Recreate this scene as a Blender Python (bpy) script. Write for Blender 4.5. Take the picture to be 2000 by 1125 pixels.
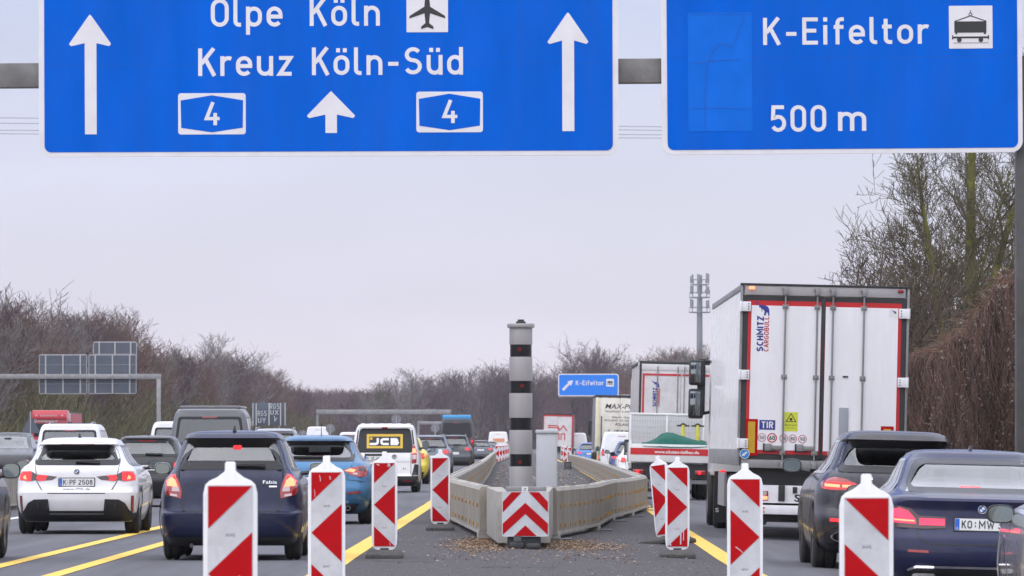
import bpy, bmesh, math, random
import numpy as np
from mathutils import Vector, Matrix
R = math.radians
for o in list(bpy.data.objects): bpy.data.objects.remove(o)
SC = bpy.context.scene
COL = SC.collection

# ------------------------------------------------------------------ camera
FPX, CX, HY, HC = 12000.0, 1000.0, 864.0, 1.36      # focal length in px of the 2000 px photo, vanishing point, eye height
cam = bpy.data.cameras.new('camera'); cam_o = bpy.data.objects.new('camera', cam); COL.objects.link(cam_o)
cam_o.location = (0, 0, HC); cam_o.rotation_euler = (R(90), 0, 0)
cam.sensor_width = 36; cam.lens = 36*FPX/2000; cam.shift_y = (HY-562.5)/2000
cam.clip_start = 1; cam.clip_end = 8000
cam.dof.use_dof = True; cam.dof.focus_distance = 92; cam.dof.aperture_fstop = 13.5
SC.camera = cam_o

# ------------------------------------------------------------------ world: overcast sky
W = bpy.data.worlds.new('World'); SC.world = W; W.use_nodes = True
nt = W.node_tree; nt.nodes.clear()
def N(t, **k):
    n = nt.nodes.new(t)
    for a, b in k.items(): setattr(n, a, b)
    return n
SUN_EL, SUN_AZ = 48, 205        # the sun stands behind the cloud, behind the photographer
out = N('ShaderNodeOutputWorld'); add = N('ShaderNodeAddShader')
bg1 = N('ShaderNodeBackground'); bg2 = N('ShaderNodeBackground')
sky = N('ShaderNodeTexSky', sky_type='NISHITA'); sky.sun_disc = False
sky.sun_elevation = R(SUN_EL); sky.sun_rotation = R(SUN_AZ)
nt.links.new(sky.outputs[0], bg1.inputs[0]); bg1.inputs[1].default_value = 0.05
tc = N('ShaderNodeTexCoord'); sep = N('ShaderNodeSeparateXYZ'); nt.links.new(tc.outputs['Generated'], sep.inputs[0])
ramp = N('ShaderNodeValToRGB'); nt.links.new(sep.outputs['Z'], ramp.inputs[0])
els = ramp.color_ramp.elements
els[0].position = 0.0; els[0].color = (0.62, 0.565, 0.67, 1)
els[1].position = 1.0; els[1].color = (0.66, 0.68, 0.76, 1)
e = els.new(0.022); e.color = (0.462, 0.438, 0.59, 1)
e = els.new(0.075); e.color = (0.318, 0.320, 0.495, 1)
e = els.new(0.35); e.color = (0.62, 0.64, 0.74, 1)
mp = N('ShaderNodeMapping'); mp.inputs['Scale'].default_value = (5, 5, 17); nt.links.new(tc.outputs['Generated'], mp.inputs[0])
nz = N('ShaderNodeTexNoise'); nz.inputs['Scale'].default_value = 2.2; nz.inputs['Detail'].default_value = 4; nt.links.new(mp.outputs[0], nz.inputs[0])
mr = N('ShaderNodeMapRange'); mr.inputs[1].default_value = 0.3; mr.inputs[2].default_value = 0.7; mr.inputs[3].default_value = 0.92; mr.inputs[4].default_value = 1.08
nt.links.new(nz.outputs[0], mr.inputs[0])
ml = N('ShaderNodeMath', operation='MULTIPLY_ADD'); ml.inputs[1].default_value = 2.0; ml.inputs[2].default_value = 1.0   # CIE overcast: 1 + 2 sin(elevation)
mx = N('ShaderNodeMath', operation='MAXIMUM'); mx.inputs[1].default_value = 0.0
nt.links.new(sep.outputs['Z'], mx.inputs[0]); nt.links.new(mx.outputs[0], ml.inputs[0])
mm = N('ShaderNodeMath', operation='MULTIPLY'); nt.links.new(ml.outputs[0], mm.inputs[0]); nt.links.new(mr.outputs[0], mm.inputs[1])
nt.links.new(ramp.outputs[0], bg2.inputs[0]); nt.links.new(mm.outputs[0], bg2.inputs[1])
nt.links.new(bg1.outputs[0], add.inputs[0]); nt.links.new(bg2.outputs[0], add.inputs[1]); nt.links.new(add.outputs[0], out.inputs[0])
sl = bpy.data.lights.new('sun', 'SUN'); sl.energy = 1.5; sl.angle = R(115); sl.color = (1, 0.96, 0.9)
so = bpy.data.objects.new('sun', sl); COL.objects.link(so)
so.rotation_euler = (R(90-SUN_EL), 0, R(-22))
SC.view_settings.view_transform = 'Standard'; SC.view_settings.look = 'None'
SC.view_settings.exposure = 0.0; SC.view_settings.gamma = 1.0; SC.view_settings.use_curve_mapping = False
SC.cycles.max_bounces = 8; SC.cycles.transparent_max_bounces = 24; SC.cycles.volume_bounces = 1

# ------------------------------------------------------------------ materials
MATS = {}
def mat(name, col, rough=0.6, metal=0.0, coat=0.0, var=0.0, vscale=4.0, bump=0.0, bscale=40.0, emit=None, estr=0.0, spec=None, col2=None, dirt=0.0, vstretch=(1, 1, 1)):
    if name in MATS: return MATS[name]
    m = bpy.data.materials.new(name); m.use_nodes = True; MATS[name] = m
    t = m.node_tree; b = t.nodes['Principled BSDF']
    b.inputs['Base Color'].default_value = (*col, 1); b.inputs['Roughness'].default_value = rough
    b.inputs['Metallic'].default_value = metal; b.inputs['Coat Weight'].default_value = coat; b.inputs['Coat Roughness'].default_value = 0.04
    if spec is not None: b.inputs['Specular IOR Level'].default_value = spec
    if emit: b.inputs['Emission Color'].default_value = (*emit, 1); b.inputs['Emission Strength'].default_value = estr
    c = t.nodes.new('ShaderNodeTexCoord'); mpn = t.nodes.new('ShaderNodeMapping'); mpn.inputs['Scale'].default_value = vstretch
    t.links.new(c.outputs['Object'], mpn.inputs[0])
    last = None
    if var > 0 or col2:
        n = t.nodes.new('ShaderNodeTexNoise'); n.inputs['Scale'].default_value = vscale; n.inputs['Detail'].default_value = 6; n.inputs['Roughness'].default_value = 0.62
        t.links.new(mpn.outputs[0], n.inputs[0])
        rp = t.nodes.new('ShaderNodeValToRGB'); t.links.new(n.outputs[0], rp.inputs[0])
        rp.color_ramp.elements[0].position = 0.32; rp.color_ramp.elements[1].position = 0.68
        a = tuple(min(1, x*(1-var)) for x in col); z = col2 if col2 else tuple(min(1, x*(1+var)) for x in col)
        rp.color_ramp.elements[0].color = (*a, 1); rp.color_ramp.elements[1].color = (*z, 1)
        last = rp.outputs[0]
    if dirt > 0:
        n = t.nodes.new('ShaderNodeTexNoise'); n.inputs['Scale'].default_value = 2.3; n.inputs['Detail'].default_value = 8; n.inputs['Roughness'].default_value = 0.7
        t.links.new(mpn.outputs[0], n.inputs[0])
        rp = t.nodes.new('ShaderNodeMapRange'); rp.inputs[1].default_value = 0.42; rp.inputs[2].default_value = 0.75; rp.inputs[3].default_value = 0; rp.inputs[4].default_value = dirt
        t.links.new(n.outputs[0], rp.inputs[0])
        mi = t.nodes.new('ShaderNodeMix'); mi.data_type = 'RGBA'
        t.links.new(rp.outputs[0], mi.inputs[0]); mi.inputs[6].default_value = (*col, 1); mi.inputs[7].default_value = (0.12, 0.10, 0.085, 1)
        if last: t.links.new(last, mi.inputs[6])
        last = mi.outputs[2]
        ra = t.nodes.new('ShaderNodeMath'); ra.operation = 'MULTIPLY_ADD'; ra.inputs[1].default_value = 0.5; ra.inputs[2].default_value = rough
        t.links.new(rp.outputs[0], ra.inputs[0]); t.links.new(ra.outputs[0], b.inputs['Roughness'])
    if last: t.links.new(last, b.inputs['Base Color'])
    if bump > 0:
        n = t.nodes.new('ShaderNodeTexNoise'); n.inputs['Scale'].default_value = bscale; n.inputs['Detail'].default_value = 5
        t.links.new(mpn.outputs[0], n.inputs[0]); bu = t.nodes.new('ShaderNodeBump'); bu.inputs['Strength'].default_value = bump; bu.inputs['Distance'].default_value = 0.02
        t.links.new(n.outputs[0], bu.inputs['Height']); t.links.new(bu.outputs[0], b.inputs['Normal'])
    return m
def glass(name, tint, reflect=1.0):
    if name in MATS: return MATS[name]
    m = bpy.data.materials.new(name); m.use_nodes = True; MATS[name] = m
    t = m.node_tree; t.nodes.clear()
    o = t.nodes.new('ShaderNodeOutputMaterial'); mixs = t.nodes.new('ShaderNodeMixShader'); tr = t.nodes.new('ShaderNodeBsdfTransparent'); gl = t.nodes.new('ShaderNodeBsdfGlossy'); f = t.nodes.new('ShaderNodeFresnel'); mu = t.nodes.new('ShaderNodeMath'); mu.operation = 'MULTIPLY_ADD'
    tr.inputs[0].default_value = (*tint, 1); gl.inputs['Roughness'].default_value = 0.03; f.inputs[0].default_value = 1.5
    mu.inputs[1].default_value = 1.6*reflect; mu.inputs[2].default_value = 0.055*reflect; mu.use_clamp = True
    n = t.nodes.new('ShaderNodeTexNoise'); n.inputs['Scale'].default_value = 6
    c = t.nodes.new('ShaderNodeTexCoord'); t.links.new(c.outputs['Object'], n.inputs[0])
    bu = t.nodes.new('ShaderNodeBump'); bu.inputs['Strength'].default_value = 0.02; t.links.new(n.outputs[0], bu.inputs['Height']); t.links.new(bu.outputs[0], gl.inputs['Normal'])
    t.links.new(f.outputs[0], mu.inputs[0]); t.links.new(mu.outputs[0], mixs.inputs[0]); t.links.new(tr.outputs[0], mixs.inputs[1]); t.links.new(gl.outputs[0], mixs.inputs[2]); t.links.new(mixs.outputs[0], o.inputs[0])
    return m
def paint(name, col, metal=0.0, rough=0.34, dirt=0.16):
    return mat('paint_'+name, col, rough=rough, metal=metal, coat=0.7 if max(col) > .3 else 0.4, spec=.5 if max(col) > .3 else .35, dirt=dirt)

M_BLACK = mat('black_plastic', (0.018, 0.018, 0.02), 0.5, var=0.2)
M_TYRE = mat('tyre_rubber', (0.02, 0.019, 0.019), 0.85, var=0.3, vscale=9, bump=0.2)
M_RIM = mat('rim_alloy', (0.42, 0.42, 0.44), 0.35, metal=0.8, dirt=0.5)
M_STEELRIM = mat('rim_steel', (0.06, 0.06, 0.065), 0.55, dirt=0.5)
M_WHITE = mat('white_plastic', (0.78, 0.78, 0.80), 0.4, var=0.05)
M_CHROME = mat('chrome', (0.75, 0.75, 0.77), 0.12, metal=1.0)
M_INTER = mat('interior_dark', (0.12, 0.12, 0.123), 0.8, var=0.2)
M_SEAT = mat('seat_fabric', (0.085, 0.085, 0.09), 0.9, var=0.2)
M_LIGHT = mat('lens_red', (0.30, 0.012, 0.014), 0.12, coat=1.0)
M_LIT = mat('lens_red_lit', (0.35, 0.01, 0.01), 0.3, emit=(1.0, 0.022, 0.028), estr=1.7)
M_LITHOT = mat('lens_red_hot', (0.5, 0.1, 0.05), 0.3, emit=(1.0, 0.26, 0.12), estr=2.4)
M_LITPINK = mat('lens_pink_lit', (0.4, 0.02, 0.05), 0.3, emit=(1.0, 0.035, 0.09), estr=1.6)
M_CLEAR = mat('lens_clear', (0.55, 0.42, 0.42), 0.15, coat=1.0)
M_ORANGE = mat('lens_orange', (0.6, 0.2, 0.03), 0.25, coat=0.6)
M_SMOKE = mat('lens_smoked', (0.05, 0.006, 0.007), 0.1, coat=1.0)
M_PLATE = mat('plate_white', (0.74, 0.74, 0.73), 0.35, var=0.04)
M_PLATEBLUE = mat('plate_blue', (0.02, 0.12, 0.55), 0.4)
M_INK = mat('black_ink', (0.02, 0.02, 0.022), 0.5)
M_MIRROR = mat('mirror_glass', (0.16, 0.19, 0.20), 0.05, metal=1.0)
M_FRIT = mat('window_frit', (0.012, 0.012, 0.014), 0.28, spec=.35)
G_CLEAR = glass('glass_clear', (0.80, 0.84, 0.84), 1.5)
G_SKY = glass('glass_bright', (0.58, 0.68, 0.73), 1.7)
G_MID = glass('glass_tinted', (0.50, 0.54, 0.54), 1.2)
G_DARK = glass('glass_privacy', (0.07, 0.075, 0.08))
M_BLUE = mat('sign_blue', (0.0015, 0.108, 0.57), 0.65, spec=.03, var=.09, vscale=1.6, dirt=.07, vstretch=(1, 1, .25))
M_BLUE2 = mat('sign_blue_patch', (0.003, 0.135, 0.62), 0.55, spec=.10, var=.06, vscale=3)
M_SIGNW = mat('sign_white', (0.70, 0.68, 0.70), 0.45, var=0.04, vscale=2, dirt=0.12)
M_GALV = mat('galvanised_steel', (0.30, 0.295, 0.30), 0.5, metal=0.55, var=0.15, vscale=1.6, dirt=0.35)
M_GALVD = mat('galvanised_dull', (0.17, 0.17, 0.18), 0.6, metal=0.3, var=0.2, vscale=2)
M_RED = mat('reflective_red', (0.42, 0.004, 0.008), 0.55, spec=.08, var=.10, dirt=.06)
M_REFW = mat('reflective_white', (0.56, 0.57, 0.60), 0.45, spec=.3, var=.06, vscale=7, dirt=.42)
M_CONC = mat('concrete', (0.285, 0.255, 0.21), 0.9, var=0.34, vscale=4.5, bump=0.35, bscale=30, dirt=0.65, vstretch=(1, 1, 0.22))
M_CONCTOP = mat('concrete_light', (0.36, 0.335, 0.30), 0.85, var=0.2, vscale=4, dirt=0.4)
M_YELLOWREF = mat('yellow_reflector', (0.45, 0.245, 0.05), 0.5, var=0.35, vscale=12)
M_RUST = mat('rust_stain', (0.36, 0.20, 0.07), 0.9, var=0.3, vscale=5)

# ------------------------------------------------------------------ mesh helpers
class MB:
    def __init__(s): s.v, s.f, s.m = [], [], []
    def face(s, pts, mi=0):
        n = len(s.v); s.v += [tuple(p) for p in pts]; s.f.append(tuple(range(n, n+len(pts)))); s.m.append(mi)
    def box(s, x0, x1, y0, y1, z0, z1, mi=0):
        n = len(s.v)
        s.v += [(x0,y0,z0),(x1,y0,z0),(x1,y1,z0),(x0,y1,z0),(x0,y0,z1),(x1,y0,z1),(x1,y1,z1),(x0,y1,z1)]
        for q in ((3,2,1,0),(4,5,6,7),(0,1,5,4),(1,2,6,5),(2,3,7,6),(3,0,4,7)):
            s.f.append(tuple(n+i for i in q)); s.m.append(mi)
        return s
    def cyl(s, p0, p1, r0, r1=None, n=12, mi=0, caps=True):
        r1 = r0 if r1 is None else r1
        p0, p1 = Vector(p0), Vector(p1); d = (p1-p0).normalized()
        a = d.orthogonal().normalized(); b = d.cross(a); k = len(s.v)
        for p, r in ((p0, r0), (p1, r1)):
            for i in range(n):
                t = 2*math.pi*i/n; s.v.append(tuple(p+a*(r*math.cos(t))+b*(r*math.sin(t))))
        for i in range(n):
            j = (i+1) % n; s.f.append((k+i, k+j, k+n+j, k+n+i)); s.m.append(mi)
        if caps:
            s.f.append(tuple(k+i for i in reversed(range(n)))); s.m.append(mi)
            s.f.append(tuple(k+n+i for i in range(n))); s.m.append(mi)
        return s
    def lathe(s, prof, axis='z', c=(0,0,0), n=20, mi=0):
        # prof: (radius, distance along axis)
        k = len(s.v)
        for r, h in prof:
            for i in range(n):
                t = 2*math.pi*i/n; a, b = r*math.cos(t), r*math.sin(t)
                p = {'z': (a, b, h), 'x': (h, a, b), 'y': (b, h, a)}[axis]
                s.v.append((p[0]+c[0], p[1]+c[1], p[2]+c[2]))
        for q in range(len(prof)-1):
            for i in range(n):
                j = (i+1) % n; s.f.append((k+q*n+i, k+q*n+j, k+(q+1)*n+j, k+(q+1)*n+i)); s.m.append(mi)
        return s
    def prism(s, poly, y0, y1, mi=0, mi_side=None, sides=True):
        # polygon in (x, z), front at y0 (towards the camera), back at y1
        n = len(poly); k = len(s.v)
        s.v += [(x, y0, z) for x, z in poly]
        s.f.append(tuple(range(k, k+n))); s.m.append(mi)
        if sides:
            s.v += [(x, y1, z) for x, z in poly]
            s.f.append(tuple(k+n+i for i in reversed(range(n)))); s.m.append(mi if mi_side is None else mi_side)
            for i in range(n):
                j = (i+1) % n; s.f.append((k+i, k+n+i, k+n+j, k+j)); s.m.append(mi if mi_side is None else mi_side)
        return s
    def ribbon(s, pts, w, fn, closed=False, mi=0):
        pts = [Vector(p) for p in pts]
        q = [pts[0]]
        for p in pts[1:]:
            if (p-q[-1]).length > 1e-6: q.append(p)
        if closed and (q[0]-q[-1]).length < 1e-6: q.pop()
        n = len(q); L = []
        for i in range(n):
            if closed: a, b = q[i]-q[i-1], q[(i+1) % n]-q[i]
            else: a = q[i]-q[max(i-1, 0)] if i else q[1]-q[0]; b = q[min(i+1, n-1)]-q[i] if i < n-1 else q[-1]-q[-2]
            a = a.normalized(); b = b.normalized(); na, nb = Vector((-a.y, a.x)), Vector((-b.y, b.x))
            m = na+nb
            m = m.normalized() if m.length > 1e-6 else na
            c = max(0.35, m.dot(na)); L.append((q[i]+m*(w/2/c), q[i]-m*(w/2/c)))
        for i in range(n if closed else n-1):
            (a, b), (c, d) = L[i], L[(i+1) % n]
            s.face([fn(b), fn(d), fn(c), fn(a)], mi)
    def mesh(s, name, mats, smooth=None, bevel=None, merge=False, fix=True):
        me = bpy.data.meshes.new(name); me.from_pydata(s.v, [], s.f)
        for m in (mats if isinstance(mats, (list, tuple)) else [mats]): me.materials.append(m)
        me.polygons.foreach_set('material_index', s.m)
        if merge or bevel or fix:
            bm = bmesh.new(); bm.from_mesh(me)
            if merge: bmesh.ops.remove_doubles(bm, verts=bm.verts, dist=1e-5)
            if bevel:
                bmesh.ops.remove_doubles(bm, verts=bm.verts, dist=1e-6)
                bmesh.ops.recalc_face_normals(bm, faces=bm.faces)
                es = [e for e in bm.edges if len(e.link_faces) == 2 and e.calc_face_angle(0) > 0.5]
                bmesh.ops.bevel(bm, geom=es, offset=bevel, segments=2, affect='EDGES', profile=0.6, clamp_overlap=True)
            if fix and not bevel: pass
            bm.to_mesh(me); bm.free()
        if smooth or bevel:
            me.polygons.foreach_set('use_smooth', [True]*len(me.polygons)); me.set_sharp_from_angle(angle=R(smooth or 40))
        me.update(); return me
    def obj(s, name, mats, parent=None, smooth=None, bevel=None, merge=False, label=None):
        return link(name, s.mesh(name, mats, smooth, bevel, merge), parent, label)
def link(name, me, parent=None, label=None):
    o = bpy.data.objects.new(name, me); COL.objects.link(o)
    if parent: o.parent = parent
    if label: o['label'] = label
    return o
def tag(o, label, cat, group=None):
    o['label'] = label; o['category'] = cat
    if group: o['group'] = group
    return o
def thing(name, label, cat, loc=(0,0,0), rz=0.0, ry=0.0, group=None):
    o = bpy.data.objects.new(name, None); COL.objects.link(o); o.empty_display_size = 0.2
    o.location = loc; o.rotation_euler = (0, ry, rz)
    return tag(o, label, cat, group)
def kids(o): return [c for c in COL.objects if c.parent == o]
KID = {}
def snapshot(o):
    KID.clear()
    for c in COL.objects:
        if c.parent: KID.setdefault(c.parent.name, []).append(c)
def copy_tree(o, parent=None):
    c = o.copy(); COL.objects.link(c)
    if parent: c.parent = parent
    for ch in KID.get(o.name, []): copy_tree(ch, c)
    return c
def gz(x):                    # the carriageway falls towards its right edge
    return -0.035*min(max(x, 0), 7.3)
def at(px, s):                # photo column at a scale of s pixels per metre -> ground point
    x = (px-CX)/s; return (x, FPX/s, gz(x))

# ------------------------------------------------------------------ lettering: monoline road-sign alphabet (units: capital = 14)
def arc(cx, cy, rx, ry, a0, a1, n=10):
    return [(cx+rx*math.cos(R(a0+(a1-a0)*i/n)), cy+ry*math.sin(R(a0+(a1-a0)*i/n))) for i in range(n+1)]
def stad(x0, x1, y0, y1):
    r = (x1-x0)/2; c = (x0+x1)/2
    return ('c', arc(c, y1-r, r, r, 0, 180)+arc(c, y0+r, r, r, 180, 360))
def dots(x0, x1, y=11.5): return [[(x0, y), (x0, y+2.1)], [(x1, y), (x1, y+2.1)]]
_O = stad(1, 7, 1, 9)
_u = [[(7, 0), (7, 10)], [(1, 10), (1, 4)]+arc(4, 4, 3, 3, 180, 360)]
_P = [[(1, 0), (1, 14)], [(1, 13), (4.6, 13)]+arc(4.6, 9.9, 3.1, 3.1, 90, -90)+[(1, 6.8)]]
GLY = {
 'O': (9, [stad(1, 8, 1, 13)]), '0': (8, [stad(1, 7, 1, 13)]), 'l': (4, [[(1, 14), (1, 3)]+arc(2.8, 2.8, 1.8, 1.8, 180, 270, 6)+[(3.8, 1)]]),
 'p': (8, [[(1, -4), (1, 10)], _O]), 'e': (8, [[(2.02, 5), (7, 5), (7, 6)]+arc(4, 6, 3, 3, 0, 180)+arc(4, 4, 3, 3, 180, 322)]),
 'K': (8.6, [[(1, 0), (1, 14)], [(7.7, 14), (1.6, 6.2)], [(3.6, 8.6), (8, 0)]]), 'o': (8, [_O]), 'ö': (8, [_O]+dots(2.3, 5.7)),
 'n': (8, [[(1, 0), (1, 10)], [(1, 6)]+arc(4, 6, 3, 3, 180, 0)+[(7, 0)]]),
 'm': (13, [[(1, 0), (1, 10)], [(1, 6.25)]+arc(3.75, 6.25, 2.75, 2.75, 180, 0)+[(6.5, 0)], [(6.5, 6.25)]+arc(9.25, 6.25, 2.75, 2.75, 180, 0)+[(12, 0)]]),
 'r': (5.4, [[(1, 0), (1, 10)], [(1, 6)]+arc(4, 6, 3, 3, 180, 62)]), 'u': (8, _u), 'ü': (8, _u+dots(2.3, 5.7)),
 'z': (7.2, [[(0.6, 9), (6.2, 9), (1.0, 1), (6.8, 1)]]), '-': (6.4, [[(0.6, 5.6), (5.8, 5.6)]]),
 'S': (9, [arc(4.5, 10.1, 3.2, 2.9, 32, 180)+arc(4.5, 10.1, 3.2, 2.7, 180, 262, 5)+arc(4.4, 4.3, 3.5, 3.1, 82, -155)]),
 'd': (8, [[(7, 0), (7, 14)], _O]), '4': (8.4, [[(4.8, 14), (1.2, 4), (8.4, 4)], [(6, 7.4), (6, 0)]]),
 'E': (8, [[(7.8, 13), (1, 13), (1, 1), (7.8, 1)], [(1, 7.2), (7, 7.2)]]), 'i': (3, [[(1.2, 0), (1.2, 10)], [(1.2, 11.8), (1.2, 14)]]),
 'f': (5.4, [[(2, 0), (2, 11)]+arc(4, 11, 2, 2, 180, 90)+[(5.2, 13)], [(0.1, 9), (5, 9)]]),
 't': (5.2, [[(1.8, 13), (1.8, 3)]+arc(3.8, 3, 2, 2, 180, 270)+[(5, 1)], [(0, 9), (4.8, 9)]]),
 '5': (8, [[(7, 13), (1.6, 13), (1.3, 7.2)]+arc(4, 4.5, 3.1, 3.5, 125, -150)]),
 '2': (8, [arc(4, 10, 3, 3, 165, -38)+[(1, 1), (7.4, 1)]]), '6': (8, [stad(1, 7, 1, 8), [(1.5, 6), (5, 14)]]), '9': (8, [stad(1, 7, 6, 13), [(6.5, 8), (3, 0)]]),
 '3': (8, [arc(4,10.1,2.9,2.9,160,-80)+arc(4,4.3,3.1,3.3,85,-160)]), '1': (5, [[(.6,10.5),(3.6,13.4),(3.6,0)]]), '7': (8, [[(0.8, 13), (7, 13), (2.8, 0)]]), '8': (8, [stad(1.4, 6.6, 7.6, 13), stad(1, 7, 1, 7.6)]), 'P': (8, _P), 'R': (8.4, _P+[[(4, 6.8), (7.6, 0)]]),
 'F': (7.6, [[(7.4, 13), (1, 13), (1, 0)], [(1, 7), (6.5, 7)]]), 'M': (11, [[(1, 0), (1, 13.4), (5.5, 5), (10, 13.4), (10, 0)]]),
 'W': (12, [[(0.6, 14), (3.2, 0.8), (6, 11), (8.8, 0.8), (11.4, 14)]]), 'T': (8, [[(0, 13), (8, 13)], [(4, 13), (4, 0)]]), 'I': (2, [[(1, 0), (1, 14)]]),
 'U': (8, [[(1, 14), (1, 4)]+arc(4, 4, 3, 3, 180, 360)+[(7, 14)]]), 'X': (8, [[(0.6, 0), (7.4, 14)], [(7.4, 0), (0.6, 14)]]), 'Y': (8, [[(0.4, 14), (4, 7), (7.6, 14)], [(4, 7), (4, 0)]]),
 'G': (9, [arc(4.5, 7, 3.5, 6, 40, 340, 16)+[(7.9, 7), (5, 7)]]), 'A': (9, [[(0.6, 0), (4.5, 13.6), (8.4, 0)], [(2.3, 5), (6.7, 5)]]), 'C': (8.4, [arc(4.5, 7, 3.5, 6, 50, 310, 16)]),
 'H': (8.6, [[(1, 0), (1, 14)], [(7.6, 0), (7.6, 14)], [(1, 7.2), (7.6, 7.2)]]), 'Z': (8, [[(0.6, 13), (7.2, 13), (0.8, 1), (7.4, 1)]]), 'L': (7.4, [[(1, 14), (1, 1), (7.2, 1)]]),
 'B': (8.2, [[(1, 1), (1, 13), (4.4, 13)]+arc(4.4, 10.2, 2.6, 2.8, 90, -90)+[(1, 7.4)], [(4.4, 7.4)]+arc(4.4, 4.2, 2.9, 3.2, 90, -90)+[(1, 1)]]),
 'D': (8.6, [[(1, 1), (1, 13), (4, 13)]+arc(4, 9.5, 3.5, 3.5, 90, 0)+arc(4, 4.5, 3.5, 3.5, 0, -90)+[(1, 1)]]), ' ': (5, []), '*': (4.5, [[(2, 8.5), (2, 11.5)], [(2, 2.5), (2, 5.5)]]),
}
def din(mb, text, x0, x1, base, cap, fn, mi=0, weight=2.0, gap=2.3, space=None):
    """Writes TEXT between x0 and x1 on a base line; fn maps (u, v) to a point. Slightly raised lettering."""
    adv, pos = 0.0, []
    for ch in text:
        w = GLY[ch][0] if ch != ' ' else (space or 5); pos.append(adv); adv += w+gap
    adv -= gap; sy = cap/14.0; sx = (x1-x0)/adv if x1 is not None else sy
    k = 0
    for ch, p in zip(text, pos):
        for st in GLY[ch][1]:
            closed = isinstance(st, tuple); pts = st[1] if closed else st
            f = (lambda q, p=p, k=k: fn(x0+(q[0]+p)*sx, base+q[1]*sy, (k % 3)*0.0006)); k += 1
            mb.ribbon(pts, weight, f, closed, mi)
def btext(mb, text, x0, x1, base, size, fn, mi=0, bold=0.0, shear=0.0, vertical=False):
    """The built-in typeface, as flat print, fitted between x0 and x1."""
    cu = bpy.data.curves.new('print', 'FONT'); cu.body = text; cu.size = 1.0; cu.offset = bold; cu.shear = shear; cu.resolution_u = 3
    o = bpy.data.objects.new('print', cu); me = bpy.data.meshes.new_from_object(o)
    if not len(me.vertices): return
    xs = [v.co.x for v in me.vertices]; lo, hi = min(xs), max(xs)
    sc = size/0.72; sx = (x1-x0)/(hi-lo) if x1 is not None else sc
    k = len(mb.v)
    for v in me.vertices: mb.v.append(tuple(fn(x0+(v.co.x-lo)*sx, base+v.co.y*sc, 0)))
    for p in me.polygons: mb.f.append(tuple(k+i for i in p.vertices)); mb.m.append(mi)
    bpy.data.objects.remove(o); bpy.data.curves.remove(cu); bpy.data.meshes.remove(me)
def flat(y): return lambda u, v, e=0: (u, y-e, v)
def rrect(x0, x1, z0, z1, r, n=5):
    p = []
    for cx, cz, a in ((x1-r, z0+r, -90), (x1-r, z1-r, 0), (x0+r, z1-r, 90), (x0+r, z0+r, 180)):
        p += arc(cx, cz, r, r, a, a+90, n)
    return p
def disc(cx, cz, r, n=24): return arc(cx, cz, r, r, 0, 360*(n-1)/n, n-1)
# ------------------------------------------------------------------ cars: a body is a stack of plan outlines, so the tail has its true profile
def pchip(keys):
    x = [k[0] for k in keys]; y = [k[1] for k in keys]; n = len(x)
    h = [x[i+1]-x[i] for i in range(n-1)]; d = [(y[i+1]-y[i])/h[i] for i in range(n-1)]
    m = [d[0]]+[0.0 if d[i-1]*d[i] <= 0 else (h[i-1]+h[i])*3/((2*h[i]+h[i-1])/d[i-1]+(h[i]+2*h[i-1])/d[i])/1.0 for i in range(1, n-1)]+[d[-1]]
    m = [v if i in (0, n-1) else v for i, v in enumerate(m)]
    def f(t):
        if t <= x[0]: return y[0]
        if t >= x[-1]: return y[-1]
        i = max(j for j in range(n-1) if x[j] <= t); u = (t-x[i])/h[i]
        return y[i]*(1+2*u)*(1-u)**2+h[i]*m[i]*u*(1-u)**2+y[i+1]*u*u*(3-2*u)+h[i]*m[i+1]*u*u*(u-1)
    return f
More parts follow.
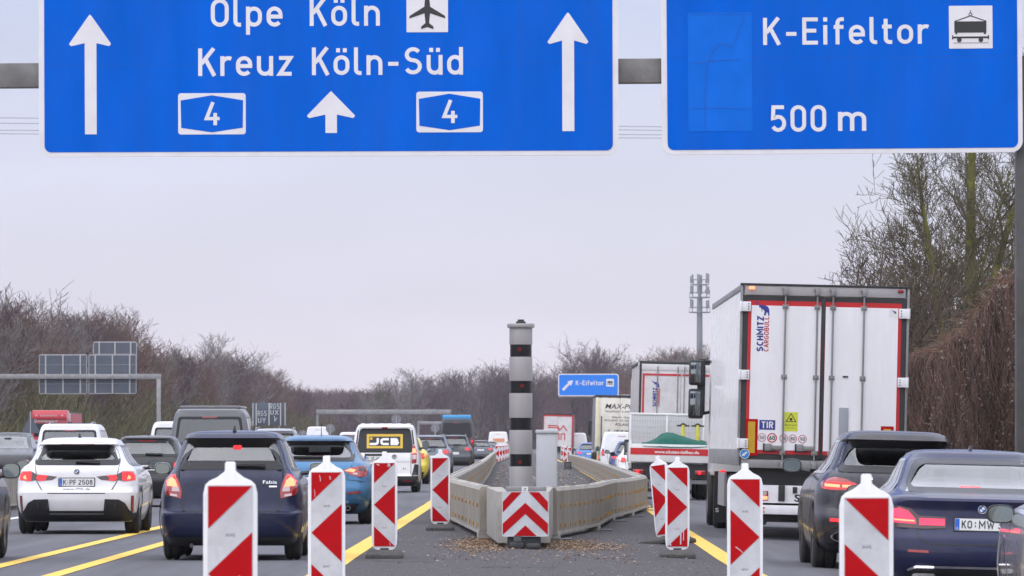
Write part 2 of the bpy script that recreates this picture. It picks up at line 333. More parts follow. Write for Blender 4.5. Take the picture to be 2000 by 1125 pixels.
class Car:
    """Local axes: x across, y forward from the rear bumper, z up from the road."""
    def __init__(s, W, Rk, F, H, crown=0.075, inset=0.23, rx=0.16, ry=0.30, bow=0.05, fx=0.3, fy=0.35, fbow=0.10,
                 rear=None, front=None, sides=None):
        s.W, s.Rk, s.F = pchip(W), pchip(Rk), pchip(F)
        s.keys = sorted({k[0] for k in W+Rk+F}); s.H, s.crown, s.inset = H, crown, inset
        s.rx, s.ry, s.bow, s.fx, s.fy, s.fbow = rx, ry, bow, fx, fy, fbow
        s.rw, s.fw, s.sw = rear, front, sides
    def cor(s, x, w, rx, ry, bow):
        f = min(abs(x)/w, 0.9995); fc = max(0.0, 1-rx/w); y = bow*f*f
        if f > fc: t = (f-fc)/(1-fc); y += ry*(1-math.sqrt(max(0, 1-t*t)))
        return y
    def sc(s, z):         # corner radii shrink with the glasshouse
        return 1.0
    def rear(s, x, z): return s.Rk(z)+s.cor(x, s.W(z), s.rx, s.ry, s.bow)
    def front(s, x, z): return s.F(z)-s.cor(x, s.W(z), s.fx, s.fy, s.fbow)
    def side(s, t, z):
        a, b = s.Rk(z)+s.bow+s.ry, s.F(z)-s.fbow-s.fy
        if b < a: a = b = (a+b)/2
        return a+(b-a)*t
    def body(s, name, mats, parent):
        zt = s.H-s.crown; z0 = s.keys[0]
        zs = [z0+i*(zt-z0)/26 for i in range(27)]
        must = [k for k in s.keys if k <= zt]
        for win in (s.rw, s.fw): must += [win[0], win[1]] if win else []
        if s.sw: must += [s.sw[0], s.sw[1]]
        zs = sorted([z for z in zs if all(abs(z-k) > 0.012 for k in must)]+sorted(set(round(k, 5) for k in must)))
        zs = [z for i, z in enumerate(zs) if i == 0 or z-zs[i-1] > 1e-4]
        kr = s.rw[2] if s.rw else 0.8; kf = s.fw[2] if s.fw else 0.8
        def fr(k, rx):
            a = [k*i/6 for i in range(7)]
            c = [1-(1-max(k, 0.01))*(1-math.sin(math.pi/2*i/7)) for i in range(1, 8)]
            return a+c
        ts = sorted(set([0.06*i for i in range(1, 17)]+[t for p in (s.sw[2] if s.sw else []) for t in p]))
        rows = []
        nA = 14; nT = len(ts)
        for z in zs+['c']*4:
            if z == 'c': break
            w = s.W(z); h = []
            for f in fr(kr, s.rx): h.append((f*w, s.rear(f*w, z)))
            for t in ts: h.append((w*(1+0.012*math.sin(math.pi*t)), s.side(t, z)))
            for f in reversed(fr(kf, s.fx)): h.append((f*w, s.front(f*w, z)))
            # the corner points at f = 1 must meet the side
            rows.append((z, h))
        zt_, ht = rows[-1]
        yc = (ht[0][1]+ht[-1][1])/2; half = (ht[-1][1]-ht[0][1])/2; w0 = max(p[0] for p in ht)
        for q in (0.3, 0.6, 0.85, 1.0):
            a = q*math.pi/2; ins = s.inset*(1-math.cos(a)); z = zt+s.crown*math.sin(a)
            rows.append((z, [(x*(w0-ins)/w0, yc+(y-yc)*(half-ins*1.6)/half) for x, y in ht]))
        z, h = rows[-1]
        for q in (0.66, 0.3): rows.append((z+0.012*(1-q), [(x*q, yc+(y-yc)*(0.55+0.45*q)) for x, y in h]))
        nh = len(rows[0][1]); V = []; 
        for z, h in rows: V += [(x, y, z) for x, y in h]+[(-x, y, z) for x, y in reversed(h[1:-1])]
        nc = 2*nh-2
        def hole(i, j):
            if i >= len(zs)-1: return False
            zm = (zs[i]+zs[i+1])/2
            jj = j if j < nh-1 else nc-1-j
            if jj < 6: return bool(s.rw) and s.rw[0] < zm < s.rw[1]
            if jj >= nh-7: return bool(s.fw) and s.fw[0] < zm < s.fw[1]
            if s.sw and s.sw[0] < zm < s.sw[1] and 14 <= jj < 14+nT-1:
                tm = (ts[jj-14]+ts[jj-13])/2
                return any(a < tm < b for a, b in s.sw[2])
            return False
        F_, nr = [], len(rows)
        for i in range(nr-1):
            for j in range(nc):
                if hole(i, j): continue
                k = (j+1) % nc; F_.append((i*nc+j, i*nc+k, (i+1)*nc+k, (i+1)*nc+j))
        F_.append(tuple(reversed(range(nc)))); F_.append(tuple((nr-1)*nc+j for j in range(nc)))
        me = bpy.data.meshes.new(name); me.from_pydata(V, [], F_)
        for m in mats: me.materials.append(m)
        bm = bmesh.new(); bm.from_mesh(me); bmesh.ops.remove_doubles(bm, verts=bm.verts, dist=1e-4)
        bmesh.ops.dissolve_degenerate(bm, edges=bm.edges, dist=1e-4)
        bmesh.ops.recalc_face_normals(bm, faces=bm.faces); bm.to_mesh(me); bm.free()
        me.polygons.foreach_set('use_smooth', [True]*len(me.polygons)); me.set_sharp_from_angle(angle=R(38))
        o = link(name, me, parent)
        if s.rw:
            sd = o.modifiers.new('shell', 'SOLIDIFY'); sd.thickness = 0.03; sd.offset = -1; sd.material_offset = 1; sd.material_offset_rim = 1
        s.ts = ts
        return o
    # surface patches ------------------------------------------------
    def patch(s, name, poly, m, parent, off=0.006, mirror=False, face='rear', seg=0.07, label=None):
        """A polygon in (x, z) laid on the tail (or nose) as a thin raised piece with a rim."""
        fn = s.rear if face == 'rear' else s.front; sg = -1 if face == 'rear' else 1
        def one(P):
            bm = bmesh.new()
            f = bm.faces.new([bm.verts.new((x, 0, z)) for x, z in P]); bmesh.ops.triangulate(bm, faces=[f])
            for _ in range(5):
                es = [e for e in bm.edges if e.calc_length() > seg]
                if not es: break
                bmesh.ops.subdivide_edges(bm, edges=es, cuts=1); bmesh.ops.triangulate(bm, faces=[f for f in bm.faces if len(f.verts) > 3])
            for v in bm.verts: v.co.y = fn(v.co.x, v.co.z)+sg*off
            be = [e for e in bm.edges if e.is_boundary]
            r = bmesh.ops.extrude_edge_only(bm, edges=be)
            for v in r['geom']:
                if isinstance(v, bmesh.types.BMVert): v.co.y -= sg*(off+0.012)
            bmesh.ops.recalc_face_normals(bm, faces=bm.faces)
            top = [f for f in bm.faces if abs(f.normal.y) > 0.02]
            if sum(f.normal.y*f.calc_area() for f in bm.faces)*sg < 0: bmesh.ops.reverse_faces(bm, faces=bm.faces)
            me = bpy.data.meshes.new(name); bm.to_mesh(me); bm.free(); me.materials.append(m)
            me.polygons.foreach_set('use_smooth', [True]*len(me.polygons)); me.set_sharp_from_angle(angle=R(50)); return me
        o = link(name, one(poly), parent, label)
        if mirror: return o, link(name, one([(-x, z) for x, z in reversed(poly)]), parent, label)
        return o
    def line(s, mb, pts, w=0.012, off=0.003, mi=0, face='rear'):
        fn = s.rear if face == 'rear' else s.front; sg = -1 if face == 'rear' else 1
        q = []
        for (a, b), (c, d) in zip(pts, pts[1:]):
            n = max(1, int(math.hypot(c-a, d-b)/0.06))
            q += [(a+(c-a)*i/n, b+(d-b)*i/n) for i in range(n)]
        q.append(pts[-1])
        mb.ribbon(q, w, lambda p: (p[0], fn(p[0], p[1])+sg*off, p[1]), False, mi)
    def pane(s, name, win, m, parent, face='rear', grow=0.012, off=0.002):
        z0, z1, k = win; fn = s.rear if face == 'rear' else s.front; sg = -1 if face == 'rear' else 1
        mb = MB(); nx, nz_ = 10, 6
        P = [[((2*a/nx-1)*(k*s.W(z0+(z1-z0)*b/nz_)+grow), z0-grow+(z1-z0+2*grow)*b/nz_) for a in range(nx+1)] for b in range(nz_+1)]
        V = [[(x, fn(x, z)+sg*off, z) for x, z in row] for row in P]
        for b in range(nz_):
            for a in range(nx):
                q = [V[b][a], V[b][a+1], V[b+1][a+1], V[b+1][a]]; mb.face(q if sg < 0 else q[::-1])
        return mb.obj(name, m, parent, smooth=60, merge=True)
    def frit(s, name, win, m, parent, width=0.06, rad=0.09, face='rear', top=None, grow=0.03, off=0.005):
        """The dark ceramic border that rounds the corners of a pane."""
        z0, z1, k = win; fn = s.rear if face == 'rear' else s.front; sg = -1 if face == 'rear' else 1
        def outline(g, r):
            a, b = z0-g, z1+g; wa, wb = k*s.W(z0)+g, k*s.W(z1)+g; P = []
            for cx, cz, an in ((1, a, -90), (1, b, 0), (-1, b, 90), (-1, a, 180)):
                for q in arc(0, 0, r, r, an, an+90, 5):
                    zc = (cz+r if cz == a else cz-r); zz = zc+q[1]; wz = wa+(wb-wa)*(zz-a)/(b-a)
                    P.append((cx*(wz-r)+q[0], zz))
            Q = []
            for i, p in enumerate(P):
                n = P[(i+1) % len(P)]; c = max(1, int(math.hypot(n[0]-p[0], n[1]-p[1])/0.05)) if i % 6 == 5 else 1
                c = {5: 8, 11: 14, 17: 8, 23: 14}.get(i, 1)
                Q += [(p[0]+(n[0]-p[0])*t/c, p[1]+(n[1]-p[1])*t/c) for t in range(c)]
            return Q
        A, B = outline(grow, rad), outline(grow-width, max(0.02, rad-width*0.4))
        if top: B = [(x, min(z, z1-top) if z > z1-top else z) for x, z in B]
        mb = MB(); g = lambda p, o: (p[0], fn(p[0], p[1])+sg*o, p[1])
        n = len(A)
        for i in range(n):
            j = (i+1) % n; q = [g(A[i], off), g(A[j], off), g(B[j], off), g(B[i], off)]; mb.face(q if sg < 0 else q[::-1])
            q = [g(A[i], off), g(A[i], -0.01), g(A[j], -0.01), g(A[j], off)]; mb.face(q if sg < 0 else q[::-1])
        return mb.obj(name, m, parent, smooth=50, merge=True)
    def side_panes(s, m, parent, frame=None):
        z0, z1, spans = s.sw
        for sg in (1, -1):
            for a, b in spans:
                mb = MB(); n = 5; k = 4
                P = [[(sg*(s.W(z0+(z1-z0)*j/k)*(1+0.012*math.sin(math.pi*(a+(b-a)*i/n)))+0.003), s.side(a+(b-a)*i/n, z0+(z1-z0)*j/k), z0+(z1-z0)*j/k) for i in range(n+1)] for j in range(k+1)]
                for j in range(k):
                    for i in range(n):
                        q = [P[j][i], P[j][i+1], P[j+1][i+1], P[j+1][i]]; mb.face(q if sg > 0 else q[::-1])
                mb.obj('side_window', m, parent, smooth=60, merge=True)
    def frame_trim(s, m, parent):
        z0, z1, spans = s.sw; a, b = spans[0][0]-0.02, spans[-1][1]+0.01
        for sg in (1, -1):
            mb = MB()
            for za, zb in ((z0-0.03, z0+0.006), (z1-0.006, z1+0.02)):
                for i in range(12):
                    t0, t1 = a+(b-a)*i/12, a+(b-a)*(i+1)/12
                    q = [(sg*(s.W(z)*(1+0.012*math.sin(math.pi*t))+0.006), s.side(t, z), z) for t, z in ((t0, za), (t1, za), (t1, zb), (t0, zb))]
                    mb.face(q if sg > 0 else q[::-1])
            for p0, p1 in zip(spans, spans[1:]):
                for j in range(4):
                    za, zb = z0+(z1-z0)*j/4, z0+(z1-z0)*(j+1)/4
                    q = [(sg*(s.W(z)*(1+0.012*math.sin(math.pi*t))+0.006), s.side(t, z), z) for t, z in ((p0[1]-0.004, za), (p1[0]+0.004, za), (p1[0]+0.004, zb), (p0[1]-0.004, zb))]
                    mb.face(q if sg > 0 else q[::-1])
            mb.obj('window_trim', m, parent)
WHEEL = {}
def wheels(t, track, ys, r=0.32, w=0.21, rim=True):
    key = (round(r, 3), round(w, 3), rim)
    if key not in WHEEL:
        b = MB(); h = w/2
        b.lathe([(r*0.62, -h+0.01), (r*0.80, -h), (r*0.95, -h+0.02), (r, -h+0.045), (r, -0.02), (r-0.012, -0.012), (r-0.012, 0.012), (r, 0.02), (r, h-0.045), (r*0.95, h-0.02), (r*0.80, h), (r*0.62, h-0.01)], 'x', n=28)
        ty = b.mesh('wheel', M_TYRE, smooth=35)
        b = MB(); rr = r*0.64
        for sg in (1, -1):
            b.lathe([(rr, sg*(h-0.012)), (rr*0.93, sg*(h-0.03)), (rr*0.88, sg*(h-0.07)), (0.01, sg*(h-0.09))], 'x', n=24, mi=0)
            for k in range(5):
                a = 2*math.pi*k/5; c, q = math.cos(a), math.sin(a); u = Vector((0, c, q)); v = Vector((0, -q, c)); X = Vector((sg*(h-0.022), 0, 0)); Y = Vector((sg*(h-0.08), 0, 0))
                for p0, p1, w0, w1 in ((0.05, rr*0.93, 0.035, 0.05),):
                    A = [u*p0+v*w0, u*p1+v*w1, u*p1-v*w1, u*p0-v*w0]
                    b.face([x+X for x in A], 1); 
                    for i in range(4): b.face([A[i]+X, A[(i+1) % 4]+X, A[(i+1) % 4]+Y, A[i]+Y], 1)
            b.lathe([(0.055, sg*(h-0.018)), (0.0, sg*(h-0.014))], 'x', n=12, mi=1)
        ri = b.mesh('rim', [M_STEELRIM, M_RIM if rim else M_STEELRIM], smooth=30)
        WHEEL[key] = (ty, ri)
    ty, ri = WHEEL[key]; out = []
    for y in ys:
        for sg in (1, -1):
            o = link('wheel', ty, t); o.location = (sg*(track-w/2), y, r); link('rim', ri, o); out.append(o)
    return out
def arches(t, car, ys, r, m):
    for y in ys:
        for sg in (1, -1):
            mb = MB(); n = 18; zc = r
            for i in range(n):
                a0, a1 = R(-12+204*i/n), R(-12+204*(i+1)/n); P = []
                for rad, off in ((r*1.0, 0.004), (r*1.17, 0.006), (r*1.24, 0.010)):
                    for a in (a0, a1):
                        z = max(car.keys[0]+0.01, zc+rad*math.sin(a)); P.append((sg*(car.W(z)*1.012+off), y+rad*math.cos(a), z))
                for k in (0, 2):
                    q = [P[k], P[k+1], P[k+3], P[k+2]]; mb.face(q if sg < 0 else q[::-1], 0)
            mb.obj('wheel_arch', m, t)
def plate(car, t, x, z, text=None, blue=True, w=0.52, h=0.112, off=0.016, tw=None):
    y = car.rear(x, z)-off if car else -off
    b = MB(); b.prism(rrect(x-w/2-0.012, x+w/2+0.012, z-h/2-0.012, z+h/2+0.012, 0.012), y, y+0.03, 1); b.prism(rrect(x-w/2, x+w/2, z-h/2, z+h/2, 0.01), y-0.002, y+0.002, 0)
    p = b.obj('number_plate', [M_PLATE, M_BLACK], t)
    if blue:
        b = MB(); b.prism(rrect(x-w/2+0.002, x-w/2+0.045, z-h/2+0.003, z+h/2-0.003, 0.008), y-0.004, y); 
        b.obj('euro_band', M_PLATEBLUE, p)
        b = MB(); btext(b, 'D', x-w/2+0.016, x-w/2+0.032, z-h/2+0.012, 0.02, flat(y-0.006)); b.obj('lettering', M_PLATE, p)
    if text:
        b = MB()
        for s_, x0, x1 in text: din(b, s_, x0, x1, z-0.037, 0.074, flat(y-0.005), gap=2.6)
        b.obj('lettering', M_INK, p)
    return p
def mirror(t, x, y, z, sg, m, w=0.19, h=0.145):
    """Door mirror: shell, glass facing back, stalk."""
    b = MB(); n = 16
    rings = [(0.0, 0.96), (0.02, 1.0), (0.07, 0.94), (0.105, 0.7), (0.12, 0.3)]
    k = len(b.v)
    shape = [(math.copysign(abs(math.cos(a))**0.7, math.cos(a))*w/2, math.copysign(abs(math.sin(a))**0.75, math.sin(a))*h/2) for a in [2*math.pi*i/n for i in range(n)]]
    for dy, f in rings: b.v += [(x+sg*(px*f), y+dy, z+pz*f) for px, pz in shape]
    for q in range(len(rings)-1):
        for i in range(n): b.f.append((k+q*n+i, k+q*n+(i+1) % n, k+(q+1)*n+(i+1) % n, k+(q+1)*n+i)); b.m.append(0)
    b.f.append(tuple(k+i for i in range(n))); b.m.append(1); b.f.append(tuple(k+4*n+i for i in range(n))); b.m.append(0)
    b.cyl((x-sg*w*0.35, y+0.05, z-h*0.3), (x-sg*(w*0.5+0.10), y+0.04, z-h*0.42), 0.025, n=8, mi=1)
    o = b.obj('door_mirror', [m, M_BLACK], t, smooth=45)
    g = MB(); g.face([(x+sg*px*0.86, y-0.004, z+pz*0.86) for px, pz in (shape if sg > 0 else shape[::-1])]); g.obj('mirror_glass', M_MIRROR, o)
    return o
def seats(t, w, y_rear, y_front, zb, three=True, tall=0.0):
    def seat(name, x, y, sw, ht, hr=True):
        b = MB(); b.box(x-sw/2, x+sw/2, y, y+0.14, zb-0.45, zb+ht); o = b.obj(name, M_SEAT, t, bevel=0.05)
        if hr:
            b = MB(); b.box(x-0.13, x+0.13, y+0.01, y+0.11, zb+ht+0.03, zb+ht+0.21); b.cyl((x-0.06, y+0.06, zb+ht-0.02), (x-0.06, y+0.06, zb+ht+0.05), 0.008, n=6); b.cyl((x+0.06, y+0.06, zb+ht-0.02), (x+0.06, y+0.06, zb+ht+0.05), 0.008, n=6)
            b.obj('headrest', M_SEAT, o, bevel=0.035)
        return o
    for x in (-w*0.46, w*0.46): seat('front_seat', x, y_front, 0.48, 0.04+tall)
    b = MB(); b.box(-w*0.86, w*0.86, y_rear, y_rear+0.14, zb-0.5, zb-0.05+tall); o = b.obj('rear_seat', M_SEAT, t, bevel=0.05)
    for x in ((-w*0.5, 0, w*0.5) if three else (-w*0.5, w*0.5)):
        b = MB(); b.box(x-0.12, x+0.12, y_rear+0.02, y_rear+0.11, zb-0.06+tall, zb+0.10+tall); b.obj('headrest', M_SEAT, o, bevel=0.035)
    b = MB(); b.box(-w*0.95, w*0.95, y_front+0.62, y_front+1.0, zb-0.5, zb-0.02); b.obj('dashboard', M_INTER, t, bevel=0.05)
    b = MB(); b.lathe([(0.19, -0.012), (0.205, 0), (0.19, 0.012), (0.175, 0), (0.19, -0.012)], 'y', (-w*0.46, y_front+0.48, zb-0.02), 20); b.obj('steering_wheel', M_BLACK, t, smooth=60)
    b = MB(); b.box(-0.11, 0.11, y_front+0.75, y_front+0.78, zb+0.27, zb+0.33); b.obj('rear_view_mirror', M_BLACK, t, bevel=0.01)
def wiper(car, t, pts, m=M_BLACK):
    b = MB(); q = []
    for i in range(9):
        u = i/8; x = pts[0][0]+(pts[1][0]-pts[0][0])*u; z = pts[0][1]+(pts[1][1]-pts[0][1])*u
        q.append((x, car.rear(x, z)-0.035, z))
    for i in range(8): b.cyl(q[i], q[i+1], 0.020-0.0015*i, 0.020-0.0015*(i+1), n=6)
    b.box(min(pts[0][0], pts[1][0])+0.08, max(pts[0][0], pts[1][0]), min(p[1] for p in q)-0.02, max(p[1] for p in q)+0.002, min(pts[0][1], pts[1][1])-0.012, min(pts[0][1], pts[1][1])+0.012)
    b.obj('wiper', m, t)
def fin(t, x, y, z, m, rod=False):
    b = MB()
    if rod: b.cyl((x, y, z-0.01), (x, y-0.06, z+0.20), 0.008, 0.004, n=6); b.cyl((x, y, z-0.01), (x, y, z+0.015), 0.025, 0.018, n=8)
    else:
        P = [(-0.05, 0), (0.10, 0), (0.0, 0.06), (-0.03, 0.065)]; n = len(P)
        A = [(x-0.022*(1 if q[1] < 0.01 else 0.3), y+q[0], z+q[1]) for q in P]; B = [(x+0.022*(1 if q[1] < 0.01 else 0.3), y+q[0], z+q[1]) for q in P]
        b.face(A[::-1]); b.face(B)
        for i in range(n): b.face([A[i], A[(i+1) % n], B[(i+1) % n], B[i]])
    b.obj('roof_antenna', m, t)
def roundel(car, t, x, z, r, kind):
    y = car.rear(x, z)-0.012; b = MB(); b.prism(disc(x, z, r, 28), y, y+0.02, 0); o = b.obj('badge', [M_CHROME if kind == 'vw' else M_BLACK], t)
    b = MB()
    if kind == 'quarters':
        b.prism(disc(x, z, r*0.94, 28), y-0.001, y, 3, sides=False); b.prism(disc(x, z, r*0.86, 28), y-0.002, y, 0, sides=False)
        for a, mi in ((0, 1), (90, 2), (180, 1), (270, 2)): b.prism([(x, z)]+arc(x, z, r*0.6, r*0.6, a, a+90, 6), y-0.004, y-0.003, mi if mi == 1 else 2, sides=False)
        b.obj('emblem', [M_BLACK, M_PLATE, mat('badge_blue', (0.02, 0.15, 0.55), 0.3), M_CHROME], o)
    else:
        b.prism(disc(x, z, r*0.88, 28), y-0.001, y, 0, sides=False)
        f = lambda p: (x+p[0]*r*0.8, y-0.003, z+p[1]*r*0.8)
        b.ribbon([(-0.42, 0.86), (0, 0.12), (0.42, 0.86)], 0.2, f, mi=1); b.ribbon([(-0.9, 0.42), (-0.46, -0.8), (0, 0.04), (0.46, -0.8), (0.9, 0.42)], 0.2, f, mi=1)
        b.obj('emblem', [M_INK, M_CHROME], o)
    return o
def lit(car, parent, poly, m, off=0.010, name='lamp'): return car.patch(name, poly, m, parent, off=off, seg=0.05)
# ------------------------------------------------------------------ ground and carriageways
M_ASPH = mat('asphalt_lane', (.112,.110,.122), .85, spec=.12, var=.26, vscale=1.5, bump=.12, bscale=60, dirt=.12, vstretch=(.9, .03, 1))
M_ASPH2 = mat('asphalt_rough', (.070,.066,.072), .9, spec=.15, var=.5, vscale=24, bump=1.0, bscale=45, col2=(.145,.138,.145), dirt=.4)
M_SOIL = mat('verge_soil', (.085,.075,.045), .95, var=.4, vscale=.6, bump=.5, bscale=6)
M_YLINE = mat('yellow_road_paint', (.74,.47,.045), .6, var=.10, vscale=2.5, dirt=.22)
M_WLINE = mat('white_road_paint', (.62,.61,.60), .6, var=.12, vscale=3, dirt=.3)
def strip(name, xs, y0, y1, dz, m, kind='structure', ny=1):
    b = MB()
    ys = [y0+(y1-y0)*(i/ny)**2 for i in range(ny+1)]
    for a, e in zip(ys, ys[1:]):
        for p, q in zip(xs, xs[1:]): b.face([(p, a, gz(p)+dz), (q, a, gz(q)+dz), (q, e, gz(q)+dz), (p, e, gz(p)+dz)])
    o = b.obj(name, m); o['kind'] = kind; return o
g = MB(); g.face([(-900, -60, -.42), (900, -60, -.42), (900, 6000, -.42), (-900, 6000, -.42)]); o = g.obj('ground', M_SOIL); o['kind'] = 'structure'
strip('verge', [7.6, 8.2, 14, 60], -20, 1800, -.02, M_SOIL)
strip('road', [-36, -9.3, 0, 1, 2, 4, 7.3, 7.7], -20, 2200, 0, M_ASPH, ny=6)
def line_poly(name, P, w, m, dz, label=None):
    b = MB()
    for (x0, y0), (x1, y1) in zip(P, P[1:]):
        n = max(1, int((y1-y0)/60))
        for i in range(n):
            a, e = i/n, (i+1)/n; xa, ya, xe, ye = x0+(x1-x0)*a, y0+(y1-y0)*a, x0+(x1-x0)*e, y0+(y1-y0)*e
            b.face([(xa-w/2, ya, gz(xa-w/2)+dz), (xa+w/2, ya, gz(xa+w/2)+dz), (xe+w/2, ye, gz(xe+w/2)+dz), (xe-w/2, ye, gz(xe-w/2)+dz)])
    o = b.obj(name, m); o['kind'] = 'structure'; return o
YL = [(-1.98, 10), (-1.96, 72), (-1.78, 133), (-1.65, 450), (-1.3, 900)]; YR = [(2.52, 10), (2.66, 76), (3.08, 146), (3.9, 420), (3.4, 900)]
b = MB()
def xat(P, y):
    for (x0, y0), (x1, y1) in zip(P, P[1:]):
        if y <= y1: return x0+(x1-x0)*(y-y0)/(y1-y0)
ys = [10, 40, 72, 100, 133, 146, 200, 300, 420, 450, 600, 899]
for a, e in zip(ys, ys[1:]):
    for q in ((0, 0, 1), (1, 0, 1)):
        P = []
        for side, y in ((0, a), (1, a), (1, e), (0, e)):
            x = (xat(YL, y) if side == 0 else 0.0) if q[0] == 0 else (0.0 if side == 0 else xat(YR, y)); P.append((x, y, gz(x)+.005))
        b.face(P)
o = b.obj('island_pavement', M_ASPH2); o['kind'] = 'structure'
line_poly('road_line', YL, .26, M_YLINE, .010); line_poly('road_line', YR, .26, M_YLINE, .010)
line_poly('road_line', [(-5.62, 10), (-5.62, 900)], .19, M_YLINE, .006); line_poly('road_line', [(-4.68, 10), (-4.66, 900)], .19, M_YLINE, .006)
line_poly('road_line', [(7.0, 10), (7.0, 900)], .2, M_WLINE, .006); line_poly('road_line', [(-8.9, 10), (-8.9, 900)], .2, M_WLINE, .006)
# worn seams in the island paving
b = MB(); rng = random.Random(2)
for x0, y0, x1, y1, w in ((-1.8, 84, -.6, 83.3, .05), (-1.6, 70, -.9, 69.5, .035), (-.4, 66.5, .55, 67, .04), (.6, 73, 1.9, 74.5, .04), (-.2, 62, 1.2, 61, .03)):
    n = 14; P = [(x0+(x1-x0)*i/n, y0+(y1-y0)*i/n+rng.uniform(-.25, .25)) for i in range(n+1)]
    b.ribbon(P, w, lambda p: (p[0], p[1], gz(p[0])+.009))
o = b.obj('pavement_crack', mat('crack_tar', (.022,.021,.022), .9)); o['kind'] = 'structure'
# stones and litter
def scatter(name, n, fn, size, mats, seed, z=.008, flatf=.35):
    rng = random.Random(seed); b = MB()
    for _ in range(n):
        x, y = fn(rng); r = rng.uniform(*size); a = rng.uniform(0, 6.3); q = rng.uniform(.25, 1)
        c, s_ = math.cos(a), math.sin(a); zb = gz(x)+z; h = r*rng.uniform(.3, 1.0)*flatf*2; mi = rng.randrange(len(mats))
        P = [(x+c*r, y+s_*r, zb+rng.uniform(0, h)), (x-s_*r*q, y+c*r*q, zb+h*rng.random()), (x-c*r, y-s_*r, zb+rng.uniform(0, h)), (x+s_*r*q, y-c*r*q, zb)]
        k = len(b.v); b.v += P+[(x, y, zb+h*1.3)]
        for f in ((0,1,4),(1,2,4),(2,3,4),(3,0,4)): b.f.append(tuple(k+i for i in f)); b.m.append(mi)
    o = b.obj(name, mats); o['kind'] = 'stuff'; return o
M_CHIP = [mat('wood_chip_a', (.13,.062,.030), .9), mat('wood_chip_b', (.19,.12,.068), .9), mat('wood_chip_c', (.06,.030,.018), .9), mat('wood_chip_d', (.36,.27,.18), .9)]
def near_nose(r):
    if r.random() < .42: return r.gauss(-.42, .20), r.gauss(81.5, 3.0)
    if r.random() < .75: return r.gauss(.75, .36), r.gauss(82.6, 2.4)
    return r.uniform(-1.0, 1.5), r.uniform(70, 86)
scatter('wood_chips', 5200, near_nose, (.006, .024), M_CHIP, 5)
scatter('gravel', 1100, lambda r: (r.uniform(-1.75, 2.4), r.uniform(55, 100)), (.006, .018), [mat('stone_a', (.20,.19,.19), .9), mat('stone_b', (.25,.24,.235), .9), mat('stone_c', (.05,.045,.045), .9)], 6)
scatter('litter_chips', 900, lambda r: (r.uniform(-.7, 3.0), r.uniform(130, 390)), (.02, .07), M_CHIP[1:]+[mat('stone_b', (.25,.24,.235), .9)], 7)

# ------------------------------------------------------------------ mobile concrete protection walls
def wall_piece(name, p0, p1, label, group=None, marks=0, H=.74, out=1, T=.20, foot=True):
    (x0, y0), (x1, y1) = p0, p1; L = math.hypot(x1-x0, y1-y0); z0, z1 = gz(x0), gz(x1)
    t = thing(name, label, 'barrier', (x0, y0, z0), math.atan2(y1-y0, x1-x0), 0, group); t.rotation_euler.y = -math.atan2(z1-z0, L)
    b = MB(); h = T/2; P = [(-h, .10), (h, .10), (h, H-.05), (h-.03, H), (-h+.03, H), (-h, H-.05)]; n = len(P)
    e = .012
    A = [(e, y, z) for y, z in P]; B = [(L-e, y, z) for y, z in P]
    b.face(A); b.face(B[::-1])
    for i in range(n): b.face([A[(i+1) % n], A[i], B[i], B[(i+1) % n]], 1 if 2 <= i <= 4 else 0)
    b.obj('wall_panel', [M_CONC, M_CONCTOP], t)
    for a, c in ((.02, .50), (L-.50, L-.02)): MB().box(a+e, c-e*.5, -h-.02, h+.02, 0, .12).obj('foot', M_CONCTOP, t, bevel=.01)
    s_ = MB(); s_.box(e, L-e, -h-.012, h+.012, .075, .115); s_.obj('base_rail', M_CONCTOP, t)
    if foot:
        s_ = MB(); s_.box(-.25, .30, -h-.22, h+.18, .002, .022); s_.obj('base_plate', M_GALVD, t)
    for u in ((L*.12, L*.5, L*.88) if y0 < 200 else ()): MB().box(u-.10, u+.10, -.035, .035, H-.012, H+.004).obj('lifting_slot', M_BLACK, t)
    for k in range(marks):
        u = L*(k+.6)/marks
        for zz, m in ((.47, M_YELLOWREF), (.19, M_YELLOWREF)):
            rb = MB(); yy = -out*(h); rb.box(u-.022, u+.022, min(yy, yy-out*.022), max(yy, yy-out*.022), zz-.03, zz+.03); rb.obj('reflector', m, t, bevel=.008)
    return t
def inner_stains(t, L, side, T=.20):
    for zz in (.27, .50):
        rb = MB(); n = max(2, int(L/.8))
        for i in range(n): 
            u = L*(i+.5)/n; y = side*(T/2); rb.box(u-.3, u+.3, min(y, y+side*.004), max(y, y+side*.004), zz-.02, zz+.02)
        rb.obj('rust_streak', M_RUST, t)
NG = 'concrete wall pieces round the nose of the island'
nose = [((-1.13, 110), (-.98, 104.2), 'narrow concrete wall piece behind the arrow post nearest the nose', 3), ((-.98, 104.2), (-.36, 86.6), 'long concrete wall piece with yellow reflectors running to the chevron board', 9)]
for p0, p1, lb, mk in nose: wall_piece('concrete_barrier', p0, p1, lb, NG, mk, out=1)
nr = [((.54, 87), (1.28, 97.8), 'long concrete wall piece with two rows of reflectors right of the chevron board', 9), ((1.28, 97.8), (1.72, 110.5), 'angled concrete wall piece standing on a gap over the paving', 6), ((1.72, 110.5), (2.25, 119.5), 'third concrete wall piece right of the chevron board', 6), ((2.25, 119.5), (2.78, 131), 'concrete wall piece at the outer corner beside the yellow line', 8)]
for p0, p1, lb, mk in nr: wall_piece('concrete_barrier', p0, p1, lb, NG, mk, out=1)
LP = [(-1.16, 111)]; y = 111
for i in range(48):
    y += 6.0; LP.append((-1.16+.10*math.sin((y-111)/60)+.13*((y-111)/288), y))
RP = [(2.80, 131.3)]; y = 131.3
for i in range(44):
    y += 6.0; u = (y-131)/264; RP.append((2.80+.9*u+.22*math.sin(u*math.pi)*1.0, y))
